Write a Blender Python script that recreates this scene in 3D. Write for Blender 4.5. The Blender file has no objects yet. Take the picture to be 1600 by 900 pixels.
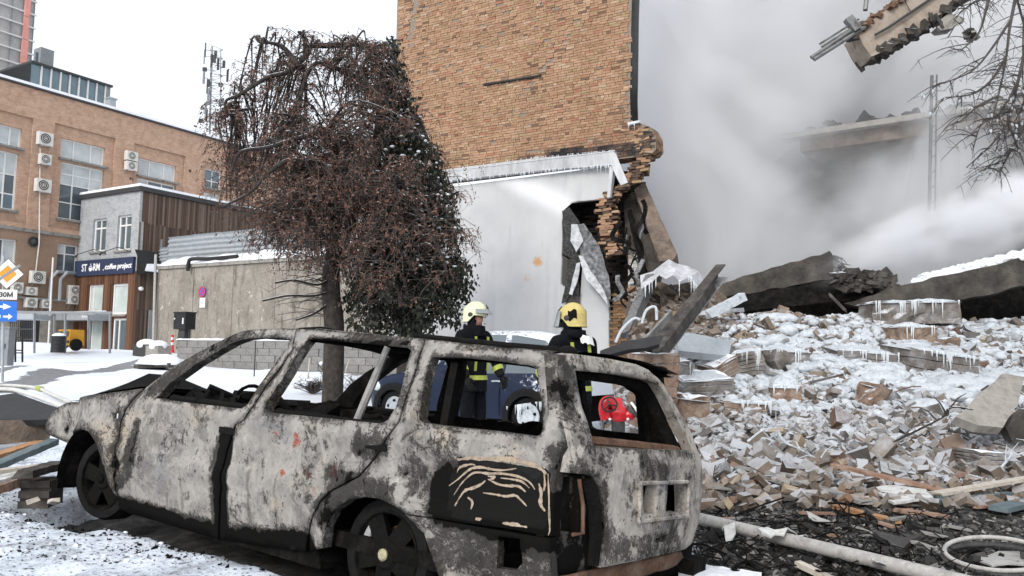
import bpy, bmesh, math, random
import numpy as np
from mathutils import Vector, Matrix, noise
from mathutils.geometry import delaunay_2d_cdt
random.seed(7)
sc = bpy.context.scene
COL = sc.collection
# ------------------------------------------------------------------ camera
F_PX, TILT, ROLL, CAM_H = 1250.0, math.radians(4.779), math.radians(0.998), 1.25
_ct, _st, _cr, _sr = math.cos(TILT), math.sin(TILT), math.cos(ROLL), math.sin(ROLL)
_fw = Vector((0, _ct, _st)); _r0 = Vector((1, 0, 0)); _u0 = Vector((0, -_st, _ct))
_rx = _r0 * _cr + _u0 * _sr; _uy = _u0 * _cr - _r0 * _sr
CAM = Vector((0, 0, CAM_H))
cd = bpy.data.cameras.new('camera'); cam = bpy.data.objects.new('camera', cd); COL.objects.link(cam)
cd.sensor_width = 36; cd.lens = 36 * F_PX / 1600; cd.clip_start = 0.05; cd.clip_end = 2000
m4 = Matrix(((_rx.x, _uy.x, -_fw.x, 0), (_rx.y, _uy.y, -_fw.y, 0), (_rx.z, _uy.z, -_fw.z, CAM_H), (0, 0, 0, 1)))
cam.matrix_world = m4
sc.camera = cam
# ------------------------------------------------------------------ light
SUN_EL, SUN_AZ = math.radians(30), math.radians(205)      # azimuth clockwise from +Y: behind the camera, to its left
w = bpy.data.worlds.new('World'); sc.world = w; w.use_nodes = True
wn = w.node_tree; bg = wn.nodes['Background']
sky = wn.nodes.new('ShaderNodeTexSky'); sky.sky_type = 'NISHITA'; sky.sun_disc = False
sky.sun_elevation = SUN_EL; sky.sun_rotation = SUN_AZ; sky.dust_density = 6; sky.air_density = 1.2; sky.ozone_density = 1
hs = wn.nodes.new('ShaderNodeHueSaturation'); hs.inputs['Saturation'].default_value = 0.22; hs.inputs['Value'].default_value = 1.0
mixw = wn.nodes.new('ShaderNodeMix'); mixw.data_type = 'RGBA'; mixw.inputs[0].default_value = 0.6
mixw.inputs[7].default_value = (7.4, 7.8, 8.5, 1)      # even cloud cover over the sky texture
wn.links.new(sky.outputs[0], hs.inputs['Color']); wn.links.new(hs.outputs[0], mixw.inputs[6]); wn.links.new(mixw.outputs[2], bg.inputs['Color'])
bg.inputs['Strength'].default_value = 0.15
sl = bpy.data.lights.new('sun', 'SUN'); sl.energy = 1.0; sl.angle = math.radians(14); sl.color = (1, 0.95, 0.88)
so = bpy.data.objects.new('sun', sl); COL.objects.link(so)
sd = Vector((math.sin(SUN_AZ) * math.cos(SUN_EL), math.cos(SUN_AZ) * math.cos(SUN_EL), math.sin(SUN_EL)))
so.rotation_euler = sd.to_track_quat('Z', 'Y').to_euler(); so.location = sd * 60
sc.view_settings.view_transform = 'Standard'; sc.view_settings.look = 'None'; sc.view_settings.gamma = 1
sc.view_settings.exposure = 0.38
sc.cycles.max_bounces = 6; sc.cycles.volume_bounces = 5; sc.cycles.transparent_max_bounces = 12
sc.cycles.volume_step_rate = 1.0; sc.cycles.volume_max_steps = 96
# ------------------------------------------------------------------ pixel -> place helpers (photo is 1600 x 900)
def ray(px, py): return _rx * ((px - 800) / F_PX) - _uy * ((py - 450) / F_PX) + _fw
def at(px, py, d):
    r = ray(px, py); return CAM + r * (d / r.y)
def onplane(px, py, p0, n):
    r = ray(px, py); return CAM + r * ((p0 - CAM).dot(n) / r.dot(n))
AZ = 0.5469
U = Vector((math.sin(AZ), math.cos(AZ), 0)); V = Vector((-math.cos(AZ), math.sin(AZ), 0)); Z = Vector((0, 0, 1))
def smooth(a, b, x):
    t = min(1, max(0, (x - a) / (b - a))); return t * t * (3 - 2 * t)
def lerp(a, b, t): return a + (b - a) * t
def nz(x, y, z=0.0, s=1.0): return noise.noise((x * s, y * s, z * s))
def fbm(x, y, z=0.0, s=1.0, o=4): return noise.fractal((x * s, y * s, z * s), 1.0, 2.0, o)
def gz(x, y):
    t = max(0.0, y - 11.0)
    return 0.033 * (t - 1.0 + math.exp(-t)) if t > 0 else 0.0
def gpt(px, py):
    d = 2.0
    r = ray(px, py)
    while d < 60 and CAM_H + r.z * d / r.y > gz(0, d): d += 0.05
    return at(px, py, d)
# ------------------------------------------------------------------ object helpers
def tag(o, label=None, cat=None, group=None, kind=None):
    if label: o['label'] = label
    if cat: o['category'] = cat
    if group: o['group'] = group
    if kind: o['kind'] = kind
    return o
def thing(name, label, cat, loc, group=None):
    o = bpy.data.objects.new(name, None); COL.objects.link(o); o.location = loc; o.empty_display_size = 0.2
    return tag(o, label, cat, group)
def off(parent):
    v = Vector((0, 0, 0))
    while parent is not None:
        v += Vector(parent.location); parent = parent.parent
    return v
def link(name, me, parent=None, loc=None):
    o = bpy.data.objects.new(name, me); COL.objects.link(o)
    if parent is not None: o.parent = parent
    if loc is not None: o.location = loc
    return o
def dup(o, parent=None):
    c = o.copy(); COL.objects.link(c)
    if parent is not None: c.parent = parent
    for ch in list(o.children): dup(ch, c)
    return c
class MB:
    """collects shapes in world coordinates, builds ONE mesh object"""
    def __init__(s): s.v = []; s.f = []; s.m = []; s.cm = 0
    def add(s, vs, fs):
        o = len(s.v); s.v.extend([tuple(p) for p in vs]); s.f.extend([tuple(i + o for i in f) for f in fs]); s.m.extend([s.cm] * len(fs)); return s
    def hexa(s, p):   # 8 corners: bottom 4 ring, top 4 ring
        return s.add(p, [(3, 2, 1, 0), (4, 5, 6, 7), (0, 1, 5, 4), (1, 2, 6, 5), (2, 3, 7, 6), (3, 0, 4, 7)])
    def box(s, c, size, ax=None):
        c = Vector(c); X, Y, Zz = ax or (Vector((1, 0, 0)), Vector((0, 1, 0)), Vector((0, 0, 1)))
        hx, hy, hz = X * size[0] / 2, Y * size[1] / 2, Zz * size[2] / 2
        return s.hexa([c - hx - hy - hz, c + hx - hy - hz, c + hx + hy - hz, c - hx + hy - hz, c - hx - hy + hz, c + hx - hy + hz, c + hx + hy + hz, c - hx + hy + hz])
    def beam(s, p0, p1, w, h, up=Z):
        p0, p1 = Vector(p0), Vector(p1); X = p1 - p0; L = X.length; X = X.normalized()
        Y = up.cross(X)
        if Y.length < 1e-4: Y = Vector((1, 0, 0)).cross(X)
        Y.normalize(); Zz = X.cross(Y)
        return s.box((p0 + p1) / 2, (L, w, h), (X, Y, Zz))
    def prism(s, poly, ext):
        n = len(poly); ext = Vector(ext); vs = [Vector(p) for p in poly] + [Vector(p) + ext for p in poly]
        fs = [tuple(range(n - 1, -1, -1)), tuple(range(n, 2 * n))] + [(i, (i + 1) % n, n + (i + 1) % n, n + i) for i in range(n)]
        return s.add(vs, fs)
    def quad(s, a, b, c, d): return s.add([a, b, c, d], [(0, 1, 2, 3)])
    def tube(s, pts, rad, n=6, cap=True):
        pts = [Vector(p) for p in pts]; k = len(pts)
        if not isinstance(rad, (list, tuple)): rad = [rad] * k
        vs = []; fs = []; ref = None
        for i, p in enumerate(pts):
            d = (pts[min(i + 1, k - 1)] - pts[max(i - 1, 0)])
            if d.length < 1e-9: d = Vector((0, 0, 1))
            d.normalize()
            if ref is None:
                ref = Vector((0, 0, 1)) if abs(d.z) < 0.9 else Vector((1, 0, 0))
            x = ref - d * ref.dot(d)
            if x.length < 1e-4: x = d.orthogonal()
            x.normalize(); y = d.cross(x); ref = x
            for j in range(n):
                t = 2 * math.pi * j / n; vs.append(p + (x * math.cos(t) + y * math.sin(t)) * rad[i])
        for i in range(k - 1):
            for j in range(n):
                fs.append((i * n + j, i * n + (j + 1) % n, (i + 1) * n + (j + 1) % n, (i + 1) * n + j))
        if cap: fs.append(tuple(range(n - 1, -1, -1))); fs.append(tuple((k - 1) * n + j for j in range(n)))
        return s.add(vs, fs)
    def lathe(s, c, axis, prof, n=24, closed=False):
        """prof: (radius, height along axis)"""
        c = Vector(c); a = Vector(axis).normalized(); x = a.orthogonal().normalized(); y = a.cross(x); vs = []; fs = []; k = len(prof)
        for r, h in prof:
            for j in range(n):
                t = 2 * math.pi * j / n; vs.append(c + a * h + (x * math.cos(t) + y * math.sin(t)) * r)
        for i in range(k - 1 + (1 if closed else 0)):
            i2 = (i + 1) % k
            for j in range(n):
                fs.append((i * n + j, i * n + (j + 1) % n, i2 * n + (j + 1) % n, i2 * n + j))
        return s.add(vs, fs)
    def ball(s, c, r, seg=12, rings=8, ax=None):
        c = Vector(c); r = r if isinstance(r, (list, tuple)) else (r, r, r)
        X, Y, Zz = ax or (Vector((1, 0, 0)), Vector((0, 1, 0)), Vector((0, 0, 1))); vs = []; fs = []
        for i in range(rings + 1):
            p = math.pi * i / rings
            for j in range(seg):
                t = 2 * math.pi * j / seg
                vs.append(c + X * (r[0] * math.sin(p) * math.cos(t)) + Y * (r[1] * math.sin(p) * math.sin(t)) + Zz * (r[2] * math.cos(p)))
        for i in range(rings):
            for j in range(seg): fs.append((i * seg + j, (i + 1) * seg + j, (i + 1) * seg + (j + 1) % seg, i * seg + (j + 1) % seg))
        return s.add(vs, fs)
    def chunk(s, c, size, rot=None, jit=0.18):
        """broken block: a box with jittered corners and one corner knocked in"""
        R = rot or rrot(); c = Vector(c); vs = []
        for sx, sy, sz in ((-1, -1, -1), (1, -1, -1), (1, 1, -1), (-1, 1, -1), (-1, -1, 1), (1, -1, 1), (1, 1, 1), (-1, 1, 1)):
            q = Vector((sx * (1 + random.uniform(-jit, jit)) * size[0] / 2, sy * (1 + random.uniform(-jit, jit)) * size[1] / 2, sz * (1 + random.uniform(-jit, jit)) * size[2] / 2))
            vs.append(c + R @ q)
        k = random.randrange(8); vs[k] = vs[k].lerp(c, random.uniform(0.1, 0.5))
        return s.hexa(vs)
    def grid(s, fn, nu, nv):
        vs = [fn(i / nu, j / nv) for j in range(nv + 1) for i in range(nu + 1)]
        return s.add(vs, [(j * (nu + 1) + i, j * (nu + 1) + i + 1, (j + 1) * (nu + 1) + i + 1, (j + 1) * (nu + 1) + i) for j in range(nv) for i in range(nu)])
    def build(s, name, mats, parent=None, loc=None, smoothf=False):
        me = bpy.data.meshes.new(name)
        o3 = off(parent) if parent is not None else Vector(loc or (0, 0, 0))
        arr = np.array(s.v, dtype=np.float64).reshape(-1, 3) - np.array(o3)
        me.from_pydata(arr.tolist(), [], s.f)
        mats = mats if isinstance(mats, (list, tuple)) else [mats]
        for m in mats: me.materials.append(m)
        if len(mats) > 1: me.polygons.foreach_set('material_index', s.m)
        if smoothf: me.polygons.foreach_set('use_smooth', [True] * len(me.polygons))
        return link(name, me, parent, None if parent is not None else loc)
def rrot(tilt=math.pi): 
    return (Matrix.Rotation(random.uniform(0, 2 * math.pi), 3, 'Z') @ Matrix.Rotation(random.uniform(-tilt, tilt), 3, 'X') @ Matrix.Rotation(random.uniform(-tilt, tilt), 3, 'Y'))
def curve(pts, n=6):
    """Catmull-Rom through points"""
    P = [Vector(p) for p in pts]; out = []
    for i in range(len(P) - 1):
        a, b, c, d = P[max(i - 1, 0)], P[i], P[i + 1], P[min(i + 2, len(P) - 1)]
        for k in range(n):
            t = k / n
            out.append(0.5 * ((2 * b) + (c - a) * t + (2 * a - 5 * b + 4 * c - d) * t * t + (3 * b - a - 3 * c + d) * t ** 3))
    out.append(P[-1]); return out
def inside(pts, poly):
    pts = np.asarray(pts, float); x, y = pts[:, 0], pts[:, 1]; r = np.zeros(len(pts), bool); n = len(poly); j = n - 1
    for i in range(n):
        xi, yi = poly[i]; xj, yj = poly[j]
        if yi != yj:
            c = ((yi > y) != (yj > y)) & (x < (xj - xi) * (y - yi) / (yj - yi) + xi); r ^= c
        j = i
    return r
def densify(poly, step):
    out = []
    for i in range(len(poly)):
        a, b = poly[i], poly[(i + 1) % len(poly)]; L = math.dist(a, b); n = max(1, int(round(L / step)))
        for k in range(n): out.append((lerp(a[0], b[0], k / n), lerp(a[1], b[1], k / n)))
    return out
def panel(name, outline, holes, step, fn, thick, mats, parent=None, loc=None, attr=None, smoothf=True, rim=0):
    """sheet with real thickness: 2-D outline with holes, triangulated and mapped by fn(u, v, depth)"""
    loops = [densify(outline, step)] + [densify(h, step) for h in holes]
    vs = []; ed = []
    for L in loops:
        o = len(vs); vs += L; ed += [(o + i, o + (i + 1) % len(L)) for i in range(len(L))]
    B = np.array(vs); lo = B.min(0); hi = B.max(0)
    gx = np.arange(lo[0] + step / 2, hi[0], step); gy = np.arange(lo[1] + step / 2, hi[1], step)
    if len(gx) and len(gy):
        G = np.array([(x, y) for x in gx for y in gy]); k = inside(G, loops[0])
        for h in loops[1:]: k &= ~inside(G, h)
        G = G[k]
        if len(G):
            dm = np.min(((G[:, None, :] - B[None, :, :]) ** 2).sum(2), axis=1); G = G[dm > (0.5 * step) ** 2]
            vs = vs + [tuple(g) for g in G]
    r = delaunay_2d_cdt([Vector(p) for p in vs], ed, [], 0, 1e-5)
    V2 = [(p.x, p.y) for p in r[0]]; T = [tuple(f) for f in r[2]]
    cen = np.array([[sum(V2[i][0] for i in f) / len(f), sum(V2[i][1] for i in f) / len(f)] for f in T])
    k = inside(cen, loops[0])
    for h in loops[1:]: k &= ~inside(cen, h)
    T = [t for t, q in zip(T, k) if q]
    used = sorted({i for t in T for i in t}); mp = {i: n for n, i in enumerate(used)}; P2 = [V2[i] for i in used]; T = [tuple(mp[i] for i in t) for t in T]
    mb = MB(); n = len(P2)
    outer = [fn(p[0], p[1], 0.0) for p in P2]
    mb.add(outer, T)
    if thick:
        mb.cm = len(mats) - 1
        mb.add([fn(p[0], p[1], thick) for p in P2], [t[::-1] for t in T])
        ec = {}
        for t in T:
            for i in range(len(t)):
                e = (t[i], t[(i + 1) % len(t)]); ks = (min(e), max(e)); ec.setdefault(ks, []).append(e)
        fs = [(e[0][1], e[0][0], e[0][0] + n, e[0][1] + n) for e in ec.values() if len(e) == 1]
        mb.f.extend(fs); mb.m.extend([rim] * len(fs))
    ob = mb.build(name, mats, parent, loc, False)
    if attr:
        a = ob.data.color_attributes.new('zone', 'FLOAT_COLOR', 'POINT')
        vals = []
        for p in P2: vals.extend(attr(p[0], p[1]))
        if thick: vals = vals + vals
        a.data.foreach_set('color', vals)
    if smoothf:
        ob.data.polygons.foreach_set('use_smooth', [i < len(T) for i in range(len(ob.data.polygons))])
    return ob
def bake(o):
    """replace modifiers by the mesh they make"""
    dg = bpy.context.evaluated_depsgraph_get(); dg.update()
    me = bpy.data.meshes.new_from_object(o.evaluated_get(dg)); o.modifiers.clear(); o.data = me; return o
def textmesh(s, size, extr=0.004, sx=1.0, shear=0.0, bold=0.0):
    c = bpy.data.curves.new('lettering', 'FONT'); c.body = s; c.size = size; c.extrude = extr; c.shear = shear; c.align_x = 'LEFT'; c.offset = bold; c.resolution_u = 3
    o = bpy.data.objects.new('lettering', c); COL.objects.link(o)
    dg = bpy.context.evaluated_depsgraph_get(); dg.update(); me = bpy.data.meshes.new_from_object(o.evaluated_get(dg))
    bpy.data.objects.remove(o); bpy.data.curves.remove(c)
    v = np.zeros(len(me.vertices) * 3); me.vertices.foreach_get('co', v); v = v.reshape(-1, 3); v[:, 0] *= sx
    f = [tuple(p.vertices) for p in me.polygons]; bpy.data.meshes.remove(me); return v, f
def puttext(mb, s, origin, X, Y, N, size, sx=1.0, extr=0.004, shear=0.0, bold=0.0):
    v, f = textmesh(s, size, extr, sx, shear, bold); mb.add([origin + X * p[0] + Y * p[1] + N * p[2] for p in v], f); return float(v[:, 0].max()) if len(v) else 0
# ------------------------------------------------------------------ materials
class NT:
    def __init__(s, name):
        s.m = bpy.data.materials.new(name); s.m.use_nodes = True; s.t = s.m.node_tree; s.b = s.t.nodes['Principled BSDF']; s.out = s.t.nodes['Material Output']
        s.tc = s.n('ShaderNodeTexCoord')
    def n(s, ty, ins=None, **pr):
        x = s.t.nodes.new(ty)
        for k, v in pr.items(): setattr(x, k, v)
        for k, v in (ins or {}).items(): s.set(x.inputs[k], v)
        return x
    def set(s, sock, v):
        if isinstance(v, bpy.types.NodeSocket): s.t.links.new(v, sock)
        elif isinstance(v, (tuple, list)) and len(v) == 3 and sock.type == 'RGBA': sock.default_value = (*v, 1)
        else: sock.default_value = v
    def noise(s, scale, detail=6, rough=0.6, co=None, dist=0.0):
        return s.n('ShaderNodeTexNoise', {'Vector': co or s.tc.outputs['Object'], 'Scale': scale, 'Detail': detail, 'Roughness': rough, 'Distortion': dist}).outputs[0]
    def vor(s, scale, co=None, feat='F1'):
        return s.n('ShaderNodeTexVoronoi', {'Vector': co or s.tc.outputs['Object'], 'Scale': scale}, feature=feat).outputs[0]
    def math(s, op, a, b=0.0, c=0.0, clamp=False):
        x = s.n('ShaderNodeMath', {0: a, 1: b, 2: c}, operation=op); x.use_clamp = clamp; return x.outputs[0]
    def ss(s, v, lo, hi): return s.n('ShaderNodeMapRange', {'Value': v, 'From Min': lo, 'From Max': hi}, interpolation_type='SMOOTHSTEP').outputs[0]
    def ramp(s, fac, stops):
        x = s.n('ShaderNodeValToRGB', {'Fac': fac}); e = x.color_ramp.elements
        while len(e) < len(stops): e.new(0.5)
        for i, (p, c) in enumerate(stops): e[i].position = p; e[i].color = (*c, 1)
        return x.outputs[0]
    def mix(s, f, a, b, mode='MIX'):
        x = s.n('ShaderNodeMix', data_type='RGBA', blend_type=mode); s.set(x.inputs[0], f); s.set(x.inputs[6], a); s.set(x.inputs[7], b); return x.outputs[2]
    def stretch(s, sx, sy, sz, co=None):
        return s.n('ShaderNodeMapping', {'Vector': co or s.tc.outputs['Object'], 'Scale': (sx, sy, sz)}).outputs[0]
    def rnd(s):
        g = s.n('ShaderNodeNewGeometry'); o = s.n('ShaderNodeObjectInfo')
        return s.math('FRACT', s.math('ADD', g.outputs['Random Per Island'], o.outputs['Random']))
    def nzz(s):
        g = s.n('ShaderNodeNewGeometry'); return s.n('ShaderNodeSeparateXYZ', {0: g.outputs['Normal']}).outputs[2]
    def bump(s, h, strength=0.3, dist=0.02): s.set(s.b.inputs['Normal'], s.n('ShaderNodeBump', {'Height': h, 'Strength': strength, 'Distance': dist}).outputs[0])
    def done(s, col, rough=0.85, metal=0.0, spec=0.3):
        s.set(s.b.inputs['Base Color'], col); s.set(s.b.inputs['Roughness'], rough); s.set(s.b.inputs['Metallic'], metal); s.set(s.b.inputs['Specular IOR Level'], spec); return s.m
SNOW = (0.82, 0.85, 0.90)
def mat(name, cols, scale=5.0, rough=0.85, bump=0.25, dist=0.02, metal=0.0, snow=None, isl=0.0, detail=6, st=None, spec=0.3, sat=None):
    """noise between the given colours, optional per-piece tone and settled snow/frost on upward faces"""
    g = NT(name); co = g.stretch(*st) if st else g.tc.outputs['Object']
    n1 = g.noise(scale, detail, 0.65, co)
    k = len(cols); c = g.ramp(n1, [(0.3 + 0.4 * i / max(1, k - 1), cc) for i, cc in enumerate(cols)]) if k > 1 else cols[0]
    n2 = g.noise(scale * 6, 4, 0.6, co)
    if k > 1 or bump: c = g.mix(0.35, c, g.ramp(n2, [(0.3, (0.45, 0.45, 0.45)), (0.75, (1.1, 1.1, 1.1))]), 'MULTIPLY')
    if isl:
        r = g.rnd(); v = g.n('ShaderNodeMapRange', {'Value': r, 'To Min': 1 - isl, 'To Max': 1 + isl}).outputs[0]
        c = g.n('ShaderNodeHueSaturation', {'Value': v, 'Color': c}).outputs[0]
    if snow:
        s = g.math('ADD', g.nzz(), g.math('MULTIPLY', g.math('SUBTRACT', g.noise(scale * 1.7, 5, 0.7), 0.5), snow[2] if len(snow) > 2 else 1.2))
        c = g.mix(g.ss(s, snow[0], snow[1]), c, SNOW)
    if bump: g.bump(g.math('ADD', g.math('MULTIPLY', n1, 0.6), n2), bump, dist)
    return g.done(c, rough, metal, spec)
M = {}
M['black'] = mat('burnt_black', [(0.003, 0.003, 0.003), (0.009, 0.0085, 0.008), (0.006, 0.005, 0.005)], 9, 0.8, 0.5, spec=.08)
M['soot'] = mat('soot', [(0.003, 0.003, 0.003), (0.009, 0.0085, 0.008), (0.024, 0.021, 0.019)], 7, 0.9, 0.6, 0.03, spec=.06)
M['rubber'] = mat('rubber', [(0.006, 0.006, 0.006), (0.014, 0.014, 0.014)], 20, 0.7, 0.3, spec=.12)
M['rust'] = mat('rusted_steel', [(0.05, 0.035, 0.03), (0.16, 0.085, 0.05), (0.22, 0.17, 0.13)], 11, 0.85, 0.5)
M['steel'] = mat('weathered_steel', [(0.10, 0.105, 0.11), (0.22, 0.22, 0.22), (0.06, 0.055, 0.05)], 6, 0.5, 0.3, metal=0.4)
M['galv'] = mat('galvanised_sheet', [(0.33, 0.36, 0.39), (0.42, 0.45, 0.47)], 4, 0.5, 0.1, metal=0.2)
M['whiteframe'] = mat('white_plastic', [(0.72, 0.72, 0.70), (0.8, 0.8, 0.79)], 6, 0.5, 0.05)
M['acwhite'] = mat('aircon_casing', [(0.62, 0.60, 0.55), (0.76, 0.74, 0.70)], 3, 0.55, 0.1)
M['dark'] = mat('dark_grille', [(0.03, 0.03, 0.032), (0.07, 0.07, 0.07)], 20, 0.6, 0.2)
M['greymetal'] = mat('grey_painted_metal', [(0.20, 0.21, 0.22), (0.28, 0.29, 0.30)], 4, 0.55, 0.1)
M['snow'] = mat('snow', [(0.78, 0.81, 0.86), (0.88, 0.90, 0.93)], 3, 0.8, 0.35, 0.04)
M['ice'] = mat('ice', [(0.33, 0.36, 0.39), (0.62, 0.66, 0.70), (0.46, 0.50, 0.54)], 7, 0.45, 0.7, 0.03, spec=0.5)
M['concrete'] = mat('concrete', [(0.22, 0.205, 0.185), (0.33, 0.31, 0.28), (0.15, 0.135, 0.12)], 3, 0.9, 0.4, 0.02)
M['concrete_snow'] = mat('concrete_snowy', [(0.16, 0.15, 0.14), (0.30, 0.285, 0.26), (0.11, 0.10, 0.09)], 3, 0.9, 0.5, 0.03, snow=(0.55, 0.95))
M['slab_dark'] = mat('sooty_concrete', [(0.025, 0.023, 0.021), (0.065, 0.058, 0.051), (0.12, 0.105, 0.09)], 2.4, 0.9, 0.6, 0.04, snow=(0.75, 1.2))
M['slab_brown'] = mat('scorched_slab', [(0.05, 0.042, 0.036), (0.15, 0.115, 0.09), (0.24, 0.185, 0.145)], 3, 0.9, 0.6, 0.03)
M['frag'] = mat('frosted_masonry', [(0.08, 0.065, 0.055), (0.19, 0.17, 0.155), (0.30, 0.30, 0.305)], 4, 0.85, 0.6, 0.03, snow=(0.35, 0.8, 1.0))
M['frag_brown'] = mat('brown_masonry', [(0.11, 0.075, 0.055), (0.24, 0.165, 0.12), (0.34, 0.29, 0.25)], 5, 0.9, 0.6, 0.03, snow=(0.6, 0.95, 1.0))
M['wood_dark'] = mat('burnt_timber', [(0.02, 0.018, 0.017), (0.07, 0.06, 0.052), (0.14, 0.13, 0.12)], 4, 0.85, 0.5, st=(1, 1, 1), isl=0.3)
M['wood_red'] = mat('reddish_plank', [(0.15, 0.085, 0.06), (0.27, 0.165, 0.115), (0.34, 0.25, 0.2)], 5, 0.8, 0.3)
M['wood_orange'] = mat('orange_plank', [(0.30, 0.15, 0.07), (0.45, 0.25, 0.13)], 6, 0.75, 0.25)
M['wood_pale'] = mat('pale_plank', [(0.42, 0.37, 0.31), (0.58, 0.53, 0.46)], 6, 0.8, 0.25)
M['wood_grey'] = mat('grey_plank', [(0.10, 0.10, 0.10), (0.24, 0.235, 0.225), (0.34, 0.33, 0.31)], 5, 0.85, 0.4)
M['teal'] = mat('teal_board', [(0.07, 0.10, 0.11), (0.14, 0.18, 0.19)], 5, 0.7, 0.2)
M['board_white'] = mat('white_board', [(0.45, 0.45, 0.43), (0.62, 0.62, 0.60), (0.22, 0.21, 0.2)], 5, 0.8, 0.3)
M['pole'] = mat('pale_pole', [(0.33, 0.325, 0.31), (0.45, 0.44, 0.42), (0.22, 0.21, 0.2)], 7, 0.7, 0.25, spec=0.3)
gi = NT('icicle_ice'); gi.b.inputs['Transmission Weight'].default_value = 0.4; gi.b.inputs['IOR'].default_value = 1.31; M['icicle'] = gi.done((0.86, 0.90, 0.93), 0.22, 0, 0.4)
def glassmat(name, tint, refl=0.5):
    g = NT(name); n1 = g.noise(1.3, 3, 0.5)
    c = g.mix(n1, tuple(t * 0.55 for t in tint), tuple(min(1, t * 1.3) for t in tint)); g.done(c, 0.06, 0, refl); return g.m
M['glass'] = glassmat('window_glass', (0.10, 0.125, 0.14), 0.8)
M['glass_pale'] = glassmat('blinded_glass', (0.52, 0.55, 0.55), 0.5)
M['glass_green'] = glassmat('frosted_shop_glass', (0.50, 0.56, 0.54), 0.4)
M['glass_blue'] = glassmat('blue_grey_glass', (0.11, 0.17, 0.20), 0.8)
# facade brick (too far to tell single bricks apart): brick pattern along the facade and height, joints as relief
def brickmat(name, ax, c1, c2, mortar, dirt=(0.3, 0.25, 0.2), scale=1.0, dirtz=None, paint=None):
    g = NT(name); geo = g.n('ShaderNodeNewGeometry').outputs['Position']
    du = g.n('ShaderNodeVectorMath', {0: geo, 1: tuple(ax)}, operation='DOT_PRODUCT').outputs['Value']
    sx = g.n('ShaderNodeSeparateXYZ', {0: geo}).outputs[2]
    co = g.n('ShaderNodeCombineXYZ', {0: du, 1: sx, 2: 0.0}).outputs[0]
    b = g.n('ShaderNodeTexBrick', {'Vector': co, 'Color1': c1, 'Color2': c2, 'Mortar': mortar, 'Scale': 1.0, 'Mortar Size': 0.012, 'Bias': -0.1, 'Brick Width': 0.26 * scale, 'Row Height': 0.077 * scale})
    n1 = g.noise(0.6, 6, 0.65, geo); n2 = g.noise(2.8, 9, 0.8, geo)
    c = g.mix(g.ss(n1, 0.48, 0.72), b.outputs[0], g.mix(0.6, b.outputs[0], dirt))
    c = g.mix(0.45, c, g.ramp(n2, [(0.32, (0.25, 0.22, 0.2)), (0.5, (0.95, 0.95, 0.95)), (0.7, (1.3, 1.27, 1.25))]), 'MULTIPLY')
    if dirtz:
        f = g.ss(g.math('ADD', sx, g.math('MULTIPLY', n1, 1.0)), dirtz[0], dirtz[1]); c = g.mix(f, dirtz[2], c) if not dirtz[3] else g.mix(g.math('MULTIPLY', g.math('SUBTRACT', 1.0, f), 0.75), c, dirtz[2])
    g.bump(g.math('ADD', g.math('MULTIPLY', b.outputs[1], -1.0), g.math('MULTIPLY', n2, 0.5)), 0.5, 0.01)
    return g.done(c, 0.9)
M['facade'] = brickmat('orange_facade_brick', U, (0.44, 0.245, 0.155), (0.54, 0.345, 0.24), (0.42, 0.33, 0.26), (0.50, 0.34, 0.23), dirtz=(7.6, 8.6, (0.24, 0.165, 0.115), True))
M['facade_low'] = mat('stained_plinth', [(0.23, 0.20, 0.165), (0.34, 0.31, 0.26), (0.16, 0.14, 0.12)], 1.3, 0.9, 0.3)
M['greybrick'] = brickmat('grey_painted_brick', V, (0.36, 0.38, 0.39), (0.44, 0.45, 0.46), (0.27, 0.28, 0.29), (0.38, 0.39, 0.40))
def plankmat(name, ax, c1, c2, c3):
    g = NT(name); r = g.n('ShaderNodeNewGeometry').outputs['Random Per Island']
    n1 = g.noise(3, 6, 0.7, g.stretch(4, 4, 0.5)); c = g.ramp(g.math('ADD', g.math('MULTIPLY', r, 0.65), g.math('MULTIPLY', n1, 0.45)), [(0.2, c1), (0.55, c2), (0.9, c3)])
    g.bump(n1, 0.3); return g.done(c, 0.75)
M['planks_side'] = plankmat('weathered_cladding', U, (0.05, 0.032, 0.024), (0.105, 0.068, 0.048), (0.18, 0.135, 0.105))
M['planks_front'] = plankmat('brown_cladding', V, (0.06, 0.026, 0.015), (0.11, 0.05, 0.028), (0.16, 0.085, 0.05))
M['navy'] = mat('navy_signboard', [(0.030, 0.040, 0.085), (0.040, 0.052, 0.10)], 3, 0.5, 0.05)
M['lettering'] = mat('white_lettering', [(0.8, 0.8, 0.8)], 3, 0.5, 0)
def concmat():
    g = NT('stained_concrete_wall'); n1 = g.noise(0.7, 8, 0.7); n2 = g.noise(3.0, 6, 0.7, g.stretch(1, 1, 0.22)); n3 = g.noise(9, 5, 0.65)
    c = g.ramp(n1, [(0.3, (0.17, 0.152, 0.128)), (0.5, (0.27, 0.247, 0.212)), (0.7, (0.36, 0.335, 0.295))])
    c = g.mix(g.ss(n2, 0.52, 0.72), c, (0.115, 0.10, 0.082)); c = g.mix(g.ss(g.noise(2.2, 7, 0.75), 0.60, 0.66), c, (0.50, 0.48, 0.44))
    c = g.mix(0.5, c, g.ramp(n3, [(0.3, (0.5, 0.5, 0.5)), (0.7, (1.15, 1.15, 1.15))]), 'MULTIPLY'); g.bump(g.math('ADD', n3, n1), 0.4, 0.03); return g.done(c, 0.92)
M['concwall'] = concmat()
M['block'] = mat('concrete_block', [(0.15, 0.147, 0.14), (0.23, 0.225, 0.215), (0.11, 0.105, 0.10)], 2.5, 0.9, 0.3, isl=0.12)
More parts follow.
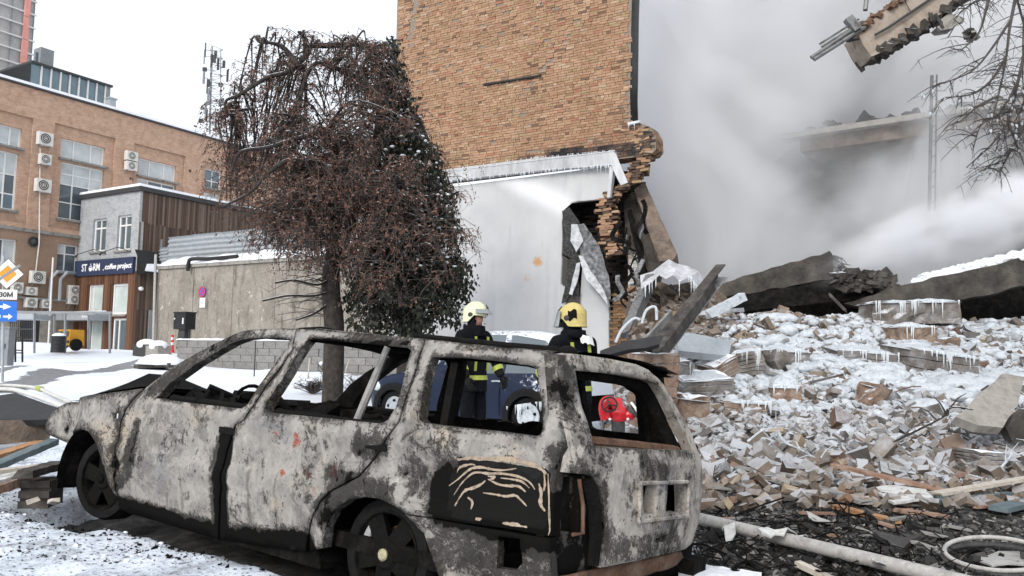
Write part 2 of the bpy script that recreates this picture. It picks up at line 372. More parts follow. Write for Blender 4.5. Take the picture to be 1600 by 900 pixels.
# white render on the ruin: stained, rust blots, soot streaks near the opening
def whitemat():
    g = NT('white_render'); n1 = g.noise(0.5, 6, 0.6); n2 = g.noise(2.2, 6, 0.65, g.stretch(1, 1, 0.12)); n3 = g.noise(16, 4, 0.6)
    c = g.ramp(n1, [(0.3, (0.39, 0.395, 0.40)), (0.7, (0.53, 0.53, 0.527))]); c = g.mix(g.math('MULTIPLY', g.ss(n2, 0.50, 0.72), 0.6), c, (0.33, 0.335, 0.34))
    a = g.n('ShaderNodeVertexColor', layer_name='zone'); sp = g.n('ShaderNodeSeparateColor', {0: a.outputs[0]})
    c = g.mix(g.ss(g.math('ADD', sp.outputs[0], g.math('MULTIPLY', g.math('SUBTRACT', n2, 0.5), 0.9)), 0.35, 0.75), c, (0.06, 0.055, 0.05))
    c = g.mix(g.ss(g.math('ADD', sp.outputs[1], g.math('MULTIPLY', g.math('SUBTRACT', g.noise(9), 0.5), 1.1)), 0.3, 0.8), c, (0.46, 0.27, 0.13))
    c = g.mix(g.math('MULTIPLY', sp.outputs[2], 0.8), c, (0.72, 0.72, 0.73)); g.bump(n3, 0.15, 0.01); return g.done(c, 0.9)
M['whitewall'] = whitemat()
M['whitebeam'] = mat('iced_cornice', [(0.30, 0.305, 0.315), (0.46, 0.465, 0.475), (0.58, 0.585, 0.60)], 1.5, 0.75, 0.25, st=(1, 1, 0.3))
# single bricks of the ruin wall
def ruinbrick(name, sootz=True, frost=False):
    g = NT(name); r = g.rnd(); geo = g.n('ShaderNodeNewGeometry').outputs['Position']; zz = g.n('ShaderNodeSeparateXYZ', {0: geo}).outputs[2]
    c = g.ramp(r, [(0.0, (0.27, 0.165, 0.105)), (0.14, (0.33, 0.205, 0.13)), (0.34, (0.37, 0.24, 0.155)), (0.56, (0.40, 0.27, 0.18)), (0.70, (0.34, 0.20, 0.13)), (0.80, (0.33, 0.255, 0.145)), (0.86, (0.33, 0.15, 0.10)), (0.92, (0.45, 0.34, 0.245)), (0.97, (0.16, 0.10, 0.07))])
    n1 = g.noise(1.1, 6, 0.7, geo); n2 = g.noise(14, 5, 0.7, geo)
    c = g.mix(0.7, c, g.ramp(n1, [(0.3, (0.72, 0.66, 0.6)), (0.7, (1.12, 1.08, 1.05))]), 'MULTIPLY'); c = g.mix(0.6, c, g.ramp(n2, [(0.3, (0.62, 0.6, 0.58)), (0.7, (1.15, 1.15, 1.15))]), 'MULTIPLY')
    if sootz:   # scorch above the cornice and along the broken end
        a = g.n('ShaderNodeVertexColor', layer_name='zone'); sp = g.n('ShaderNodeSeparateColor', {0: a.outputs[0]})
        f = g.ss(g.math('ADD', sp.outputs[0], g.math('MULTIPLY', g.math('SUBTRACT', g.noise(1.6, 6, 0.7, geo), 0.5), 1.3)), 0.25, 0.85); c = g.mix(f, c, (0.018, 0.018, 0.022))
    if frost: c = g.mix(g.ss(g.math('ADD', g.nzz(), g.math('SUBTRACT', g.noise(5, 5, 0.7, geo), 0.5)), 0.35, 0.9), c, (0.66, 0.68, 0.72))
    g.bump(n2, 0.5, 0.012); return g.done(c, 0.9)
M['ruinbrick'] = ruinbrick('ruin_brick'); M['edgebrick'] = ruinbrick('torn_brick', False)
M['mortar'] = mat('mortar', [(0.17, 0.135, 0.105), (0.30, 0.245, 0.195)], 4, 0.95, 0.4)
# loose rubble: piece-by-piece tone, dust and frost on top
def rubblemat(name, stops, frost, lo=0.25, hi=0.85):
    g = NT(name); r = g.rnd(); geo = g.n('ShaderNodeNewGeometry').outputs['Position']; n2 = g.noise(9, 6, 0.7, geo)
    c = g.ramp(r, stops); c = g.mix(0.7, c, g.ramp(n2, [(0.3, (0.55, 0.54, 0.53)), (0.72, (1.2, 1.2, 1.2))]), 'MULTIPLY')
    s = g.math('ADD', g.nzz(), g.math('MULTIPLY', g.math('SUBTRACT', g.noise(3, 6, 0.7, geo), 0.5), 1.6)); c = g.mix(g.math('MULTIPLY', g.ss(s, lo, hi), frost), c, (0.46, 0.485, 0.52))
    g.bump(n2, 0.6, 0.02); return g.done(c, 0.88)
M['rub_grey'] = rubblemat('frosted_rubble', [(0.0, (0.05, 0.045, 0.042)), (0.25, (0.15, 0.14, 0.132)), (0.5, (0.25, 0.24, 0.23)), (0.7, (0.15, 0.125, 0.105)), (0.85, (0.22, 0.185, 0.155)), (0.95, (0.15, 0.095, 0.07))], 0.72)
M['rub_brown'] = rubblemat('brown_rubble', [(0.0, (0.07, 0.05, 0.038)), (0.3, (0.15, 0.115, 0.088)), (0.5, (0.21, 0.175, 0.145)), (0.7, (0.25, 0.225, 0.20)), (0.86, (0.19, 0.11, 0.07)), (0.95, (0.30, 0.24, 0.17))], 0.6, 0.5, 1.1)
M['rub_dark'] = rubblemat('charred_debris', [(0.0, (0.010, 0.010, 0.010)), (0.5, (0.03, 0.028, 0.027)), (0.78, (0.09, 0.085, 0.08)), (0.93, (0.28, 0.27, 0.26))], 0.12, 0.9, 1.3)
# burnt car paint: bare ash-grey metal, soot, rust, blistered primer
def burntmat():
    g = NT('burnt_paint'); a = g.n('ShaderNodeVertexColor', layer_name='zone'); sp = g.n('ShaderNodeSeparateColor', {0: a.outputs[0]}); soot, red, peel = sp.outputs[0], sp.outputs[1], sp.outputs[2]
    n1 = g.noise(2.6, 9, 0.68); n2 = g.noise(9, 8, 0.72, dist=0.4); n3 = g.noise(38, 5, 0.7); st = g.noise(5, 7, 0.7, g.stretch(2.2, 2.2, 0.35))
    c = g.ramp(n2, [(0.26, (0.15, 0.145, 0.138)), (0.42, (0.225, 0.215, 0.203)), (0.54, (0.285, 0.27, 0.252)), (0.72, (0.40, 0.38, 0.355))])
    c = g.mix(1.0, c, g.ramp(a.outputs[1], [(0.0, (0.80, 0.80, 0.80)), (1.0, (1.55, 1.5, 1.44))]), 'MULTIPLY')
    c = g.mix(g.math('MULTIPLY', g.ss(n1, 0.52, 0.68), 0.55), c, (0.43, 0.34, 0.225))                 # ochre heat tint
    c = g.mix(g.math('MULTIPLY', g.ss(g.noise(3.3, 6, 0.6), 0.56, 0.70), 0.6), c, (0.22, 0.235, 0.26))   # blued steel
    c = g.mix(g.math('MULTIPLY', g.ss(g.noise(6.5, 8, 0.75), 0.60, 0.70), 0.7), c, (0.20, 0.10, 0.055))  # rust
    c = g.mix(g.ss(g.math('ADD', red, g.math('MULTIPLY', g.math('SUBTRACT', n2, 0.5), 2.0)), 0.55, 0.7), c, (0.27, 0.075, 0.055))
    # soot: painted zones plus scattered flakes, edges broken up by the noises
    brk = g.math('ADD', g.math('MULTIPLY', g.math('SUBTRACT', n2, 0.5), 1.15), g.math('MULTIPLY', g.math('SUBTRACT', st, 0.5), 0.7))
    f1 = g.ss(g.math('ADD', soot, brk), 0.42, 0.60)
    f2 = g.math('MULTIPLY', g.ss(g.math('ADD', g.math('ADD', g.math('MULTIPLY', soot, 0.22), n3), g.math('MULTIPLY', g.math('SUBTRACT', n1, 0.5), 0.45)), 0.645, 0.685), 0.85)
    cr = g.math('ABSOLUTE', g.math('SUBTRACT', g.noise(7, 6, 0.7, dist=0.8), 0.5)); f3 = g.math('MULTIPLY', g.math('SUBTRACT', 1.0, g.ss(cr, 0.008, 0.03)), g.ss(g.math('ADD', soot, g.math('MULTIPLY', g.math('SUBTRACT', n1, 0.5), 0.5)), 0.16, 0.24))
    f = g.math('MAXIMUM', g.math('MAXIMUM', f1, f2), g.math('MULTIPLY', f3, 0.8))
    b3 = g.math('MULTIPLY', g.ss(g.math('ADD', g.noise(5.5, 12, 0.86, dist=0.3), g.math('MULTIPLY', soot, 0.3)), 0.59, 0.615), 0.75)
    f = g.math('MAXIMUM', f, b3); md = g.math('MULTIPLY', g.ss(g.math('ADD', g.noise(3.1, 11, 0.8, dist=0.5), g.math('MULTIPLY', soot, 0.25)), 0.54, 0.60), 0.62); c = g.mix(md, c, g.ramp(n3, [(0.35, (0.075, 0.07, 0.066)), (0.65, (0.15, 0.14, 0.13))]))
    dr = g.math('MULTIPLY', g.ss(g.noise(7, 5, 0.7, g.stretch(1.6, 1.6, 0.16)), 0.60, 0.68), 0.55); c = g.mix(dr, c, (0.08, 0.065, 0.052))
    c = g.mix(f, c, (0.006, 0.0056, 0.0052))
    # peeled quarter: black with cream contour bands
    v = g.n('ShaderNodeMapping', {'Vector': g.tc.outputs['Object'], 'Scale': (0.8, 0.8, 2.6)}).outputs[0]
    w_ = g.math('ABSOLUTE', g.math('SUBTRACT', g.math('FRACT', g.math('MULTIPLY', g.noise(1.7, 2, 0.5, v, 0.4), 24.0)), 0.5))
    pc = g.mix(g.math('MULTIPLY', g.math('SUBTRACT', 1.0, g.ss(w_, 0.10, 0.16)), g.ss(n2, 0.42, 0.47)), (0.014, 0.013, 0.012), (0.40, 0.31, 0.23))
    c = g.mix(g.ss(g.math('ADD', peel, g.math('MULTIPLY', g.math('SUBTRACT', n2, 0.5), 0.5)), 0.45, 0.55), c, (0.010, 0.0095, 0.009))
    g.bump(g.math('ADD', g.math('MULTIPLY', n2, 0.7), g.math('SUBTRACT', n3, f)), 0.55, 0.012)
    return g.done(c, g.math('SUBTRACT', 0.85, g.math('MULTIPLY', f, 0.1)), 0.0, g.math('SUBTRACT', 0.22, g.math('MULTIPLY', f, 0.18)))
M['burnt'] = burntmat()
def groundmat():
    g = NT('ground_cover'); a = g.n('ShaderNodeVertexColor', layer_name='zone'); sp = g.n('ShaderNodeSeparateColor', {0: a.outputs[0]}); snow, road, speck = sp.outputs[0], sp.outputs[1], sp.outputs[2]
    geo = g.tc.outputs['Object']; n1 = g.noise(1.2, 8, 0.7, geo); n2 = g.noise(7, 8, 0.72, geo); n3 = g.noise(30, 6, 0.7, geo); n4 = g.noise(3.0, 8, 0.75, geo)
    ash = g.ramp(n2, [(0.3, (0.012, 0.012, 0.012)), (0.46, (0.045, 0.043, 0.041)), (0.6, (0.10, 0.096, 0.092)), (0.75, (0.24, 0.235, 0.23))])
    asph = g.ramp(n2, [(0.3, (0.16, 0.165, 0.175)), (0.7, (0.25, 0.255, 0.265))])
    sn = g.ramp(n1, [(0.3, (0.70, 0.76, 0.85)), (0.7, (0.86, 0.89, 0.93))])
    dirty_shaded = g.ramp(n4, [(0.28, (0.12, 0.125, 0.135)), (0.40, (0.40, 0.43, 0.47)), (0.50, (0.64, 0.70, 0.78)), (0.66, (0.80, 0.85, 0.91))])  # dirt specks, with the blue of foreground shade put into the snow colour
    sn = g.mix(speck, sn, dirty_shaded)
    sn = g.mix(g.math('MULTIPLY', g.ss(n3, 0.54, 0.62), g.math('MULTIPLY', speck, 0.95)), sn, (0.07, 0.068, 0.065))
    c = g.mix(g.ss(g.math('ADD', road, g.math('MULTIPLY', g.math('SUBTRACT', g.noise(1.1, 9, 0.75, g.stretch(0.5, 1.2, 1)), 0.5), 2.0)), 0.52, 0.66), sn, asph)
    c = g.mix(g.ss(g.math('ADD', snow, g.math('ADD', g.math('MULTIPLY', g.math('SUBTRACT', n2, 0.5), 1.1), g.math('MULTIPLY', g.math('SUBTRACT', n3, 0.5), 0.6))), 0.42, 0.58), ash, c)
    g.bump(g.math('ADD', n2, g.math('MULTIPLY', n3, 0.6)), 0.7, 0.03); return g.done(c, 0.8)
M['ground'] = groundmat()
M['leafred'] = mat('dry_seed_clusters', [(0.08, 0.045, 0.034), (0.18, 0.092, 0.066), (0.29, 0.17, 0.13)], 2, 0.9, 0, isl=0.55)
M['leafdark'] = mat('conifer_needles', [(0.012, 0.014, 0.010), (0.028, 0.031, 0.022), (0.07, 0.072, 0.062)], 2, 0.9, 0, isl=0.6)
M['bark'] = mat('dark_bark', [(0.018, 0.015, 0.013), (0.045, 0.038, 0.033), (0.07, 0.06, 0.052)], 9, 0.95, 0.6, 0.03, snow=(0.72, 0.9, 0.7))
M['twig'] = mat('dark_twigs', [(0.04, 0.034, 0.031), (0.12, 0.105, 0.098)], 6, 0.9, 0)
M['suit'] = mat('black_turnout_cloth', [(0.003, 0.0033, 0.0045), (0.008, 0.0085, 0.011)], 12, 0.85, 0.5, 0.015, spec=.1)
M['hivis'] = mat('lime_reflective_tape', [(0.30, 0.36, 0.05), (0.46, 0.50, 0.11)], 20, 0.5, 0.1)
M['skin'] = mat('skin', [(0.40, 0.20, 0.145), (0.50, 0.27, 0.20)], 20, 0.55, 0.1)
M['helmet_cream'] = mat('cream_helmet_shell', [(0.66, 0.68, 0.42), (0.74, 0.76, 0.52)], 8, 0.5, 0.2, spec=0.4)
M['helmet_gold'] = mat('yellow_helmet_shell', [(0.50, 0.40, 0.13), (0.62, 0.52, 0.20)], 8, 0.45, 0.2, spec=0.4)
M['visor'] = mat('grey_visor', [(0.22, 0.24, 0.25), (0.32, 0.34, 0.35)], 5, 0.2, 0, spec=0.6)
M['red'] = mat('red_enamel', [(0.50, 0.012, 0.02), (0.62, 0.02, 0.03)], 5, 0.3, 0.05, spec=0.5)
def carblue():
    g = NT('frosted_blue_paint'); a = g.n('ShaderNodeVertexColor', layer_name='zone'); sp = g.n('ShaderNodeSeparateColor', {0: a.outputs[0]})
    n2 = g.noise(14, 7, 0.75); n1 = g.noise(3, 6, 0.6)
    c = g.mix(g.ss(g.math('ADD', sp.outputs[0], g.math('MULTIPLY', g.math('SUBTRACT', n2, 0.5), 1.4)), 0.45, 0.7), g.mix(n1, (0.004, 0.008, 0.022), (0.010, 0.018, 0.045)), (0.74, 0.79, 0.86))
    return g.done(c, 0.4, 0, 0.25)
M['bluepaint'] = carblue()
M['signblue'] = mat('blue_sign_face', [(0.01, 0.13, 0.52), (0.015, 0.15, 0.56)], 4, 0.45, 0)
M['signwhite'] = mat('white_sign_face', [(0.72, 0.72, 0.70), (0.78, 0.78, 0.77)], 4, 0.5, 0)
M['signorange'] = mat('orange_sign_face', [(0.80, 0.27, 0.02), (0.84, 0.31, 0.03)], 4, 0.5, 0)
M['signred'] = mat('red_sign_face', [(0.55, 0.03, 0.04)], 4, 0.5, 0)
M['blackpaint'] = mat('black_paint', [(0.012, 0.012, 0.013), (0.022, 0.022, 0.024)], 6, 0.5, 0.1)
M['yellow'] = mat('yellow_paint', [(0.55, 0.26, 0.02), (0.66, 0.34, 0.04)], 3, 0.5, 0.1)
M['net'] = mat('scaffold_net', [(0.36, 0.345, 0.335), (0.50, 0.48, 0.46)], 1.2, 0.9, 0.2)
M['strip'] = mat('faded_red_strip', [(0.66, 0.26, 0.22), (0.74, 0.36, 0.31)], 2, 0.85, 0.1)
M['tubewhite'] = mat('pale_scaffold_tube', [(0.62, 0.60, 0.58), (0.72, 0.7, 0.68)], 4, 0.6, 0.1)
M['hose'] = mat('pale_canvas_hose', [(0.50, 0.50, 0.48), (0.64, 0.64, 0.62)], 8, 0.85, 0.2)
# ------------------------------------------------------------------ car frame (needed by the ground too)
YAW, PIT, RLL = math.radians(55.2), math.radians(1.9), math.radians(4.7)
CA = Vector((-math.sin(YAW) * math.cos(PIT), math.cos(YAW) * math.cos(PIT), math.sin(PIT)))
CB = Vector((math.cos(YAW), math.sin(YAW), 0)); CC = CA.cross(CB); CC = -CC if CC.z < 0 else CC
CB, CC = CB * math.cos(RLL) - CC * math.sin(RLL), CC * math.cos(RLL) + CB * math.sin(RLL)
HUB = at(579, 870, 3.92)
CARW = 1.76
def CW(x, y, z): return HUB + CA * x + CB * y + CC * z
# ------------------------------------------------------------------ ground
def seg_d(x, y, a, b):
    ax, ay = a; bx, by = b; dx, dy = bx - ax, by - ay; t = max(0, min(1, ((x - ax) * dx + (y - ay) * dy) / (dx * dx + dy * dy + 1e-9)))
    return math.hypot(x - ax - dx * t, y - ay - dy * t)
def pl(*ps):
    out = []
    for p in ps:
        q = gpt(*p); out.append((q.x, q.y))
    return out
ROADS = [(pl((0, 612), (60, 594), (140, 583), (240, 566)), 0.6), (pl((0, 592), (60, 586)), 0.3), (pl((0, 600), (85, 596)), 0.2)]
MOUNDS = [(gpt(200, 553), 2.6, 0.2), (gpt(130, 556), 2.4, 0.16), (gpt(40, 552), 2.6, 0.55), (gpt(250, 572), 1.3, 0.42), (gpt(330, 592), 3.0, 0.22), (gpt(15, 588), 2.0, 0.35), (gpt(470, 600), 2.6, 0.3)]
def car_d(x, y):
    p = Vector((x - HUB.x, y - HUB.y, 0)); a2 = Vector((CA.x, CA.y, 0)).normalized(); b2 = Vector((CB.x, CB.y, 0)).normalized(); cx = p.dot(a2); cy = p.dot(b2)
    dx = max(-1.15 - cx, cx - 3.3, 0); dy = max((.16 if .55 < cx < 2.2 else .0) - cy, cy - CARW, 0); return math.hypot(dx, dy)
def gheight(x, y):
    z = gz(x, y)
    for c, r, h in MOUNDS:
        q = ((x - c.x) ** 2 + (y - c.y) ** 2) / (r * r)
        if q < 4: z += h * math.exp(-q * 1.6) * (1 + 0.35 * nz(x, y, 3, 1.1))
    if y < 60:
        k = 0.02 if x < 1.6 else 0.012
        z += k * fbm(x, y, 0, 0.9) * min(1, 12 / max(1, abs(y)))
        if y < 14 and abs(x) < 9: z += 0.022 * fbm(x, y, 5, 6.0)
        # trampled snow bank in front of the car
        cdv = car_d(x, y)
        if x < 0.6 and y < 8:
            z += (0.13 * smooth(0.0, 0.22, cdv) + .02 * fbm(x, y, 4, 3.1)) * smooth(0.7, -0.1, x)
        z -= 0.06 * smooth(0.35, 0.0, cdv)
    return z
xs = list(np.arange(-5.5, 6.0, 0.055)); ys = list(np.arange(2.2, 10.5, 0.055))
def ext(a, lim, f=1.13):
    s = 0.06; out = [a]
    while abs(out[-1]) < abs(lim): s *= f; out.append(out[-1] + math.copysign(s, lim))
    return out[1:]
xs = sorted(ext(xs[0], -500, 1.04)) + xs + ext(xs[-1], 500, 1.1); ys = sorted([2.2 - k * k * 0.25 for k in range(1, 9)]) + ys + ext(ys[-1], 700, 1.025)
def ground():
    vs = []; zone = []
    for y in ys:
        for x in xs:
            vs.append((x, y, gheight(x, y)))
            rd = 0.0
            if 15 < y < 80 and x < 5:
                for P, wd in ROADS:
                    d = min(seg_d(x, y, P[i], P[i + 1]) for i in range(len(P) - 1)); rd = max(rd, smooth(wd * 1.2, wd * 0.5, d))
            s = 1.0
            if y < 30:
                cdv = car_d(x, y); s = smooth(-.04, 0.12, cdv)
                right = smooth(0.0, 0.5, x - (0.25 + 0.16 * y) + 0.35 * nz(x, y, 9, 0.7))    # scorched debris field right of the car
                if y < 12: s *= 1 - right * 0.97
                if x > 0.9 and y < 6: s = max(s, 0.0)
            sp = smooth(13, 9, y) * (1.0 if x < 1.5 else 0.6); sp = max(sp, 0.25 * smooth(30, 12, y))
            zone.extend((s, rd, sp, 1))
    nx = len(xs); fs = [(j * nx + i, j * nx + i + 1, (j + 1) * nx + i + 1, (j + 1) * nx + i) for j in range(len(ys) - 1) for i in range(nx - 1)]
    mb = MB(); mb.add(vs, fs); o = mb.build('ground', M['ground'], None, (0, 0, 0), True)
    a = o.data.color_attributes.new('zone', 'FLOAT_COLOR', 'POINT'); a.data.foreach_set('color', zone)
    tag(o, kind='structure')
ground()
# ------------------------------------------------------------------ left side: brick office block, cafe, wall
PC = at(220, 297, 45.0)                                     # front corner of the cafe
PF = onplane(127, 313, PC, U)                               # facade plane of the office block starts where the cafe meets it
def fac(px, py):
    p = onplane(px, py, PF, V); return ((p - PF).dot(U), p.z)
def facw(s, z, d=0.0): return Vector((PF.x, PF.y, 0)) + U * s + V * d + Z * z     # d > 0 goes into the wall
def fquad(x0, x1, ytop, ybot): # pixel box measured at its right edge
    s0 = fac(x0, ybot)[0]; s1, zt = fac(x1, ytop); return s0, s1, fac(x1, ybot)[1], zt
office = thing('office_building', 'long orange brick office block with tall white framed windows and wall mounted air conditioners', 'building', (PF.x, PF.y, 0.9))
ZR = 16.15; CORN = 7.9
W = {}
def window(parent, s0, s1, z0, z1, cols, rows, glass, depth=0.22, fw=0.09, base=facw, mull=0.07, sill=True):
    """frame bars, panes and sill in a wall opening"""
    f = MB()
    for a, b in ((s0, s0 + fw), (s1 - fw, s1)): f.hexa([base(a, z0, depth), base(b, z0, depth), base(b, z0, depth + .1), base(a, z0, depth + .1), base(a, z1, depth), base(b, z1, depth), base(b, z1, depth + .1), base(a, z1, depth + .1)])
    def bar(a, b, c, d, e=0.0): f.hexa([base(a, c, depth + e), base(b, c, depth + e), base(b, c, depth + .1 - e), base(a, c, depth + .1 - e), base(a, d, depth + e), base(b, d, depth + e), base(b, d, depth + .1 - e), base(a, d, depth + .1 - e)])
    bar(s0 + fw, s1 - fw, z0, z0 + fw); bar(s0 + fw, s1 - fw, z1 - fw, z1)
    for c in cols: bar(lerp(s0, s1, c) - mull / 2, lerp(s0, s1, c) + mull / 2, z0 + fw, z1 - fw, 0.01)
    for r in rows: bar(s0 + fw, s1 - fw, lerp(z0, z1, r) - mull / 2, lerp(z0, z1, r) + mull / 2, 0.02)
    fr = f.build('window', M['whiteframe'], parent)
    g = MB(); cc = [0] + list(cols) + [1]; rr = [0] + list(rows) + [1]
    k = 0
    for i in range(len(cc) - 1):
        for j in range(len(rr) - 1):
            a, b, c, d = lerp(s0, s1, cc[i]), lerp(s0, s1, cc[i + 1]), lerp(z0, z1, rr[j]), lerp(z0, z1, rr[j + 1])
            q = MB(); q.quad(base(a, c, depth + .06), base(b, c, depth + .06), base(b, d, depth + .06), base(a, d, depth + .06))
            q.build('pane', M[glass[k % len(glass)]], fr); k += 1
    if sill:
        q = MB(); q.hexa([base(s0 - .12, z0 - .12, -.12), base(s1 + .12, z0 - .12, -.12), base(s1 + .12, z0 - .12, depth + .02), base(s0 - .12, z0 - .12, depth + .02), base(s0 - .12, z0 - .01, -.12), base(s1 + .12, z0 - .01, -.12), base(s1 + .12, z0 - .01, depth + .02), base(s0 - .12, z0 - .01, depth + .02)])
        q.build('sill', M['concrete_snow'], fr)
    return fr
A = fquad(-40, 37, 201, 232); B = fquad(-42, 32, 240, 330)
Cq = fquad(95, 167, 231, 261); D = fquad(92, 165, 266, 346); D = (D[0], D[1], fac(127, 346)[1], D[3])
E_ = fquad(217, 278, 259.5, 286); Fq = (fquad(215.5, 277, 290, 300)[0], fquad(215.5, 277, 290, 300)[1], fac(277, 290)[1] - 3.0, fac(277, 290)[1])
Gq = fquad(321, 349, 268, 298); Hq = (Gq[0], Gq[1], Gq[2] - 2.6, Gq[2] - 0.35)
I_ = fquad(-30, 28, 375, 428); J = fquad(88, 124, 384, 428)
def far_w(q, ds): return (q[0] + ds, q[1] + ds, q[2], q[3])
K1 = far_w(Gq, 6.5); K2 = far_w(Hq, 6.5)
opn = [A, B, Cq, D, E_, Fq, Gq, Hq, I_, J, K1, K2]
def rect(q, m=0.0): return [(q[0] - m, q[2] - m), (q[1] + m, q[2] - m), (q[1] + m, q[3] + m), (q[0] - m, q[3] + m)]
S0, S1 = -14.0, 22.0
bays = [(fac(-60, 100)[0], fac(53, 185)[0], fac(53, 185)[1]), (fac(86, 194)[0], fac(181, 216)[0], fac(181, 216)[1]), (fac(210, 226)[0], fac(290, 244)[0], fac(290, 244)[1]), (fac(317, 253)[0], fac(317, 253)[0] + 4.6, fac(290, 244)[1]), (fac(317, 253)[0] + 6.2, fac(317, 253)[0] + 10.4, fac(290, 244)[1])]
# outer brick skin with shallow bay recesses, and the recessed brick behind with the window openings
panel('wall', [(S0, CORN), (S1, CORN), (S1, ZR), (S0, ZR)], [[(a, CORN + .35), (b, CORN + .35), (b, t), (a, t)] for a, b, t in bays], 2.0, lambda s, z, d: facw(s, z, d), 0.14, [M['facade'], M['facade']], office, smoothf=False)
panel('wall', [(S0, CORN), (S1, CORN), (S1, ZR - .4), (S0, ZR - .4)], [rect(q) for q in opn if q[3] > CORN + 1.2], 2.0, lambda s, z, d: facw(s, z, 0.145 + d), 0.3, [M['facade'], M['facade']], office, smoothf=False)
panel('wall', [(S0, 3.3), (S1, 3.3), (S1, CORN - .01), (S0, CORN - .01)], [rect(q) for q in opn if q[3] <= CORN + 1.2], 2.0, lambda s, z, d: facw(s, z, 0.03 + d), 0.4, [M['facade'], M['facade']], office, smoothf=False)
q = MB(); q.hexa([facw(S0, 0.3, -.06), facw(S1, 0.3, -.06), facw(S1, 0.3, 0.4), facw(S0, 0.3, 0.4), facw(S0, 3.29, -.06), facw(S1, 3.29, -.06), facw(S1, 3.29, 0.4), facw(S0, 3.29, 0.4)]); q.build('plinth', M['facade_low'], office)
q = MB(); q.hexa([facw(S0, CORN - .12, -.2), facw(S1, CORN - .12, -.2), facw(S1, CORN - .12, 0.02), facw(S0, CORN - .12, 0.02), facw(S0, CORN + .08, -.2), facw(S1, CORN + .08, -.2), facw(S1, CORN + .08, 0.02), facw(S0, CORN + .08, 0.02)]); q.build('cornice', M['concrete_snow'], office)
q = MB(); q.hexa([facw(S0, ZR + .005, -.12), facw(S1, ZR + .005, -.12), facw(S1, ZR + .005, .5), facw(S0, ZR + .005, .5), facw(S0, ZR + .12, -.12), facw(S1, ZR + .12, -.12), facw(S1, ZR + .12, .5), facw(S0, ZR + .12, .5)]); q.build('parapet_flashing', M['dark'], office)
q = MB(); q.hexa([facw(S0, ZR + .125, -.1), facw(S1, ZR + .125, -.1), facw(S1, ZR + .125, 12), facw(S0, ZR + .125, 12), facw(S0, ZR + .3, -.06), facw(S1, ZR + .3, -.06), facw(S1, ZR + .3, 12), facw(S0, ZR + .3, 12)]); q.build('roof_snow', M['snow'], office)
q = MB(); q.hexa([facw(S0, 0.3, .45), facw(S1, 0.3, .45), facw(S1, 0.3, 12), facw(S0, 0.3, 12), facw(S0, ZR - .01, .6), facw(S1, ZR - .01, .6), facw(S1, ZR - .01, 12), facw(S0, ZR - .01, 12)]); q.build('core', M['dark'], office)
P_ = ['glass_pale', 'glass_pale', 'glass_pale']; Gd = ['glass', 'glass', 'glass_pale']
window(office, *A, [0.25, 0.5, 0.77], [], ['glass_pale', 'glass', 'glass_pale', 'glass_pale'], .3); window(office, *B, [0.25, 0.5, 0.71], [0.28, 0.62], ['glass', 'glass_pale', 'glass_pale', 'glass_blue', 'glass', 'glass_pale'], .3)
window(office, *Cq, [0.31, 0.7], [], P_, .3); window(office, *D, [0.31, 0.7], [0.30, 0.62, 0.80], ['glass', 'glass', 'glass_pale', 'glass_pale', 'glass', 'glass', 'glass_pale', 'glass_pale', 'glass_pale', 'glass_pale', 'glass_pale', 'glass_pale'], .3)
window(office, *E_, [0.31, 0.7], [], P_, .3); window(office, *Fq, [0.3, 0.66], [0.5, 0.82], ['glass', 'glass', 'glass_pale', 'glass_pale'], .3)
window(office, *Gq, [0.5], [0.4], ['glass', 'glass_blue'], .3); window(office, *Hq, [0.5], [], P_, .3)
window(office, *K1, [0.5], [], P_, .3); window(office, *K2, [0.5], [], ['glass'], .3)
window(office, *I_, [0.3, 0.62], [0.3], Gd, .2); window(office, *J, [0.42], [0.66], ['glass', 'glass_pale', 'glass', 'glass'], .2)
for px, py, r in ((204, 279, .22), (297, 267, .24), (52, 378, .3)):
    s, z = fac(px, py); q = MB(); dd = -.02 if z < CORN else .1; q.lathe(facw(s, z, dd), -V, [(r * .75, -.02), (r, -.02), (r, .07), (r * .75, .07)], 16, True); q.ball(facw(s, z, dd + .03), (r * .74, r * .74, r * .74), 10, 6); q.build('vent', M['dark'], office)
# ---- air conditioners: each a thing on the facade
def aircon(px0, px1, py0, py1, label, fans=1):
    s0, s1, z0, z1 = fquad(px0, px1, py0 + 1, py1 + 1); c = facw((s0 + s1) / 2, z0, -.05)
    wd, h = max(.5, (s1 - s0)), z1 - z0
    t = thing('air_conditioner', label, 'air conditioner', c, 'air conditioner units on the office wall')
    sc_ = (s0 + s1) / 2; d0, d1 = -.42, -.08
    q = MB(); f = lambda s, z, d: facw(sc_ + s * wd / 2, z0 + z * h, d)
    q.hexa([f(-1, 0, d0), f(1, 0, d0), f(1, 0, d1), f(-1, 0, d1), f(-1, 1, d0), f(1, 1, d0), f(1, 1, d1), f(-1, 1, d1)]); q.build('casing', M['acwhite'], t)
    for k in range(fans):
        cz = (k + .5) / fans; r = min(wd * .5, h / fans * .5) * .82
        q = MB(); c2 = f(-.12 if fans == 1 else 0, cz, d0 - .012); q.lathe(c2, -V, [(0, 0), (r, 0), (r, .012), (0, .012)], 18); g = q.build('fan_grille', M['dark'], t)
        q = MB()
        for rr in (.35, .68, 1.0): q.lathe(c2 - V * .014, -V, [(r * rr - .012, 0), (r * rr + .012, 0), (r * rr + .012, .012), (r * rr - .012, .012)], 16, True)
        q.ball(c2 - V * .02, (.05, .05, .05), 8, 5); q.build('fan_guard', M['acwhite'], g)
    for sx in (-.7, .7):
        q = MB(); q.beam(f(sx, -.02, d0 + .02), f(sx, -.02, -.06), .04, .04); q.beam(f(sx, -.02, d0 + .06), f(sx, -.45, -.06), .03, .03); q.build('bracket', M['greymetal'], t)
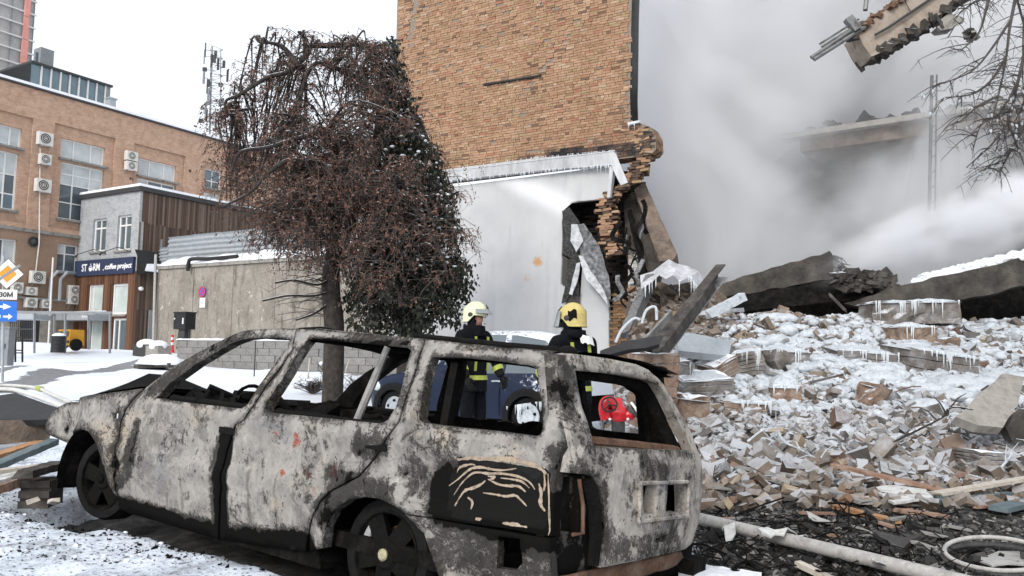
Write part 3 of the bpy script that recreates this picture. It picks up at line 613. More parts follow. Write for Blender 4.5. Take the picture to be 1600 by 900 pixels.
for a in (((54, 78, 210, 230), 'large air conditioner between the upper windows, topmost on the orange wall'), ((57, 75, 243, 259), 'small air conditioner hung under the topmost unit on the orange wall'), ((50.5, 75, 282, 302), 'large air conditioner above the cornice at the top of the vertical pipe'),
          ((192, 210, 239, 253), 'upper unit of the stacked pair of air conditioners beside the blinded window'), ((192, 209, 254.5, 268), 'lower unit of the stacked pair of air conditioners beside the blinded window'),
          ((43, 66, 424, 443), 'large air conditioner on the stained lower wall beside the white pole'), ((14, 31, 441, 458), 'air conditioner half hidden behind the diamond road sign'), ((35, 53, 448.5, 461), 'small air conditioner, upper of two behind the blue sign plates'),
          ((35, 53, 465, 480), 'small air conditioner, lower of two with a louvred face'), ((60, 75, 468, 481), 'small air conditioner just right of the white pole')): aircon(*a[0], a[1])
aircon(101, 120, 446, 475, 'tall two fan air conditioner on the wall beside the brown shop front', 2)
def pipe(name, label, pts, r, m, parent=None):
    q = MB(); q.tube(pts, r, 8)
    return tag(q.build(name, m, None, pts[0]), label, 'pipe')
def fw(px, py, d): s, z = fac(px, py); return facw(s, z, d)
pipe('cable_conduit', 'thin pale conduit running down the office wall between air conditioners', [fw(62, 232, -.06), fw(61, 300, -.06), fw(58, 380, -.22), fw(55, 424, -.06)], .035, M['acwhite'])
pipe('flag_pole', 'slim white pole standing before the stained lower office wall', [fw(65, 404, -1.2), fw(57, 545, -1.2)], .05, M['whiteframe'])
t = thing('insulated_pipes', 'pair of bent silver insulated pipes on the office wall beside the shop', 'pipe', fw(78, 470, -.1))
for o_ in (0, .55):
    s, z = fac(76, 427); z2 = fac(76, 469)[1]; q = MB(); q.tube([facw(s + o_ + 1.1, z + .15, -.05), facw(s + o_ + .35, z + .12, -.3), facw(s + o_, z - .3, -.3), facw(s + o_, z2, -.3)], .1, 8); q.build('pipe', M['galv'], t)
pipe('service_pipe', 'dark horizontal service pipe running along the lower office wall', [fw(-10, 462, -.25), fw(60, 467, -.25), fw(119, 472, -.25)], .06, M['greymetal'])
# ---- cafe
cafe = thing('cafe_building', 'two storey cafe with grey brick upper front, brown cladding and navy sign', 'building', (PC.x, PC.y, 0.9))
def cof(px, py):
    p = onplane(px, py, PC, U); return ((p - PC).dot(V), p.z)
def cofw(s, z, d=0.0): return Vector((PC.x, PC.y, 0)) + V * s + U * d + Z * z       # s grows to the left; d into the building
def wod(px, py):
    p = onplane(px, py, PC, V); return ((p - PC).dot(U), p.z)
def wodw(s, z, d=0.0): return Vector((PC.x, PC.y, 0)) + U * s + V * d + Z * z
WF = cof(127, 313)[0]; ZT = 10.2; ZG = 1.0
zs0 = cof(210, 427)[1]; zs1 = cof(211, 401.5)[1]
def cq(x0, x1, yt, yb):  # measured at right edge
    s1, s0 = cof(x0, yb)[0], cof(x1, yb)[0]; return s0, s1, cof(x1, yb)[1], cof(x1, yt)[1]
w1 = cq(143, 164, 341, 392); w2 = cq(181.5, 203, 335, 390); w3 = cq(136, 158.5, 444.5, 487); w4 = cq(173, 197, 442.5, 491)
d1 = cq(134, 157, 497, 547); d2 = cq(172.5, 194, 497, 547); d1 = (d1[0], d1[1], ZG, d1[3]); d2 = (d2[0], d2[1], ZG, d2[3])
panel('upper_wall', [(0, zs0 + .12), (WF, zs0 + .12), (WF, ZT), (0, ZT)], [rect(w1), rect(w2)], 1.0, lambda s, z, d: cofw(s, z, d), .3, [M['greybrick'], M['greybrick']], cafe, smoothf=False)
q = MB(); q.hexa([cofw(.4, ZG - .6, .5), cofw(WF, ZG - .6, .5), cofw(WF, ZG - .6, 13), cofw(.4, ZG - .6, 13), cofw(.4, ZT - .01, .5), cofw(WF, ZT - .01, .5), cofw(WF, ZT - .01, 13), cofw(.4, ZT - .01, 13)]); q.build('core', M['dark'], cafe)
panel('lower_wall', [(0.02, ZG - .5), (WF, ZG - .5), (WF, zs0 + .11), (0.02, zs0 + .11)], [rect(w3), rect(w4), rect(d1), rect(d2)], 1.0, lambda s, z, d: cofw(s, z, .03 + d), .3, [M['planks_front'], M['planks_front']], cafe, smoothf=False)
# board by board cladding on the lower front
q = MB(); k = 0; s = 0.0
holes_ = [w3, w4, d1, d2]
while s < WF - .02:
    e = min(WF, s + .145); segs = [(ZG - .5, zs0 + .11)]
    for h_ in holes_:
        if e > h_[0] and s < h_[1]:
            ns = []
            for a, b in segs:
                if h_[2] > a: ns.append((a, min(b, h_[2])))
                if h_[3] < b: ns.append((max(a, h_[3]), b))
            segs = ns
    dd = random.uniform(-.012, .004)
    for a, b in segs:
        if b - a > .05: q.hexa([cofw(s + .006, a, dd - .02), cofw(e - .006, a, dd - .02), cofw(e - .006, a, .027), cofw(s + .006, a, .027), cofw(s + .006, b, dd - .02), cofw(e - .006, b, dd - .02), cofw(e - .006, b, .027), cofw(s + .006, b, .027)])
    s = e
tag(q.build('plank', M['planks_front'], cafe), kind='stuff')
LS = 13.0
q = MB(); q.hexa([wodw(0.31, ZG - .6, .05), wodw(LS, ZG - .6, .05), wodw(LS, ZG - .6, .4), wodw(0.31, ZG - .6, .4), wodw(0.31, ZT, .05), wodw(LS, ZT, .05), wodw(LS, ZT, .4), wodw(0.31, ZT, .4)]); q.build('side_wall', M['soot'], cafe)
q = MB(); s = 0.02
for i in range(int(LS / .13)):
    e = s + .13; zz = [ZG - .5, 3.4 + random.uniform(-.05, .05), 6.3 + random.uniform(-.05, .05), 8.4 + random.uniform(-.05, .05), ZT - .02]
    for j in range(4):
        dd = random.uniform(-.02, .01); q.hexa([wodw(s + .006, zz[j] + .008, dd), wodw(e - .006, zz[j] + .008, dd), wodw(e - .006, zz[j] + .008, .045), wodw(s + .006, zz[j] + .008, .045), wodw(s + .006, zz[j + 1], dd), wodw(e - .006, zz[j + 1], dd), wodw(e - .006, zz[j + 1], .045), wodw(s + .006, zz[j + 1], .045)])
    s = e
tag(q.build('plank', M['planks_side'], cafe), kind='stuff')
q = MB(); q.hexa([cofw(-.14, ZT + .004, -.16), cofw(WF + .05, ZT + .004, -.16), cofw(WF + .05, ZT + .004, LS), cofw(-.14, ZT + .004, LS), cofw(-.14, ZT + .26, -.16), cofw(WF + .05, ZT + .26, -.16), cofw(WF + .05, ZT + .26, LS), cofw(-.14, ZT + .26, LS)]); q.build('roof_edge', M['dark'], cafe)
q = MB(); q.hexa([cofw(-.12, ZT + .264, -.14), cofw(WF, ZT + .264, -.14), cofw(WF, ZT + .264, LS), cofw(-.12, ZT + .264, LS), cofw(-.08, ZT + .42, -.1), cofw(WF, ZT + .42, -.1), cofw(WF, ZT + .42, LS), cofw(-.08, ZT + .42, LS)]); q.build('roof_snow', M['snow'], cafe)
window(cafe, *w1, [0.55], [0.72], ['glass', 'glass', 'glass', 'glass'], .14, .1, cofw, .09); window(cafe, *w2, [0.55], [0.72], ['glass', 'glass', 'glass', 'glass'], .14, .1, cofw, .09)
window(cafe, *w3, [0.72], [], ['glass_green', 'glass_green'], .1, .1, cofw, .1); window(cafe, *w4, [], [], ['glass_green'], .1, .12, cofw, .1)
window(cafe, *d1, [0.78], [], ['glass_green', 'glass'], .12, .1, cofw, .1, False).name = 'door'
window(cafe, *d2, [0.6], [], ['glass', 'glass'], .12, .12, cofw, .1, False).name = 'door'
sg = MB(); sg.hexa([cofw(.08, zs0, -.16), cofw(WF - .02, zs0, -.16), cofw(WF - .02, zs0, -.004), cofw(.08, zs0, -.004), cofw(.08, zs1, -.16), cofw(WF - .02, zs1, -.16), cofw(WF - .02, zs1, -.004), cofw(.08, zs1, -.004)])
sgo = sg.build('signboard', M['navy'], cafe)
hh = zs1 - zs0; X_ = -V
def so_(px, fr): s, _ = cof(px + 3.5, 415); return cofw(s, zs0 + hh * fr, -.165)
sz = hh * .60
q = MB(); puttext(q, 'ST', so_(128.5, .30), X_, Z, -U, sz * 1.08, .86, bold=.012); q.build('lettering', M['lettering'], sgo)
q = MB(); puttext(q, 'RM', so_(146.2, .30), X_, Z, -U, sz * 1.08, .84, bold=.012); q.build('lettering', M['lettering'], sgo)
q = MB(); puttext(q, '.', so_(161.5, .28), X_, Z, -U, sz, 1, bold=.01); q.build('lettering', M['lettering'], sgo)
q = MB(); puttext(q, 'coffee project', so_(164.5, .34), X_, Z, -U, sz * .76, 1.06, shear=.15, bold=.012); q.build('lettering', M['lettering'], sgo)
q = MB()
# the O of the name is a cup seen from the side with a curl of steam
cO = so_(142.4, .28) ; r0 = sz * .31
def dsk(cx, cy, rx_, ry_, n=18, a0=0, a1=2 * math.pi): return [cO + X_ * (cx + rx_ * math.cos(lerp(a0, a1, i / (n - 1)))) + Z * (cy + ry_ * math.sin(lerp(a0, a1, i / (n - 1)))) for i in range(n)]
q.prism(dsk(0, .36 * sz, r0, r0 * 1.25, 14, math.pi, 2 * math.pi), -U * .008)
q.tube(dsk(0, .36 * sz, r0 * .85, r0 * .5, 14), .018, 4); q.tube(dsk(r0 * 1.15, .24 * sz, r0 * .35, r0 * .4, 10), .018, 4)
q.tube(curve([cO + X_ * (-.05 * sz) + Z * (.45 * sz), cO + X_ * (.07 * sz) + Z * (.6 * sz), cO + X_ * (-.02 * sz) + Z * (.7 * sz), cO + X_ * (.06 * sz) + Z * (.82 * sz)], 4), .018, 4)
q.build('lettering', M['lettering'], sgo)
# entrance canopy, sign lamps, side awning, alley door, wall lamp
can = thing('entrance_canopy', 'flat grey canopy with a little snow over the left cafe door', 'canopy', cofw(5, 3.0, -1))
s0 = cof(115, 495)[0]; s1 = cof(172, 495)[0]; zc = cof(172, 500)[1]
q = MB(); q.hexa([cofw(s1, zc - .05, -1.3), cofw(s0, zc - .05, -1.3), cofw(s0, zc - .05, -.03), cofw(s1, zc - .05, -.03), cofw(s1, zc + .32, -1.3), cofw(s0, zc + .32, -1.3), cofw(s0, zc + .45, -.03), cofw(s1, zc + .45, -.03)]); q.build('canopy_box', M['galv'], can)
q = MB(); q.hexa([cofw(s1 + .1, zc + .33, -1.25), cofw(s0 - .1, zc + .33, -1.25), cofw(s0 - .1, zc + .46, -.1), cofw(s1 + .1, zc + .46, -.1), cofw(s1 + .3, zc + .42, -1.1), cofw(s0 - .3, zc + .42, -1.1), cofw(s0 - .3, zc + .55, -.1), cofw(s1 + .3, zc + .55, -.1)]); q.build('snow_cover', M['snow'], can)
q = MB(); s_, z_ = cof(162, 497); puttext(q, 'Storm', cofw(s_, zc + .08, -1.31), X_, Z, -U, .22, 1, .006); q.build('lettering', M['lettering'], can)
for i_, (p0, dx) in enumerate((((205, 399), 0), ((166, 402), 0))):
    s_, z_ = cof(*p0); q = MB(); q.tube([cofw(s_, zs1 + .3, 0), cofw(s_ + .5, zs1 + .55, -.5), cofw(s_ + 1.4, zs1 + .25, -.9)], .025, 5); q.tube([cofw(s_ + 1.4, zs1 + .25, -.9), cofw(s_ + 1.55, zs1 + .12, -.95)], [.03, .09], 6)
    tag(q.build('sign_lamp', M['dark'], None, cofw(s_, zs1 + .3, 0)), ('thin gooseneck lamp over the right end of the navy cafe sign', 'thin gooseneck lamp over the middle of the navy cafe sign')[i_], 'lamp', 'lamps over the cafe sign')
aw = thing('side_awning', 'black pent awning with snow on its slope beside the brown cladding', 'awning', wodw(1, 5.8, -.5))
sa0, sa1 = wod(214, 420)[0], wod(258, 410)[0] + 1.2; za = wod(215, 428)[1]
q = MB(); q.prism([wodw(sa0 - .2, za, -1.0), wodw(sa1, za, -1.0), wodw(sa1, za + 1.3, -.03), wodw(sa0 - .2, za + 1.3, -.03)], Z * .07); q.prism([wodw(sa0, za, -.95), wodw(sa0, za, -.03), wodw(sa0, za + 1.25, -.03)], U * .04); q.build('awning_panel', M['blackpaint'], aw)
q = MB(); q.prism([wodw(sa0 - .15, za + .06, -.97), wodw(sa1 - .1, za + .06, -.97), wodw(sa1 - .2, za + .62, -.53), wodw(sa0 + .2, za + .5, -.6)], Z * .1); q.build('snow_cover', M['snow'], aw)
q = MB(); q.box(wodw(1.35, ZG + 1.2, -.06), (.9, .08, 2.5), (U, V, Z)); q.box(wodw(1.65, ZG + 1.2, -.13), (.05, .05, .2), (U, V, Z)); tag(q.build('alley_door', M['greymetal'], None, wodw(1.35, ZG, -.06)), 'grey steel door in the dark alley beside the cafe', 'door')
q = MB(); s_, z_ = wod(215.5, 450); q.tube([wodw(s_ + .05, z_, 0), wodw(s_, z_, -.25)], .04, 6); q.ball(wodw(s_, z_ - .05, -.3), (.14, .14, .12), 10, 6); tag(q.build('wall_lamp', M['whiteframe'], None, wodw(s_, z_, 0)), 'round white lamp on the corner of the brown cladding', 'lamp')
# ---- roofscape behind the office
tw = thing('scaffolded_tower', 'tall tower wrapped in grey netting with pale scaffold tubes and red strips', 'building', at(10, 300, 66))
TP = onplane(54.5, 65, at(54.5, 65, 66), U); tl = 0
def tww(s, z, d=0.0): return Vector((TP.x, TP.y, 0)) + U * s + V * d + Z * z
q = MB(); q.hexa([tww(-14, 0, .3), tww(0, 0, .3), tww(0, 0, 14), tww(-14, 0, 14), tww(-14, 46, .3), tww(0, 46, .3), tww(0, 46, 14), tww(-14, 46, 14)]); q.build('netted_wall', M['net'], tw)
for k in range(18):
    z = 19 + k * 1.15; q = MB(); q.beam(tww(-14, z, .12), tww(.05, z, .12), .10, .12); q.build('scaffold_tube', M['tubewhite'], tw)
for k in range(8):
    s = -.1 - k * 1.75; q = MB(); q.beam(tww(s, 15, .2), tww(s, 46, .2), .06, .06, U); q.build('upright', M['greymetal'], tw)
for s in (-.75, -5.6):
    q = MB()
    for k in range(14): q.hexa([tww(s + random.uniform(-.1, .1) - .24, 17 + k * 2, .05), tww(s + .24, 17 + k * 2, .05), tww(s + .24, 17 + k * 2, .1), tww(s - .24, 17 + k * 2, .1), tww(s - .2, 18.95 + k * 2, .05), tww(s + random.uniform(.1, .3), 18.95 + k * 2, .05), tww(s + .24, 18.95 + k * 2, .1), tww(s - .24, 18.95 + k * 2, .1)])
    tag(q.build('red_strip', M['strip'], tw), kind='stuff')
gp = thing('rooftop_glazing', 'blue grey glazed rooftop room with white mullions behind the brick parapet', 'building', at(110, 160, 60))
GPt = at(110, 140, 56)
def gpp(px, py): p = onplane(px, py, GPt, V); return ((p - GPt).dot(U), p.z)
def gpw(s, z, d=0.0): return Vector((GPt.x, GPt.y, 0)) + U * s + V * d + Z * z
a0 = gpp(50, 100)[0]; a1 = gpp(165, 134)[0]; zt = gpp(165, 134)[1]; zb = zt - 4.2
q = MB(); q.hexa([gpw(a0 - .1, zt, -.15), gpw(a1 + .5, zt, -.15), gpw(a1 + .5, zt, 5), gpw(a0 - .1, zt, 5), gpw(a0 - .1, zt + .15, -.15), gpw(a1 + .5, zt + .15, -.15), gpw(a1 + .5, zt + .15, 5), gpw(a0 - .1, zt + .15, 5)]); q.build('roof', M['dark'], gp)
q = MB(); q.hexa([gpw(a1 + .04, zb, 0), gpw(a1 + .4, zb, 0), gpw(a1 + .4, zb, 5), gpw(a1 + .04, zb, 5), gpw(a1 + .04, zt, 0), gpw(a1 + .4, zt, 0), gpw(a1 + .4, zt, 5), gpw(a1 + .04, zt, 5)]); q.build('end_wall', M['greymetal'], gp)
for k in range(8):
    e0, e1 = lerp(a0, a1, k / 8), lerp(a0, a1, (k + 1) / 8); q = MB(); q.quad(gpw(e0, zb, .06), gpw(e1, zb, .06), gpw(e1, zt, .06), gpw(e0, zt, .06)); q.build('pane', M['glass_blue'], gp)
    q = MB(); q.beam(gpw(e1, zb, 0), gpw(e1, zt - .01, 0), .09, .1, U); q.build('mullion', M['tubewhite'], gp)
q = MB(); q.hexa([gpw(a0, zb + 1.15, .0), gpw(a1, zb + 1.15, .0), gpw(a1, zb + 1.15, .05), gpw(a0, zb + 1.15, .05), gpw(a0, zb + 1.27, .0), gpw(a1, zb + 1.27, .0), gpw(a1, zb + 1.27, .05), gpw(a0, zb + 1.27, .05)]); q.build('transom', M['greymetal'], gp)
rb = thing('rooftop_plant_box', 'small grey rooftop box beside the netted tower with a pale blue panel', 'rooftop box', at(68, 100, 59))
c_ = at(68, 94, 60); q = MB(); q.box(c_, (1.0, 1.0, 1.6), (U, V, Z)); q.build('box_body', M['greymetal'], rb); q = MB(); q.box(at(59, 92, 59.5), (.35, .1, 1.0), (U, V, Z)); q.build('blue_panel', M['glass_blue'], rb)
q = MB(); c_ = at(173, 163, 57); q.box(c_, (.5, .5, .7), (U, V, Z)); q.box(c_ + Z * .4, (.65, .65, .1), (U, V, Z)); tag(q.build('chimney_stub', M['galv'], None, c_ - Z * .35), 'short pale vent stub on the brick parapet right of the glazed room', 'vent')
# lattice mast
mt = thing('antenna_mast', 'tall slim lattice mast crowded with antennas behind the office roof', 'antenna mast', at(335, 300, 95))
mb_, tp_ = at(331, 330, 95), at(336, 76, 95); ax = (tp_ - mb_).normalized(); rr_ = .95
legs = [Vector((math.cos(a) * rr_, math.sin(a) * rr_, 0)) for a in (.4, 2.5, 4.6)]
for l in legs: q = MB(); q.beam(mb_ + l, tp_ + l * .7, .09, .09); q.build('leg', M['greymetal'], mt)
q = MB(); L = (tp_ - mb_).length; n = 18
for k in range(n):
    a_, b_ = mb_ + ax * L * k / n, mb_ + ax * L * (k + 1) / n
    for i in range(3): q.beam(a_ + legs[i], b_ + legs[(i + 1) % 3], .045, .045); q.beam(b_ + legs[i], b_ + legs[(i + 1) % 3], .04, .04)
tag(q.build('lattice_bracing', M['greymetal'], mt), kind='stuff')
for k in range(22):
    h = L - random.uniform(0, 9.5); a = random.uniform(0, 6.28); p = mb_ + ax * h + Vector((math.cos(a), math.sin(a), 0)) * random.uniform(.9, 1.5); q = MB(); s_ = random.choice(((.22, .18, 1.5), (.3, .2, .9), (.45, .3, .45), (.12, .12, 1.8)))
    q.box(p, s_); q.beam(mb_ + ax * h, p, .05, .05); q.build('antenna', random.choice((M['dark'], M['greymetal'], M['dark'])), mt)
# ---- long concrete wall with sheet fence above
WP = at(247, 420, 42.5)
def cw(px, py): p = onplane(px, py, WP, U); return (-(p - WP).dot(V), p.z)
def cww(s, z, d=0.0): return Vector((WP.x, WP.y, 0)) - V * s + U * d + Z * z     # s grows to the right and nearer; d behind the wall
yw = thing('concrete_yard_wall', 'long stained concrete yard wall with snow along its top', 'wall', cww(0, 0.8, 0)); zt0 = cw(252, 421)[1]
LW = 24.0
k = 0; s = 0.0
while s < LW:
    e = min(LW, s + 3.0); q = MB(); q.hexa([cww(s + .015, .2, random.uniform(0, .03)), cww(e - .015, .2, random.uniform(0, .03)), cww(e - .015, .2, .3), cww(s + .015, .2, .3), cww(s + .015, zt0, 0), cww(e - .015, zt0, 0), cww(e - .015, zt0, .3), cww(s + .015, zt0, .3)]); q.build('wall_panel', M['concwall'], yw); s = e
q = MB(); q.hexa([cww(-.1, zt0 + .004, -.12), cww(LW, zt0 + .004, -.12), cww(LW, zt0 + .004, .5), cww(-.1, zt0 + .004, .5), cww(-.1, zt0 + .18, -.12), cww(LW, zt0 + .18, -.12), cww(LW, zt0 + .18, .5), cww(-.1, zt0 + .18, .5)]); q.build('coping', M['concrete'], yw)
q = MB()
def sn(a, b): 
    s = a * LW; h = .28 + .22 * nz(s * 1.3, 1, 7) + .12 * nz(s * 5, 2, 1); return cww(s, zt0 + .15 + math.sin(min(1, b * 1.2) * math.pi * .62) * (h + .35 * b), -.16 + .05 * nz(s * 4, b, 2) + b * 1.5)
q.grid(sn, 120, 8); q.build('snow_cap', M['snow'], yw, smoothf=True)
q = MB()
q.hexa([cww(-.1, zt0 + .19, .55), cww(LW, zt0 + .19, .55), cww(LW, zt0 + .19, 2.0), cww(-.1, zt0 + .19, 2.0), cww(-.1, zt0 + .5, .9), cww(LW, zt0 + .5, .9), cww(LW, zt0 + .5, 2.0), cww(-.1, zt0 + .5, 2.0)]); q.build('roof_bed', M['concrete'], yw)
sf = thing('corrugated_fence', 'grey corrugated sheet fence standing above the snowy wall top', 'fence', cww(.5, zt0 + .4, 2.1))
FP = cww(0, 0, 2.1)
def fcx(px, py): p = onplane(px, py, FP, U); return (-(p - WP).dot(V), p.z)
for a_, (p0, p1, zz_) in enumerate(((250, 263, -.55), (263, 301, 0), (301, 345, .02), (345, 396, 0), (396, 450, .02), (450, 520, 0))):
    s0, s1 = fcx(p0, 380)[0], fcx(p1, 380)[0]; zt_ = fcx(263, 371)[1] + zz_; zb_ = zt0 + .35; q = MB(); nr = 28
    def cor(a, b): return cww(lerp(s0, s1, a), lerp(zb_, zt_, b), 2.1 + .045 * math.sin(b * nr * 1.5))
    q.grid(cor, 1, 56); q.build('sheet', M['galv'], sf, smoothf=True)
for px in (250, 301, 396): s_ = fcx(px, 380)[0]; q = MB(); q.beam(cww(s_, zt0 + .3, 2.2), cww(s_, fcx(263, 371)[1] - .05, 2.2), .07, .07, U); q.build('post', M['greymetal'], sf)
def cwp(px, py, d): s, z = cw(px, py); return cww(s, z, d)
q = MB(); q.tube([cwp(248.5, 398, -.2), cwp(244.5, 547, -.2)], .07, 8); tag(q.build('drain_pipe', M['pole'], None, cwp(244.5, 547, -.2)), 'pale upright pipe at the left end of the concrete wall', 'pipe')
q = MB(); q.tube(curve([cwp(300, 424, -.25), cwp(301, 412, -.25), cwp(305, 405.5, -.2), cwp(325, 404, .1), cwp(366, 400, .2)], 5), .10, 8); tag(q.build('roof_pipe', M['blackpaint'], None, cwp(300, 424, -.25)), 'bent black pipe lying on the snowy wall top', 'pipe')
# no-stopping sign with plate
ns = thing('no_stopping_sign', 'faded round no stopping sign with a small plate on the concrete wall', 'road sign', cwp(317, 456, -.05)); c_ = cwp(317.5, 456, -.04); r_ = .26
q = MB(); q.lathe(c_, -U, [(0, 0), (r_, 0), (r_, .03), (0, .03)], 24); f_ = q.build('disc', M['signblue'], ns)
q = MB(); q.lathe(c_ - U * .032, -U, [(r_ * .8, 0), (r_, 0), (r_, .008), (r_ * .8, .008)], 24, True); q.beam(c_ - U * .036 + (V + Z) * r_ * .55, c_ - U * .036 - (V + Z) * r_ * .55, .06, .008, U); q.beam(c_ - U * .037 + (V - Z) * r_ * .55, c_ - U * .037 - (V - Z) * r_ * .55, .06, .008, U); q.build('red_cross', M['signred'], f_)
q = MB(); q.box(cwp(317.5, 473, -.04), (.42, .03, .5), (V, U, Z)); q.build('plate', M['signwhite'], ns)
# power cabinet
pc = thing('control_cabinet', 'black box cabinet on thin legs before the concrete wall', 'cabinet', at(289, 531, 33.5)); cc_ = at(288.5, 502, 33.5)
q = MB(); q.box(cc_, (.75, .5, .68), (-V, U, Z)); q.box(cc_ + Z * .36, (.8, .56, .05), (-V, U, Z)); q.build('housing', M['blackpaint'], pc)
q = MB(); q.box(cc_ - U * .26 - V * .25, (.07, .04, .25), (-V, U, Z)); q.box(cc_ - U * .26 + V * .3 + Z * .1, (.06, .04, .06), (-V, U, Z)); q.build('handle', M['whiteframe'], pc)
for s_ in (-.3, .3): q = MB(); q.beam(cc_ - Z * .34 + V * s_, cc_ - Z * 1.15 + V * s_ * 1.35, .05, .05, U); q.build('leg', M['dark'], pc)
q = MB(); q.box(cc_ - Z * .7 - V * .05, (.36, .3, .7), (-V, U, Z)); q.build('lower_box', M['dark'], pc)
# low block wall, block by block
LP = at(276, 555, 31.0)
lw = thing('low_block_wall', 'low wall of weathered concrete blocks with a snow line on top', 'wall', LP)
def lww(s, z, d=0.0): return Vector((LP.x, LP.y, 0)) - V * s + U * d + Z * z
zl = onplane(276, 532, LP, U).z; base_ = gz(0, 30) - .25; nrow = 5; hb = (zl - base_) / nrow
bm0 = MB(); bm0.hexa([(-.29, 0, 0), (.29, 0, 0), (.29, .3, 0), (-.29, .3, 0), (-.29, 0, hb - .012), (.29, 0, hb - .012), (.29, .3, hb - .012), (-.29, .3, hb - .012)])
b0 = bm0.build('block', M['block'], None, (0, 0, 0)); b0.parent = lw; bme = b0.data; first = True; rotz = math.atan2(-V.y, -V.x); zdrop = lambda s: 0
for r in range(nrow):
    s = -.3 if r % 2 else 0.0
    while s < 11.4:
        o = b0 if first else link('block', bme, lw); first = False
        p = lww(max(s, 0) + .3, base_ + r * hb, random.uniform(-.02, .02)); o.location = p - LP; o.rotation_euler = (0, 0, rotz + random.uniform(-.012, .012)); s += .6
q = MB(); q.hexa([lww(-.02, base_, .05), lww(11.7, base_, .05), lww(11.7, base_, .27), lww(-.02, base_, .27), lww(-.02, zl - .02, .05), lww(11.7, zl - .02, .05), lww(11.7, zl - .02, .27), lww(-.02, zl - .02, .27)]); q.build('mortar_core', M['mortar'], lw)
q = MB(); q.grid(lambda a, b: lww(-.05 + a * 11.8, zl + .02 + .07 * math.sin(b * math.pi) * (1 + .5 * nz(a * 30, b, 1)), -.06 + .42 * b), 90, 5); q.build('snow_cap', M['snow'], lw, smoothf=True)
# red-white post, snow lumps, concrete blocks
rp = thing('traffic_post', 'slim red and white banded post beside the low block wall', 'bollard', at(269.5, 549, 34)); b_, t_ = at(269.5, 551, 34), at(269.5, 523, 34)
for k in range(7): q = MB(); q.tube([b_.lerp(t_, k / 7), b_.lerp(t_, (k + 1) / 7)], .055 if k else .075, 10); q.build('band', M['signred'] if k < 3 or k % 2 == 0 else M['signwhite'], rp)
def snowlump(name, label, px, py, d, w, h, cat, base=M['concrete'], grp=None):
    c = at(px, py, d); c.z = gheight(c.x, c.y); t = thing(name, label, cat, c, grp); q = MB(); q.box(c + Z * h * .25, (w, w * .8, h * .9), (V, U, Z)); q.build('block_body', base, t)
    q = MB(); q.ball(c + Z * h * .66, (w * .53, w * .46, h * .36), 16, 10, (V, U, Z))
    q.v = [tuple(Vector(p) + Vector((0, 0, .025 * nz(p[0] * 3, p[1] * 3, p[2] * 3)))) for p in q.v]; q.build('snow_cap', M['snow'], t, smoothf=True)
snowlump('concrete_bollard', 'squat concrete bollard with a round snow cap left of the red and white post', 248, 545, 37, .9, .8, 'bollard')
snowlump('concrete_bollard', 'squat dark bollard under a leaning snow cap next to the drain pipe', 230, 542, 38, 1.0, .8, 'bollard', M['dark'])
c_ = at(250, 566, 28); c_.z = gheight(c_.x, c_.y); t = thing('snow_covered_slab', 'broad low slab buried under smooth thick snow beside the road', 'snow pile', c_)
q = MB(); q.prism([c_ + V * .9 - U * .4 + Z * .02, c_ - V * .9 - U * .3 + Z * .1, c_ - V * .8 + U * .5 + Z * .1, c_ + V * .7 + U * .5 + Z * .02], Z * .14); q.build('slab', M['slab_dark'], t)
q = MB(); q.ball(c_ + Z * .2, (.98, .6, .34), 20, 10, (V, U, Z)); q.v = [tuple(Vector(p) + Vector((.05 * nz(p[0] * 2, p[1] * 2, 4), 0, .08 * nz(p[0] * 2, p[1] * 2, p[2])))) if p[2] > c_.z + .18 else (p[0], p[1], c_.z + .17) for p in q.v]; q.build('snow_cap', M['snow'], t, smoothf=True)
# sticks and shrubs by the low wall
for i_, (a_, b_, dd_, r_, lb) in enumerate((((399.5, 532), (396, 612), 22, .018, 'thin dark stake standing upright in the snow seen through the front window'), ((484, 560), (480, 604), 21, .022, 'pale wooden stake in the snow seen through the rear door window, left one'), ((546, 562), (533, 600), 21, .02, 'pale leaning stake beside the snowy shrub, right one'))):
    q = MB(); q.tube([at(*b_, dd_), at(*a_, dd_)], r_, 6); tag(q.build('stake', M['wood_pale'] if i_ else M['dark'], None, at(*b_, dd_)), lb, 'stake')
def shrub(px, py, d, h, r, n, label):
    c = at(px, py, d); c.z = gheight(c.x, c.y); t = thing('shrub', label, 'shrub', c, 'snowy shrubs by the low wall'); q = MB(); s_ = MB()
    for i in range(n):
        a = random.uniform(0, 6.28); e = c + Vector((math.cos(a) * r * random.random(), math.sin(a) * r * random.random(), h * random.uniform(.4, 1))); m = c.lerp(e, .5) + Vector((random.uniform(-.1, .1), random.uniform(-.1, .1), .06)); q.tube([c + (m - c) * .02, m, e], [.012, .008, .004], 4, False)
        for k in range(4): b = m.lerp(e, random.random()); q.tube([b, b + Vector((random.uniform(-.12, .12), random.uniform(-.12, .12), random.uniform(0, .15)))], [.006, .003], 3, False)
        if i % 3 == 0: s_.ball(e + Z * .02, (random.uniform(.04, .09), random.uniform(.04, .09), random.uniform(.03, .06)), 7, 5)
    tag(q.build('twigs', M['twig'], t), kind='stuff'); tag(s_.build('snow_tufts', M['snow'], t, smoothf=True), kind='stuff')
shrub(518, 545, 20, .95, .35, 60, 'bushy dark shrub dusted with snow by the tree trunk'); shrub(490, 604, 19, .35, .5, 70, 'low spreading shrub half buried in snow'); shrub(560, 600, 18.5, .5, .4, 50, 'thin twiggy shrub in front of the blue car')
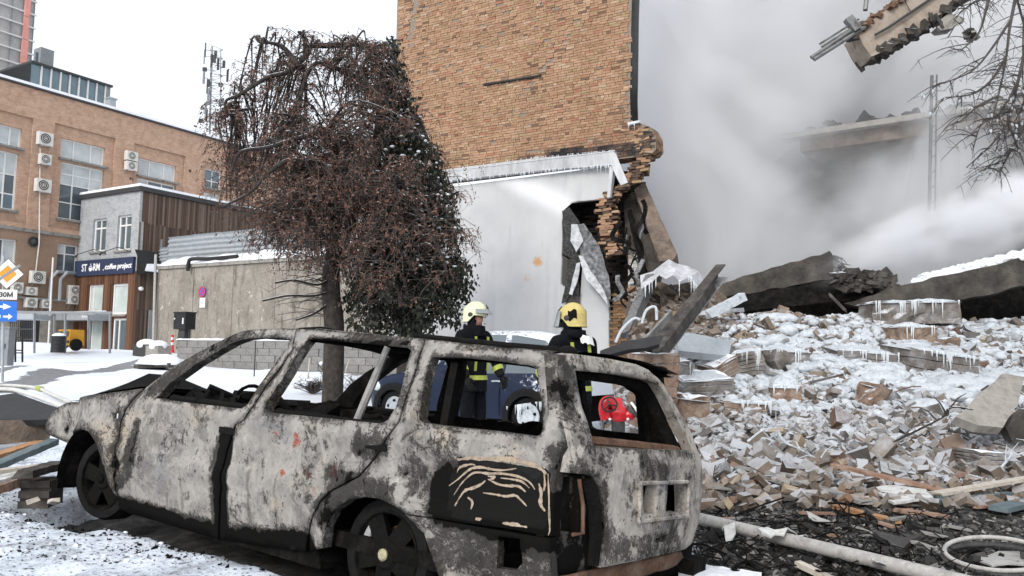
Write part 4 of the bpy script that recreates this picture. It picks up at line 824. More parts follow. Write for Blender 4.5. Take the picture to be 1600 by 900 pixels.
# ---- road sign post at the frame edge
sp_ = thing('road_sign_post', 'grey road sign post with a diamond priority sign and three plates', 'road sign', gpt(4, 600)); D_ = 21.0
q = MB(); q.tube([at(3, 640, D_ + .1), at(6, 400, D_ + .1)], .035, 10); q.build('post', M['galv'], sp_)
NS = Vector((0.12, -1, 0)).normalized(); XS = Vector((1, 0.12, 0)).normalized()
cS = at(12, 428, D_); hd = .415
def dia(r, o): return [cS + XS * r + NS * o, cS + Z * r + NS * o, cS - XS * r + NS * o, cS - Z * r + NS * o]
for r, o, m_, nm in ((hd, .0, 'dark', 'sign_rim'), (hd * .95, .006, 'signwhite', 'sign_face'), (hd * .56, .012, 'signorange', 'sign_centre')): q = MB(); q.prism(dia(r, o), NS * .005); q.build(nm, M[m_], sp_)
q = MB(); q.beam(cS + NS * .021 + (XS * .3 + Z * .24), cS + NS * .021 - (XS * .3 + Z * .24), .07, .004, NS); q.build('end_stripe', M['greymetal'], sp_)
def plate(px, py, w, h, m_, nm):
    c = at(px, py, D_); q = MB(); q.box(c, (w, .012, h), (XS, NS, Z)); return q.build(nm, M[m_], sp_), c + NS * .008
pw = .80
o1, c1 = plate(1.5, 460, pw, .26, 'signwhite', 'plate'); q = MB(); puttext(q, '30М', c1 - XS * .035 - Z * .065, XS, Z, NS, .18, 1.0, .003, bold=.006); q.build('lettering', M['blackpaint'], o1)
o2, c2 = plate(1, 479, pw, .29, 'signblue', 'plate'); o3, c3 = plate(1, 494.5, pw, .25, 'signblue', 'plate')
def arrow(q, c, L, h): q.prism([c + Z * h * .16, c - Z * h * .16, c + XS * L * .55 - Z * h * .16, c + XS * L * .55 - Z * h * .5, c + XS * L, c + XS * L * .55 + Z * h * .5, c + XS * L * .55 + Z * h * .16], NS * .004)
q = MB(); arrow(q, c2 - XS * .18, .45, .17); q.build('arrow', M['signwhite'], o2); q = MB(); arrow(q, c3 + XS * .06, .24, .16); q.build('arrow', M['signwhite'], o3)
q = MB(); q.box(c3 - XS * .08, (.16, .008, .09), (XS, NS, Z)); q.lathe(c3 - XS * .08 + Z * .05, NS, [(.035, 0), (.055, 0), (.055, .006), (.035, .006)], 12, True); q.build('pictogram', M['signwhite'], o3)
uc = at(4, 522, 24); uc.z = gheight(uc.x, uc.y); t = thing('utility_cabinet', 'grey street utility cabinet behind the blue sign plates', 'cabinet', uc); q = MB(); q.box(uc + Z * .55, (.55, .4, 1.15), (XS, NS, Z)); q.box(uc + Z * 1.15, (.6, .46, .05), (XS, NS, Z)); q.build('housing', M['greymetal'], t); q = MB(); q.box(uc + Z * .6 + NS * .21 + XS * .18, (.03, .03, .15), (XS, NS, Z)); q.build('handle', M['dark'], t)
# steel frame shelter, railing, barrel, yellow truck
DF = 33.0
fr = thing('steel_frame_shelter', 'open frame of grey steel posts and beams by the cafe entrance', 'shelter', at(100, 548, DF))
q = MB(); q.beam(at(-20, 487.5, DF), at(175, 488.5, DF), .09, .09); q.build('beam', M['greymetal'], fr); q = MB(); q.beam(at(-20, 490, DF + 3.5), at(150, 491, DF + 3.5), .08, .08); q.build('beam', M['greymetal'], fr)
for px in (54, 102, 172): q = MB(); q.beam(at(px, 489, DF), at(px - .5, 552, DF), .07, .07, U); q.build('post', M['greymetal'], fr)
for px in (85, 138): q = MB(); q.beam(at(px, 491, DF + 3.5), at(px, 546, DF + 3.5), .07, .07, U); q.build('post', M['greymetal'], fr)
for px in (54, 86, 102): q = MB(); q.beam(at(px, 488, DF), at(px - 4, 490.5, DF + 3.5), .07, .07, U); q.build('cross_beam', M['greymetal'], fr)
q = MB(); q.box(at(25, 495, DF + 1.5), (2.2, 1.6, .22), (XS, NS, Z)); q.build('roof_panel', M['galv'], fr)
rl = thing('railing', 'low black tubular railing in the snow beneath the shelter', 'railing', at(18, 562, 27))
for px in (1, 19, 24, 35): q = MB(); q.beam(at(px, 526, 27), at(px, 566, 27), .045, .045, U); q.build('upright', M['blackpaint'], rl)
for py in (527, 547, 551): q = MB(); q.beam(at(-10, py, 27), at(36, py + .4, 27), .04, .04); q.build('rail', M['blackpaint'], rl)
gt = thing('lattice_gate', 'dark ornamental metal gate against the lower office wall', 'gate', at(40, 545, 40))
for k in range(12): q = MB(); px = 16 + k * 3.1; q.beam(at(px, 500, 40), at(px, 545, 40), .04, .04, U); q.build('bar', M['dark'], gt)
for py in (500, 514, 530, 545): q = MB(); q.beam(at(15, py, 40), at(52, py + .4, 40), .06, .06); q.build('rail', M['dark'], gt)
q = MB(); q.box(at(46, 522, 40.6), (.9, .1, 1.6), (U, V, Z)); q.build('panel', M['blackpaint'], gt)
bc = at(90.5, 551, 31); t = thing('steel_barrel', 'black steel barrel with a snow cap standing by the road', 'barrel', bc); h_ = at(90.5, 525, 31).z - bc.z
q = MB(); prof = [(0, 0), (.26, 0), (.265, .02)]
for k in range(1, 4): prof += [(.255, h_ * k / 4 - .02), (.272, h_ * k / 4), (.255, h_ * k / 4 + .02)]
prof += [(.265, h_ - .02), (.265, h_), (0, h_)]; q.lathe(bc, Z, prof, 20); q.build('drum', M['blackpaint'], t, smoothf=False)
q = MB(); q.ball(bc + Z * h_, (.25, .25, .12), 14, 8); q.build('snow_cap', M['snow'], t, smoothf=True)
# small yellow truck behind the barrel
yc = at(98, 548, 37); t = thing('yellow_truck', 'small yellow work truck standing behind the black barrel', 'truck', yc)
XT, YT = U, V
def yb(s, d, z): return yc + (-V) * s + U * d + Z * z
q = MB(); q.hexa([yb(-.55, 0, .25), yb(.5, 0, .25), yb(.5, .7, .25), yb(-.55, .7, .25), yb(-.53, .05, .98), yb(.45, .05, .98), yb(.45, .7, .98), yb(-.53, .7, .98)]); q.build('body', M['yellow'], t)
for s_ in (-.28, .22): q = MB(); q.box(yb(s_, -.01, .78), (.26, .04, .24), (-V, U, Z)); q.build('window', M['glass'], t)
q = MB(); q.box(yb(0, -.03, .42), (.9, .05, .1), (-V, U, Z)); q.build('bumper', M['dark'], t)
for s_ in (-.45, .42):
    for d_ in (.25,): q = MB(); q.lathe(yb(s_ + (.1 if s_ > 0 else -.18), d_, .28), -V, [(0, 0), (.26, 0), (.28, .04), (.28, .14), (.26, .18), (0, .18)], 16); q.build('wheel', M['rubber'], t)
# fire hoses on the snow, far left
for i_, (P, r_, lb) in enumerate((([(-30, 607), (10, 606), (40, 608), (62, 611), (75, 618), (95, 627), (110, 634)], .04, 'flat pale hose ending in a lime coupling on the snow'), ([(-30, 612), (20, 613), (50, 621), (80, 632), (100, 641), (120, 648)], .05, 'thicker white hose lying nearest behind the black sheet'))):
    pp = curve([gpt(*p) + Z * .06 for p in P], 5); q = MB(); q.tube(pp, r_, 8); t = q.build('fire_hose', M['hose'], None, pp[0], True); tag(t, lb, 'hose')
    if i_ == 0: q = MB(); k_ = len(pp) // 2; q.tube([pp[k_ - 1], pp[k_ + 1]], .06, 10); q.build('coupling', M['hivis'], t)
# ------------------------------------------------------------------ the ruined brick building
PB = at(985, 100, 21.7)
def bw(px, py): p = onplane(px, py, PB, U); return (-(p - PB).dot(V), p.z)
def bww(s, z, d=0.0): return Vector((PB.x, PB.y, 0)) - V * s + U * d + Z * z      # s right/nearer, d into the wall
ruin = thing('ruined_brick_building', 'tall torn brick building with iced white lower wall and a scorched broken corner', 'building', bww(-3, .3, 0))
SL = bw(619.5, 30)[0]; ZC0 = bw(721, 266)[1]; ZTOP = 14.4
# right outline of the brickwork (pixels) from the top down
edge_px = [(988, -40), (986, 30), (985, 100), (984, 150), (985, 189), (1000, 192), (1016, 198), (1024, 212), (1025, 232), (1019, 240), (985, 241)]
edge = [bw(*p) for p in edge_px]
outline = [(SL, ZC0 - .25)] + [(edge[-1][0], ZC0 - .25)] + edge[::-1][1:] + [(edge[0][0], ZTOP), (SL, ZTOP)]
TH = .55
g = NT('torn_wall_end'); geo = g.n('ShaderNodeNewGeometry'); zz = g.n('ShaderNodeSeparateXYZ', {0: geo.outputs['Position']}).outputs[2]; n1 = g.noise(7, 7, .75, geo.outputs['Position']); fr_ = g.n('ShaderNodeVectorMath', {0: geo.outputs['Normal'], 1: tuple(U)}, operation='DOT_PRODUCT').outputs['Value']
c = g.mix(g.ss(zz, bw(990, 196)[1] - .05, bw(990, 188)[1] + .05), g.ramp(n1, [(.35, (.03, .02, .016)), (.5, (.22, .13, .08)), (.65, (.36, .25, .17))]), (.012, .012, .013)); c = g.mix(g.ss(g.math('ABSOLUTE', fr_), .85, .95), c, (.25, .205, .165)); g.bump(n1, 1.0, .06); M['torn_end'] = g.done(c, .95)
q = panel('brick_wall', outline, [], .6, lambda s, z, d: bww(s, z, .018 + d), TH, [M['torn_end'], M['soot']], ruin, smoothf=False)
# bricks, one by one
bh, bl = .077, .262
slots = []; r = 0; z = ZC0 - .2
while z < ZTOP - .06:
    s = SL + random.uniform(0, .1); hdr = (r % 6 == 5)
    while s < 1.0:
        L = (.128 if hdr or random.random() < .16 else bl); slots.append((s + L / 2, z + bh / 2, L)); s += L
    z += bh; r += 1
cen = np.array([(a, b) for a, b, c in slots]); k = inside(cen, outline); ke = inside(cen + [.07, 0], outline) & inside(cen - [.07, 0], outline)
slots = [s for s, a, b in zip(slots, k, ke) if a and b]
crack = [bw(*p) for p in ((650, -30), (648, 10), (643, 25), (644, 42), (641, 60), (643, 80))]
crack2 = [bw(*p) for p in ((905, 30), (885, 60), (870, 85), (850, 105), (838, 118), (815, 150), (800, 178))]
def pd(s, z, P): return min(seg_d(s, z, P[i], P[i + 1]) for i in range(len(P) - 1))
slots = [q for q in slots if pd(q[0], q[1], crack) > .035 + .05 * max(0, min(1, (q[1] - crack[-1][1]) / 1.2)) and pd(q[0], q[1], crack2) > .028]
def sootv(s, z):
    zb = ZC0 + (bw(963, 240)[1] - ZC0) * (s - SL) / (0 - SL); h = z - zb
    v = (.15 + .55 * smooth(-5.2, -2.2, s)) * smooth(.75, .05, h)
    v = max(v, .9 * smooth(.1, .55, s) * smooth(1.6, .2, abs(h - .2)), .35 * smooth(-.7, 0.05, s)); return v
def brick_v(s, z, L, f0, h=bh):
    j = random.uniform; e = .006; dz = j(-.002, .002); a, b, c, d = s - L / 2 + e, s + L / 2 - e, z - h / 2 + e * .9 + dz, z + h / 2 - e * .9 + dz
    return [bww(a, c, f0), bww(b, c, f0), bww(b, c, .03), bww(a, c, .03), bww(a, d, f0 + j(-.004, .004)), bww(b, d, f0 + j(-.004, .004)), bww(b, d, .03), bww(a, d, .03)]
slots.sort(key=lambda q: (bww(q[0], q[1]) - CAM).length)
near = [q for q in slots if q[1] < 11.2][:300]; ns = set(near); rest = [q for q in slots if q not in ns]
mb = MB(); zone = []
for s, z, L in rest:
    if random.random() < .012: continue
    mb.hexa(brick_v(s, z, L, random.gauss(-.004, .006) - (.0 if random.random() > .03 else .012))); zone.extend((sootv(s, z), 0, 0, 1) * 8)
o = tag(mb.build('brick', M['ruinbrick'], ruin), kind='stuff'); a = o.data.color_attributes.new('zone', 'FLOAT_COLOR', 'POINT'); a.data.foreach_set('color', zone)
meshes = {}
for s, z, L in near:
    lv = 0 if sootv(s, z) < .2 else 1 if sootv(s, z) < .5 else 2; key = (round(L, 3), lv, random.randrange(2))
    if key not in meshes:
        mb = MB(); mb.hexa([v_ - bww(0, 0) for v_ in brick_v(0, 0, L, -.005)]); o = mb.build('brick', M['ruinbrick'], None, (0, 0, 0))
        me = o.data; bpy.data.objects.remove(o); aa = me.color_attributes.new('zone', 'FLOAT_COLOR', 'POINT'); aa.data.foreach_set('color', (.05 + .35 * lv, 0, 0, 1) * 8); meshes[key] = me
    o = link('brick', meshes[key], ruin); o.location = bww(s, z, random.gauss(0, .005)) - Vector(ruin.location)
# long iron strap on the wall
q = MB(); q.beam(bww(*bw(757, 133), -.03), bww(*bw(846, 118.5), -.03), .05, .07, U); q.build('iron_strap', M['blackpaint'], ruin)
# white lower wall with its broken edge
wpx = [(600, 305), (963, 258), (955, 311), (893, 317), (880, 328), (878, 398), (887, 404), (886, 440), (889, 458), (906, 462), (910, 404), (928, 424), (950, 466), (957, 500), (955, 580), (600, 660)]
wo = [bw(*p) for p in wpx]; wo[0] = (SL, wo[0][1]); wo[-1] = (SL, -.3); wo[-2] = (wo[-2][0], -.3)
sootL = [(bw(*a), bw(*b), r_) for a, b, r_ in (((888, 330), (882, 440), .14), ((905, 400), (945, 460), .12), ((895, 462), (893, 500), .22), ((955, 480), (955, 540), .05), ((893, 318), (950, 312), .05))]
rustL = [(bw(839, 409), .2), (bw(824, 433), .13)]; wetA, wetB = bw(790, 275), bw(880, 320)
def wz(s, z):
    so = max(smooth(r_ * 1.8, r_ * .4, seg_d(s, z, a, b)) for a, b, r_ in sootL); ru = max(smooth(r_ * 1.6, 0, math.hypot(s - c[0], z - c[1])) for c, r_ in rustL); fr_ = smooth(.5, .05, seg_d(s, z, wetA, wetB)); return (so, ru, fr_, 1)
panel('rendered_wall', wo, [], .16, lambda s, z, d: bww(s, z, .03 + d), .22, [M['whitewall'], M['soot']], ruin, attr=wz, smoothf=False, rim=1)
# dark room behind the opening: brick back wall, floor
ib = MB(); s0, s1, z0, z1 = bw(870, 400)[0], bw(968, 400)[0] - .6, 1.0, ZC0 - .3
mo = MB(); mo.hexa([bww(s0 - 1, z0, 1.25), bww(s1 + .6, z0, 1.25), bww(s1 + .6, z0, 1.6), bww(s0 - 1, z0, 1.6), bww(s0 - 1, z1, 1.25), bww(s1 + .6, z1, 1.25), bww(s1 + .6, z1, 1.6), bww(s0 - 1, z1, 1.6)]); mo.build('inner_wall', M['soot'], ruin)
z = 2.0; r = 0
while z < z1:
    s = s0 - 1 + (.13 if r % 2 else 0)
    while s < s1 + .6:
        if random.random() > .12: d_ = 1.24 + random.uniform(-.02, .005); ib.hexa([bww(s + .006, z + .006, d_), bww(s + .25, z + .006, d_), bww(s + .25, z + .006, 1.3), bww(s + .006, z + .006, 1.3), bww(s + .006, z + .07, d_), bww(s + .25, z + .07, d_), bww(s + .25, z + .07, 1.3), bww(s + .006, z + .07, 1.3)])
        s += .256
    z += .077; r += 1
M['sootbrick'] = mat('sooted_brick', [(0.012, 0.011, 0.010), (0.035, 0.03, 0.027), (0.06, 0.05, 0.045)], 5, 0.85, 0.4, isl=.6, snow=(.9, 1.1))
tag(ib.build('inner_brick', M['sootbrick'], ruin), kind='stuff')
# cornice beam with icicles
ct = [bw(*p) for p in ((600, 283), (721, 264.5), (840, 250), (965, 239))]; cb = [bw(*p) for p in ((600, 300), (710, 284), (857, 268), (965, 260))]
q = MB()
poly = ct + cb[::-1]; poly[0] = (SL, poly[0][1]); poly[-1] = (SL, poly[-1][1])
q.prism([bww(s, z, -.22) for s, z in poly], U * .235); q.build('cornice', M['whitebeam'], ruin)
q = MB(); q.grid(lambda a, b: bww(lerp(SL, ct[-1][0], a), lerp(ct[0][1], ct[-1][1], a) + .0 + (.05 + .03 * nz(a * 40, 1)) * math.sin(b * math.pi), -.24 + .26 * b), 80, 5); q.build('snow_line', M['snow'], ruin, smoothf=True)
def icicles(pts, n, lmin, lmax, r=.016, down=Z * -1):
    q = MB(); tot = len(pts) - 1
    cs = [random.random() * tot for _ in range(max(2, n // 7))]
    for i in range(n):
        t = min(max(random.choice(cs) + random.gauss(0, .035 * tot), 0), tot * .999) if random.random() < .75 else random.random() * tot; k = min(int(t), tot - 1); p = Vector(pts[k]).lerp(Vector(pts[k + 1]), t - k); L = random.uniform(lmin, lmax) * random.random() ** .9; rr = r * random.uniform(.5, 1.15)
        q.tube([p + Z * .02, p + down * L * .45, p + down * L], [rr, rr * .6, rr * .1], 5, False)
    return q
tag(icicles([bww(s, z, -.22) for s, z in cb[1:]], 130, .06, .24).build('icicle', M['icicle'], ruin), kind='stuff')
tag(icicles([bww(s, z + .02, -.225) for s, z in ct[1:]], 90, .05, .16, .01).build('icicle', M['icicle'], ruin), kind='stuff')
# small ledge with icicles on the broken corner and torn brick ends
q = MB(); q.prism([bww(*bw(*p), -.12) for p in ((983, 193), (1001, 189.5), (1002, 193), (984, 197))], U * .3); q.build('broken_ledge', M['ice'], ruin); tag(icicles([bww(*bw(983, 195), -.12), bww(*bw(1001, 191), -.12)], 9, .15, .5).build('icicle', M['icicle'], ruin), kind='stuff')
folded = MB(); folded.prism([bww(*bw(*p), -.26) for p in ((962, 240), (968, 243), (987, 288), (976, 292), (964, 268))], U * .05 + V * .03); folded.prism([bww(*bw(*p), -.2) for p in ((957, 262), (963, 262), (958, 310), (953, 311))], U * .12); folded.build('folded_flashing', M['whitebeam'], ruin)
path = [(1010, 196), (1021, 215), (1021, 235), (1017, 250), (1012, 270), (1000, 284), (984, 293), (972, 306), (966, 325), (963, 345), (966, 365), (972, 380), (976, 395)]
edge_mesh = []
M['sootbrick2'] = mat('scorched_torn_brick', [(0.02, 0.016, 0.014), (0.07, 0.048, 0.036), (0.15, 0.10, 0.07)], 4, 0.9, 0.5)
for v_ in range(7): mb = MB(); mb.chunk((0, 0, 0), (.25, .12, .07), Matrix.Identity(3), .12); o = mb.build('broken_brick', M['edgebrick' if v_ < 4 else 'sootbrick2'], None, (0, 0, 0)); edge_mesh.append(o.data); bpy.data.objects.remove(o)
be = thing('broken_wall_edge', 'ragged torn edge of orange brown bricks between opening and leaning slabs', 'wall fragment', bww(*bw(985, 300), .2))
rotb = math.atan2(-V.y, -V.x)
PE = [(bw(*p)[1], bw(*p)[0]) for p in path]; PE.sort(); zz_ = PE[0][0]; row_ = 0; step_ = 0
while zz_ < PE[-1][0]:
    for i in range(len(PE) - 1):
        if PE[i][0] <= zz_ <= PE[i + 1][0]: se = lerp(PE[i][1], PE[i + 1][1], (zz_ - PE[i][0]) / max(1e-6, PE[i + 1][0] - PE[i][0]))
    if row_ % 4 == 0: step_ = random.gauss(-.06, .07)
    for dpt in (.05, .18, .31):
        e = se - .10 * dpt * 4 + step_ + random.gauss(0, .035) + (.06 if row_ % 2 else -.03)
        for kk in range(2):
            if random.random() < .12: continue
            o = link('brick', random.choice(edge_mesh), be); o.location = bww(e - .13 - .26 * kk, zz_, dpt) - Vector(be.location); w_ = .10 if random.random() < .75 else .5; o.rotation_euler = (random.gauss(0, w_ * .5), random.gauss(0, w_ * .5), rotb + random.gauss(0, w_))
    zz_ += .078; row_ += 1
# pale tiled pier below and dark brown brickwork down to the rubble
q = MB(); ps = bw(982, 400)[0]; tz = bw(982, 398)[1]; bz_ = bw(984, 495)[1]; n_ = 14
tp2 = thing('tiled_pier', 'narrow pier of pale glazed tiles under the torn brick edge', 'pier', bww(ps, bz_, .3)); q.hexa([bww(ps - .02, bz_, .02), bww(ps + .34, bz_, .02), bww(ps + .34, bz_, .5), bww(ps - .02, bz_, .5), bww(ps - .02, tz, .02), bww(ps + .34, tz, .02), bww(ps + .34, tz, .5), bww(ps - .02, tz, .5)]); q.build('core', M['mortar'], tp2)
M['tile'] = mat('pale_tile', [(0.36, 0.34, 0.32), (0.50, 0.49, 0.47), (0.20, 0.18, 0.17)], 3, 0.5, 0.1, isl=.2)
for r in range(n_):
    for c in range(2):
        if random.random() < .1 + .4 * (r < 3): continue
        q = MB(); s_ = ps + c * .16; z_ = lerp(bz_, tz, r / n_); h_ = (tz - bz_) / n_; q.box(bww(s_ + .08, z_ + h_ / 2, .01), (.15, .03, h_ - .012), (-V, U, Z)); q.build('tile', M['tile'], tp2)
bp = thing('brown_brick_pier', 'soaked brown brick stump at the foot of the torn corner', 'wall fragment', bww(bw(965, 520)[0], .6, 0)); sA, sB = bw(957, 500)[0], bw(1000, 500)[0]; zA = bw(960, 470)[1]
q = MB(); q.hexa([bww(sA, .2, .06), bww(sB, .2, .06), bww(sB, .2, .7), bww(sA, .2, .7), bww(sA, zA, .06), bww(sB - .1, zA + .3, .06), bww(sB - .1, zA + .3, .7), bww(sA, zA, .7)]); q.build('core', M['mortar'], bp)
M['brownbrick'] = mat('wet_brown_brick', [(0.05, 0.03, 0.018), (0.16, 0.09, 0.045), (0.24, 0.15, 0.08)], 3, 0.8, 0.4, isl=.5)
bm = None; z = 1.1; r = 0
while z < zA + .2:
    s = sA + (.0 if r % 2 else -.1)
    while s < sB:
        if random.random() > .1:
            if bm is None: q = MB(); q.hexa([v_ - bww(0, 0) for v_ in brick_v(0, 0, .26, -.02)]); o = q.build('brick', M['brownbrick'], None, (0, 0, 0)); o.parent = bp; bm = o.data; o.location = bww(s + .13, z, .03) - Vector(bp.location)
            else: o = link('brick', bm, bp); o.location = bww(s + .13, z, .03 + random.uniform(-.03, .02)) - Vector(bp.location)
        s += .262
    z += .077; r += 1
# crumpled frosted sheets hanging in the opening
def crumple(name, label, pxs, d0, d1, mat_, th=.02, amp=.08, step=.12, cat='metal sheet'):
    o2 = [bw(*p) for p in pxs]; base = bww(*o2[0], d0); lo = min(z for s, z in o2); hi = max(z for s, z in o2)
    f = lambda s, z, d: bww(s + .02 * nz(s * 6, z * 6, 3), z, lerp(d1, d0, (z - lo) / (hi - lo + .01)) + amp * fbm(s, z, 2, 2.6, 3) + d)
    o = panel(name, o2, [], step, f, th, [mat_, mat_], None, base, smoothf=False); return tag(o, label, cat)
M['frostmesh'] = mat('frosted_sheet', [(0.04, 0.04, 0.042), (0.15, 0.152, 0.156), (0.34, 0.345, 0.36)], 9, 0.7, 0.6, 0.02)
M['frostwhite'] = mat('iced_sheet', [(0.30, 0.30, 0.31), (0.52, 0.53, 0.55), (0.70, 0.71, 0.74)], 7, 0.65, 0.5, 0.02)
M['charboard'] = mat('charred_board', [(0.012, 0.012, 0.013), (0.05, 0.048, 0.046), (0.12, 0.12, 0.12)], 16, 0.85, 0.7, 0.02, spec=.2)
crumple('charred_panel', 'charred speckled board hanging at the left side of the opening', [(879, 330), (890, 324), (905, 345), (912, 400), (905, 410), (880, 397)], -.02, -.02, M['charboard'], .05, .03, .1, 'board')
crumple('hanging_sheet', 'long crumpled frosted metal sheet hanging diagonally across the opening', [(905, 352), (915, 350), (940, 385), (950, 410), (960, 445), (962, 470), (945, 455), (925, 430), (911, 402)], -.1, -.35, M['frostmesh'])
crumple('iced_strip', 'twisted strip thick with ice under the hanging sheet', [(908, 400), (916, 402), (930, 425), (948, 447), (960, 470), (961, 478), (948, 462), (925, 438)], -.2, -.5, M['frostwhite'], .03, .06)
crumple('dangling_rag', 'white rag of torn lining dangling below the charred board', [(903, 412), (909, 410), (906, 440), (899, 462), (894, 460), (899, 436)], -.1, -.2, M['frostwhite'], .02, .05)
crumple('charred_panel', 'narrow charred strip hanging down onto the white wall', [(888, 405), (903, 404), (906, 462), (893, 458), (886, 470), (878, 474), (886, 440)], -.04, -.03, M['charboard'], .04, .02, .1, 'board')
crumple('iced_sheet_tatter', 'tattered icy sheet caught at the upper left of the opening', [(897, 352), (907, 352), (917, 378), (905, 395), (897, 378)], -.2, -.22, M['frostwhite'], .02, .08)
for i_ in range(16):
    px, py = random.uniform(962, 1006), random.uniform(310, 470); a = at(px, py, 21.0 - random.uniform(0, 2.5)); L = random.uniform(.4, 1.3); an = random.gauss(1.6, .3); e = a + Vector((math.cos(an) * L * .5, random.uniform(-.4, .4), -math.sin(an) * L)); q = MB()
    P = curve([a, a.lerp(e, .35) + Vector((random.gauss(0, .15), 0, random.gauss(0, .1))), a.lerp(e, .7) + Vector((random.gauss(0, .15), 0, 0)), e], 4); w_ = random.uniform(.03, .12)
    for i in range(len(P) - 1): q.beam(P[i], P[i + 1], w_, .03, U)
    tag(q.build('twisted_metal', M['soot'] if i_ % 3 else M['frostmesh'], None, a), 'twisted strip of charred metal tangled at the torn corner' if i_ % 3 else 'frosty twisted metal strip tangled at the torn corner', 'metal strip', 'charred strips at the torn corner' if i_ % 3 else 'frosty strips at the torn corner')
# ------------------------------------------------------------------ leaning slabs right of the corner
def slab(name, label, pxs, d, th, m_, cat='concrete slab', dd=None, rough=.05, step=.25):
    """thick broken slab: corner pixels each at its own distance, extruded away from the viewer"""
    ds = dd or [d] * len(pxs); P = [at(p[0], p[1], k) for p, k in zip(pxs, ds)]
    n = (P[len(P) // 3] - P[0]).cross(P[2 * len(P) // 3] - P[0]).normalized(); n = -n if n.dot(P[0] - CAM) < 0 else n
    P = [onplane(p[0], p[1], P[0], n) for p in pxs]
    c = sum(P, Vector()) / len(P); X = (P[1] - P[0]).normalized(); Y = n.cross(X); o2 = [((p - c).dot(X), (p - c).dot(Y)) for p in P]
    o2 = [(a + random.uniform(-rough, rough) * .5, b + random.uniform(-rough, rough) * .5) for a, b in densify(o2, max(step, .15))] if rough else o2
    f = lambda a, b, e: c + X * a + Y * b + n * (e + rough * .5 * fbm(a, b, e, 2.2, 4))
    loc = c.copy(); loc.z = min(p.z for p in P); o = panel(name, o2, [], step, f, th, [m_, m_], None, loc, smoothf=False); return tag(o, label, cat)
slab('leaning_slab', 'tall brown concrete slab leaning to the right beyond the torn corner', [(991, 296), (1007, 284), (1058, 396), (1050, 408), (1030, 408)], 21.5, .35, M['slab_brown'], dd=[22.5, 22.6, 20.5, 20.3, 20.2], rough=.02)
slab('leaning_slab', 'dark sooty slab leaning behind the brown one, nearest the brick edge', [(975, 318), (990, 296), (1035, 405), (1024, 440), (990, 440), (978, 400)], 22.4, .3, M['slab_dark'], dd=[23, 23, 21.6, 21.4, 21.8, 22.2], rough=.02)
slab('leaning_post', 'slim dark post leaning within the sooty gap', [(979, 330), (986, 326), (1010, 420), (1001, 425)], 21.3, .2, M['soot'], 'post', [22.3, 22.3, 21.0, 21.0], .02)
# ------------------------------------------------------------------ rubble heap
HK = [(7.6, -.08), (8.6, .02), (9.6, .14), (11, .42), (12.2, .70), (13.4, .98), (14.6, 1.38), (15.6, 1.75), (16.6, 2.05), (18.0, 2.15), (22, 1.6), (30, 1.0)]
def hz(x, y):
    yy = y - .10 * max(0, x - 6)
    for i in range(len(HK) - 1):
        if yy <= HK[i + 1][0]: b = HK[i][1] + (HK[i + 1][1] - HK[i][1]) * max(0, (yy - HK[i][0])) / (HK[i + 1][0] - HK[i][0]); break
    else: b = 1.0
    xl = -.35 + .175 * y + .25 * nz(y, 2, 0, .8)
    e = smooth(-.9, 1.2, x - xl)
    return -.25 + (b + .25) * e + e * (.16 * fbm(x, y, 1, .9, 3) + .05 * fbm(x, y, 3, 3.5, 3)) * smooth(7.6, 10.5, y)
M['rub_ice'] = rubblemat('glazed_rubble', [(0.0, (0.10, 0.095, 0.09)), (0.3, (0.21, 0.205, 0.20)), (0.6, (0.30, 0.30, 0.30)), (0.9, (0.24, 0.20, 0.17))], 0.9, 0.2, 0.9)
M['heap'] = mat('rubble_bed', [(0.02, 0.018, 0.016), (0.06, 0.055, 0.05), (0.14, 0.13, 0.125)], 5, 0.92, 0.9, 0.05, snow=(.95, 1.3, 1.8))  # bed coloured dark to put shade into the gaps between pieces
q = MB(); q.grid(lambda a, b: (lambda x, y: Vector((x, y, hz(x, y))))(lerp(.2, 20, a), lerp(7.4, 26, b)), 150, 150); tag(q.build('rubble_heap', M['heap'], None, (6, 12, 0), True), kind='stuff')
def visible(p, m=40):
    d = Vector(p) - CAM; f = d.dot(_fw); 
    if f < .3: return False
    x = 800 + F_PX * d.dot(_rx) / f; y = 450 - F_PX * d.dot(_uy) / f; return -m < x < 1600 + m and -m < y < 900 + m
def proj(p):
    d = Vector(p) - CAM; f = d.dot(_fw); return 800 + F_PX * d.dot(_rx) / f, 450 - F_PX * d.dot(_uy) / f
grey, brown, iceb, stones = MB(), MB(), MB(), MB(); loose = []
rnd = random.Random(5)
def sample():
    y = lerp(7.9, 17.8, rnd.random() ** .85); x = lerp(.55 + .06 * y, 1.2 + .66 * y, rnd.random()); return x, y
n_ = 0
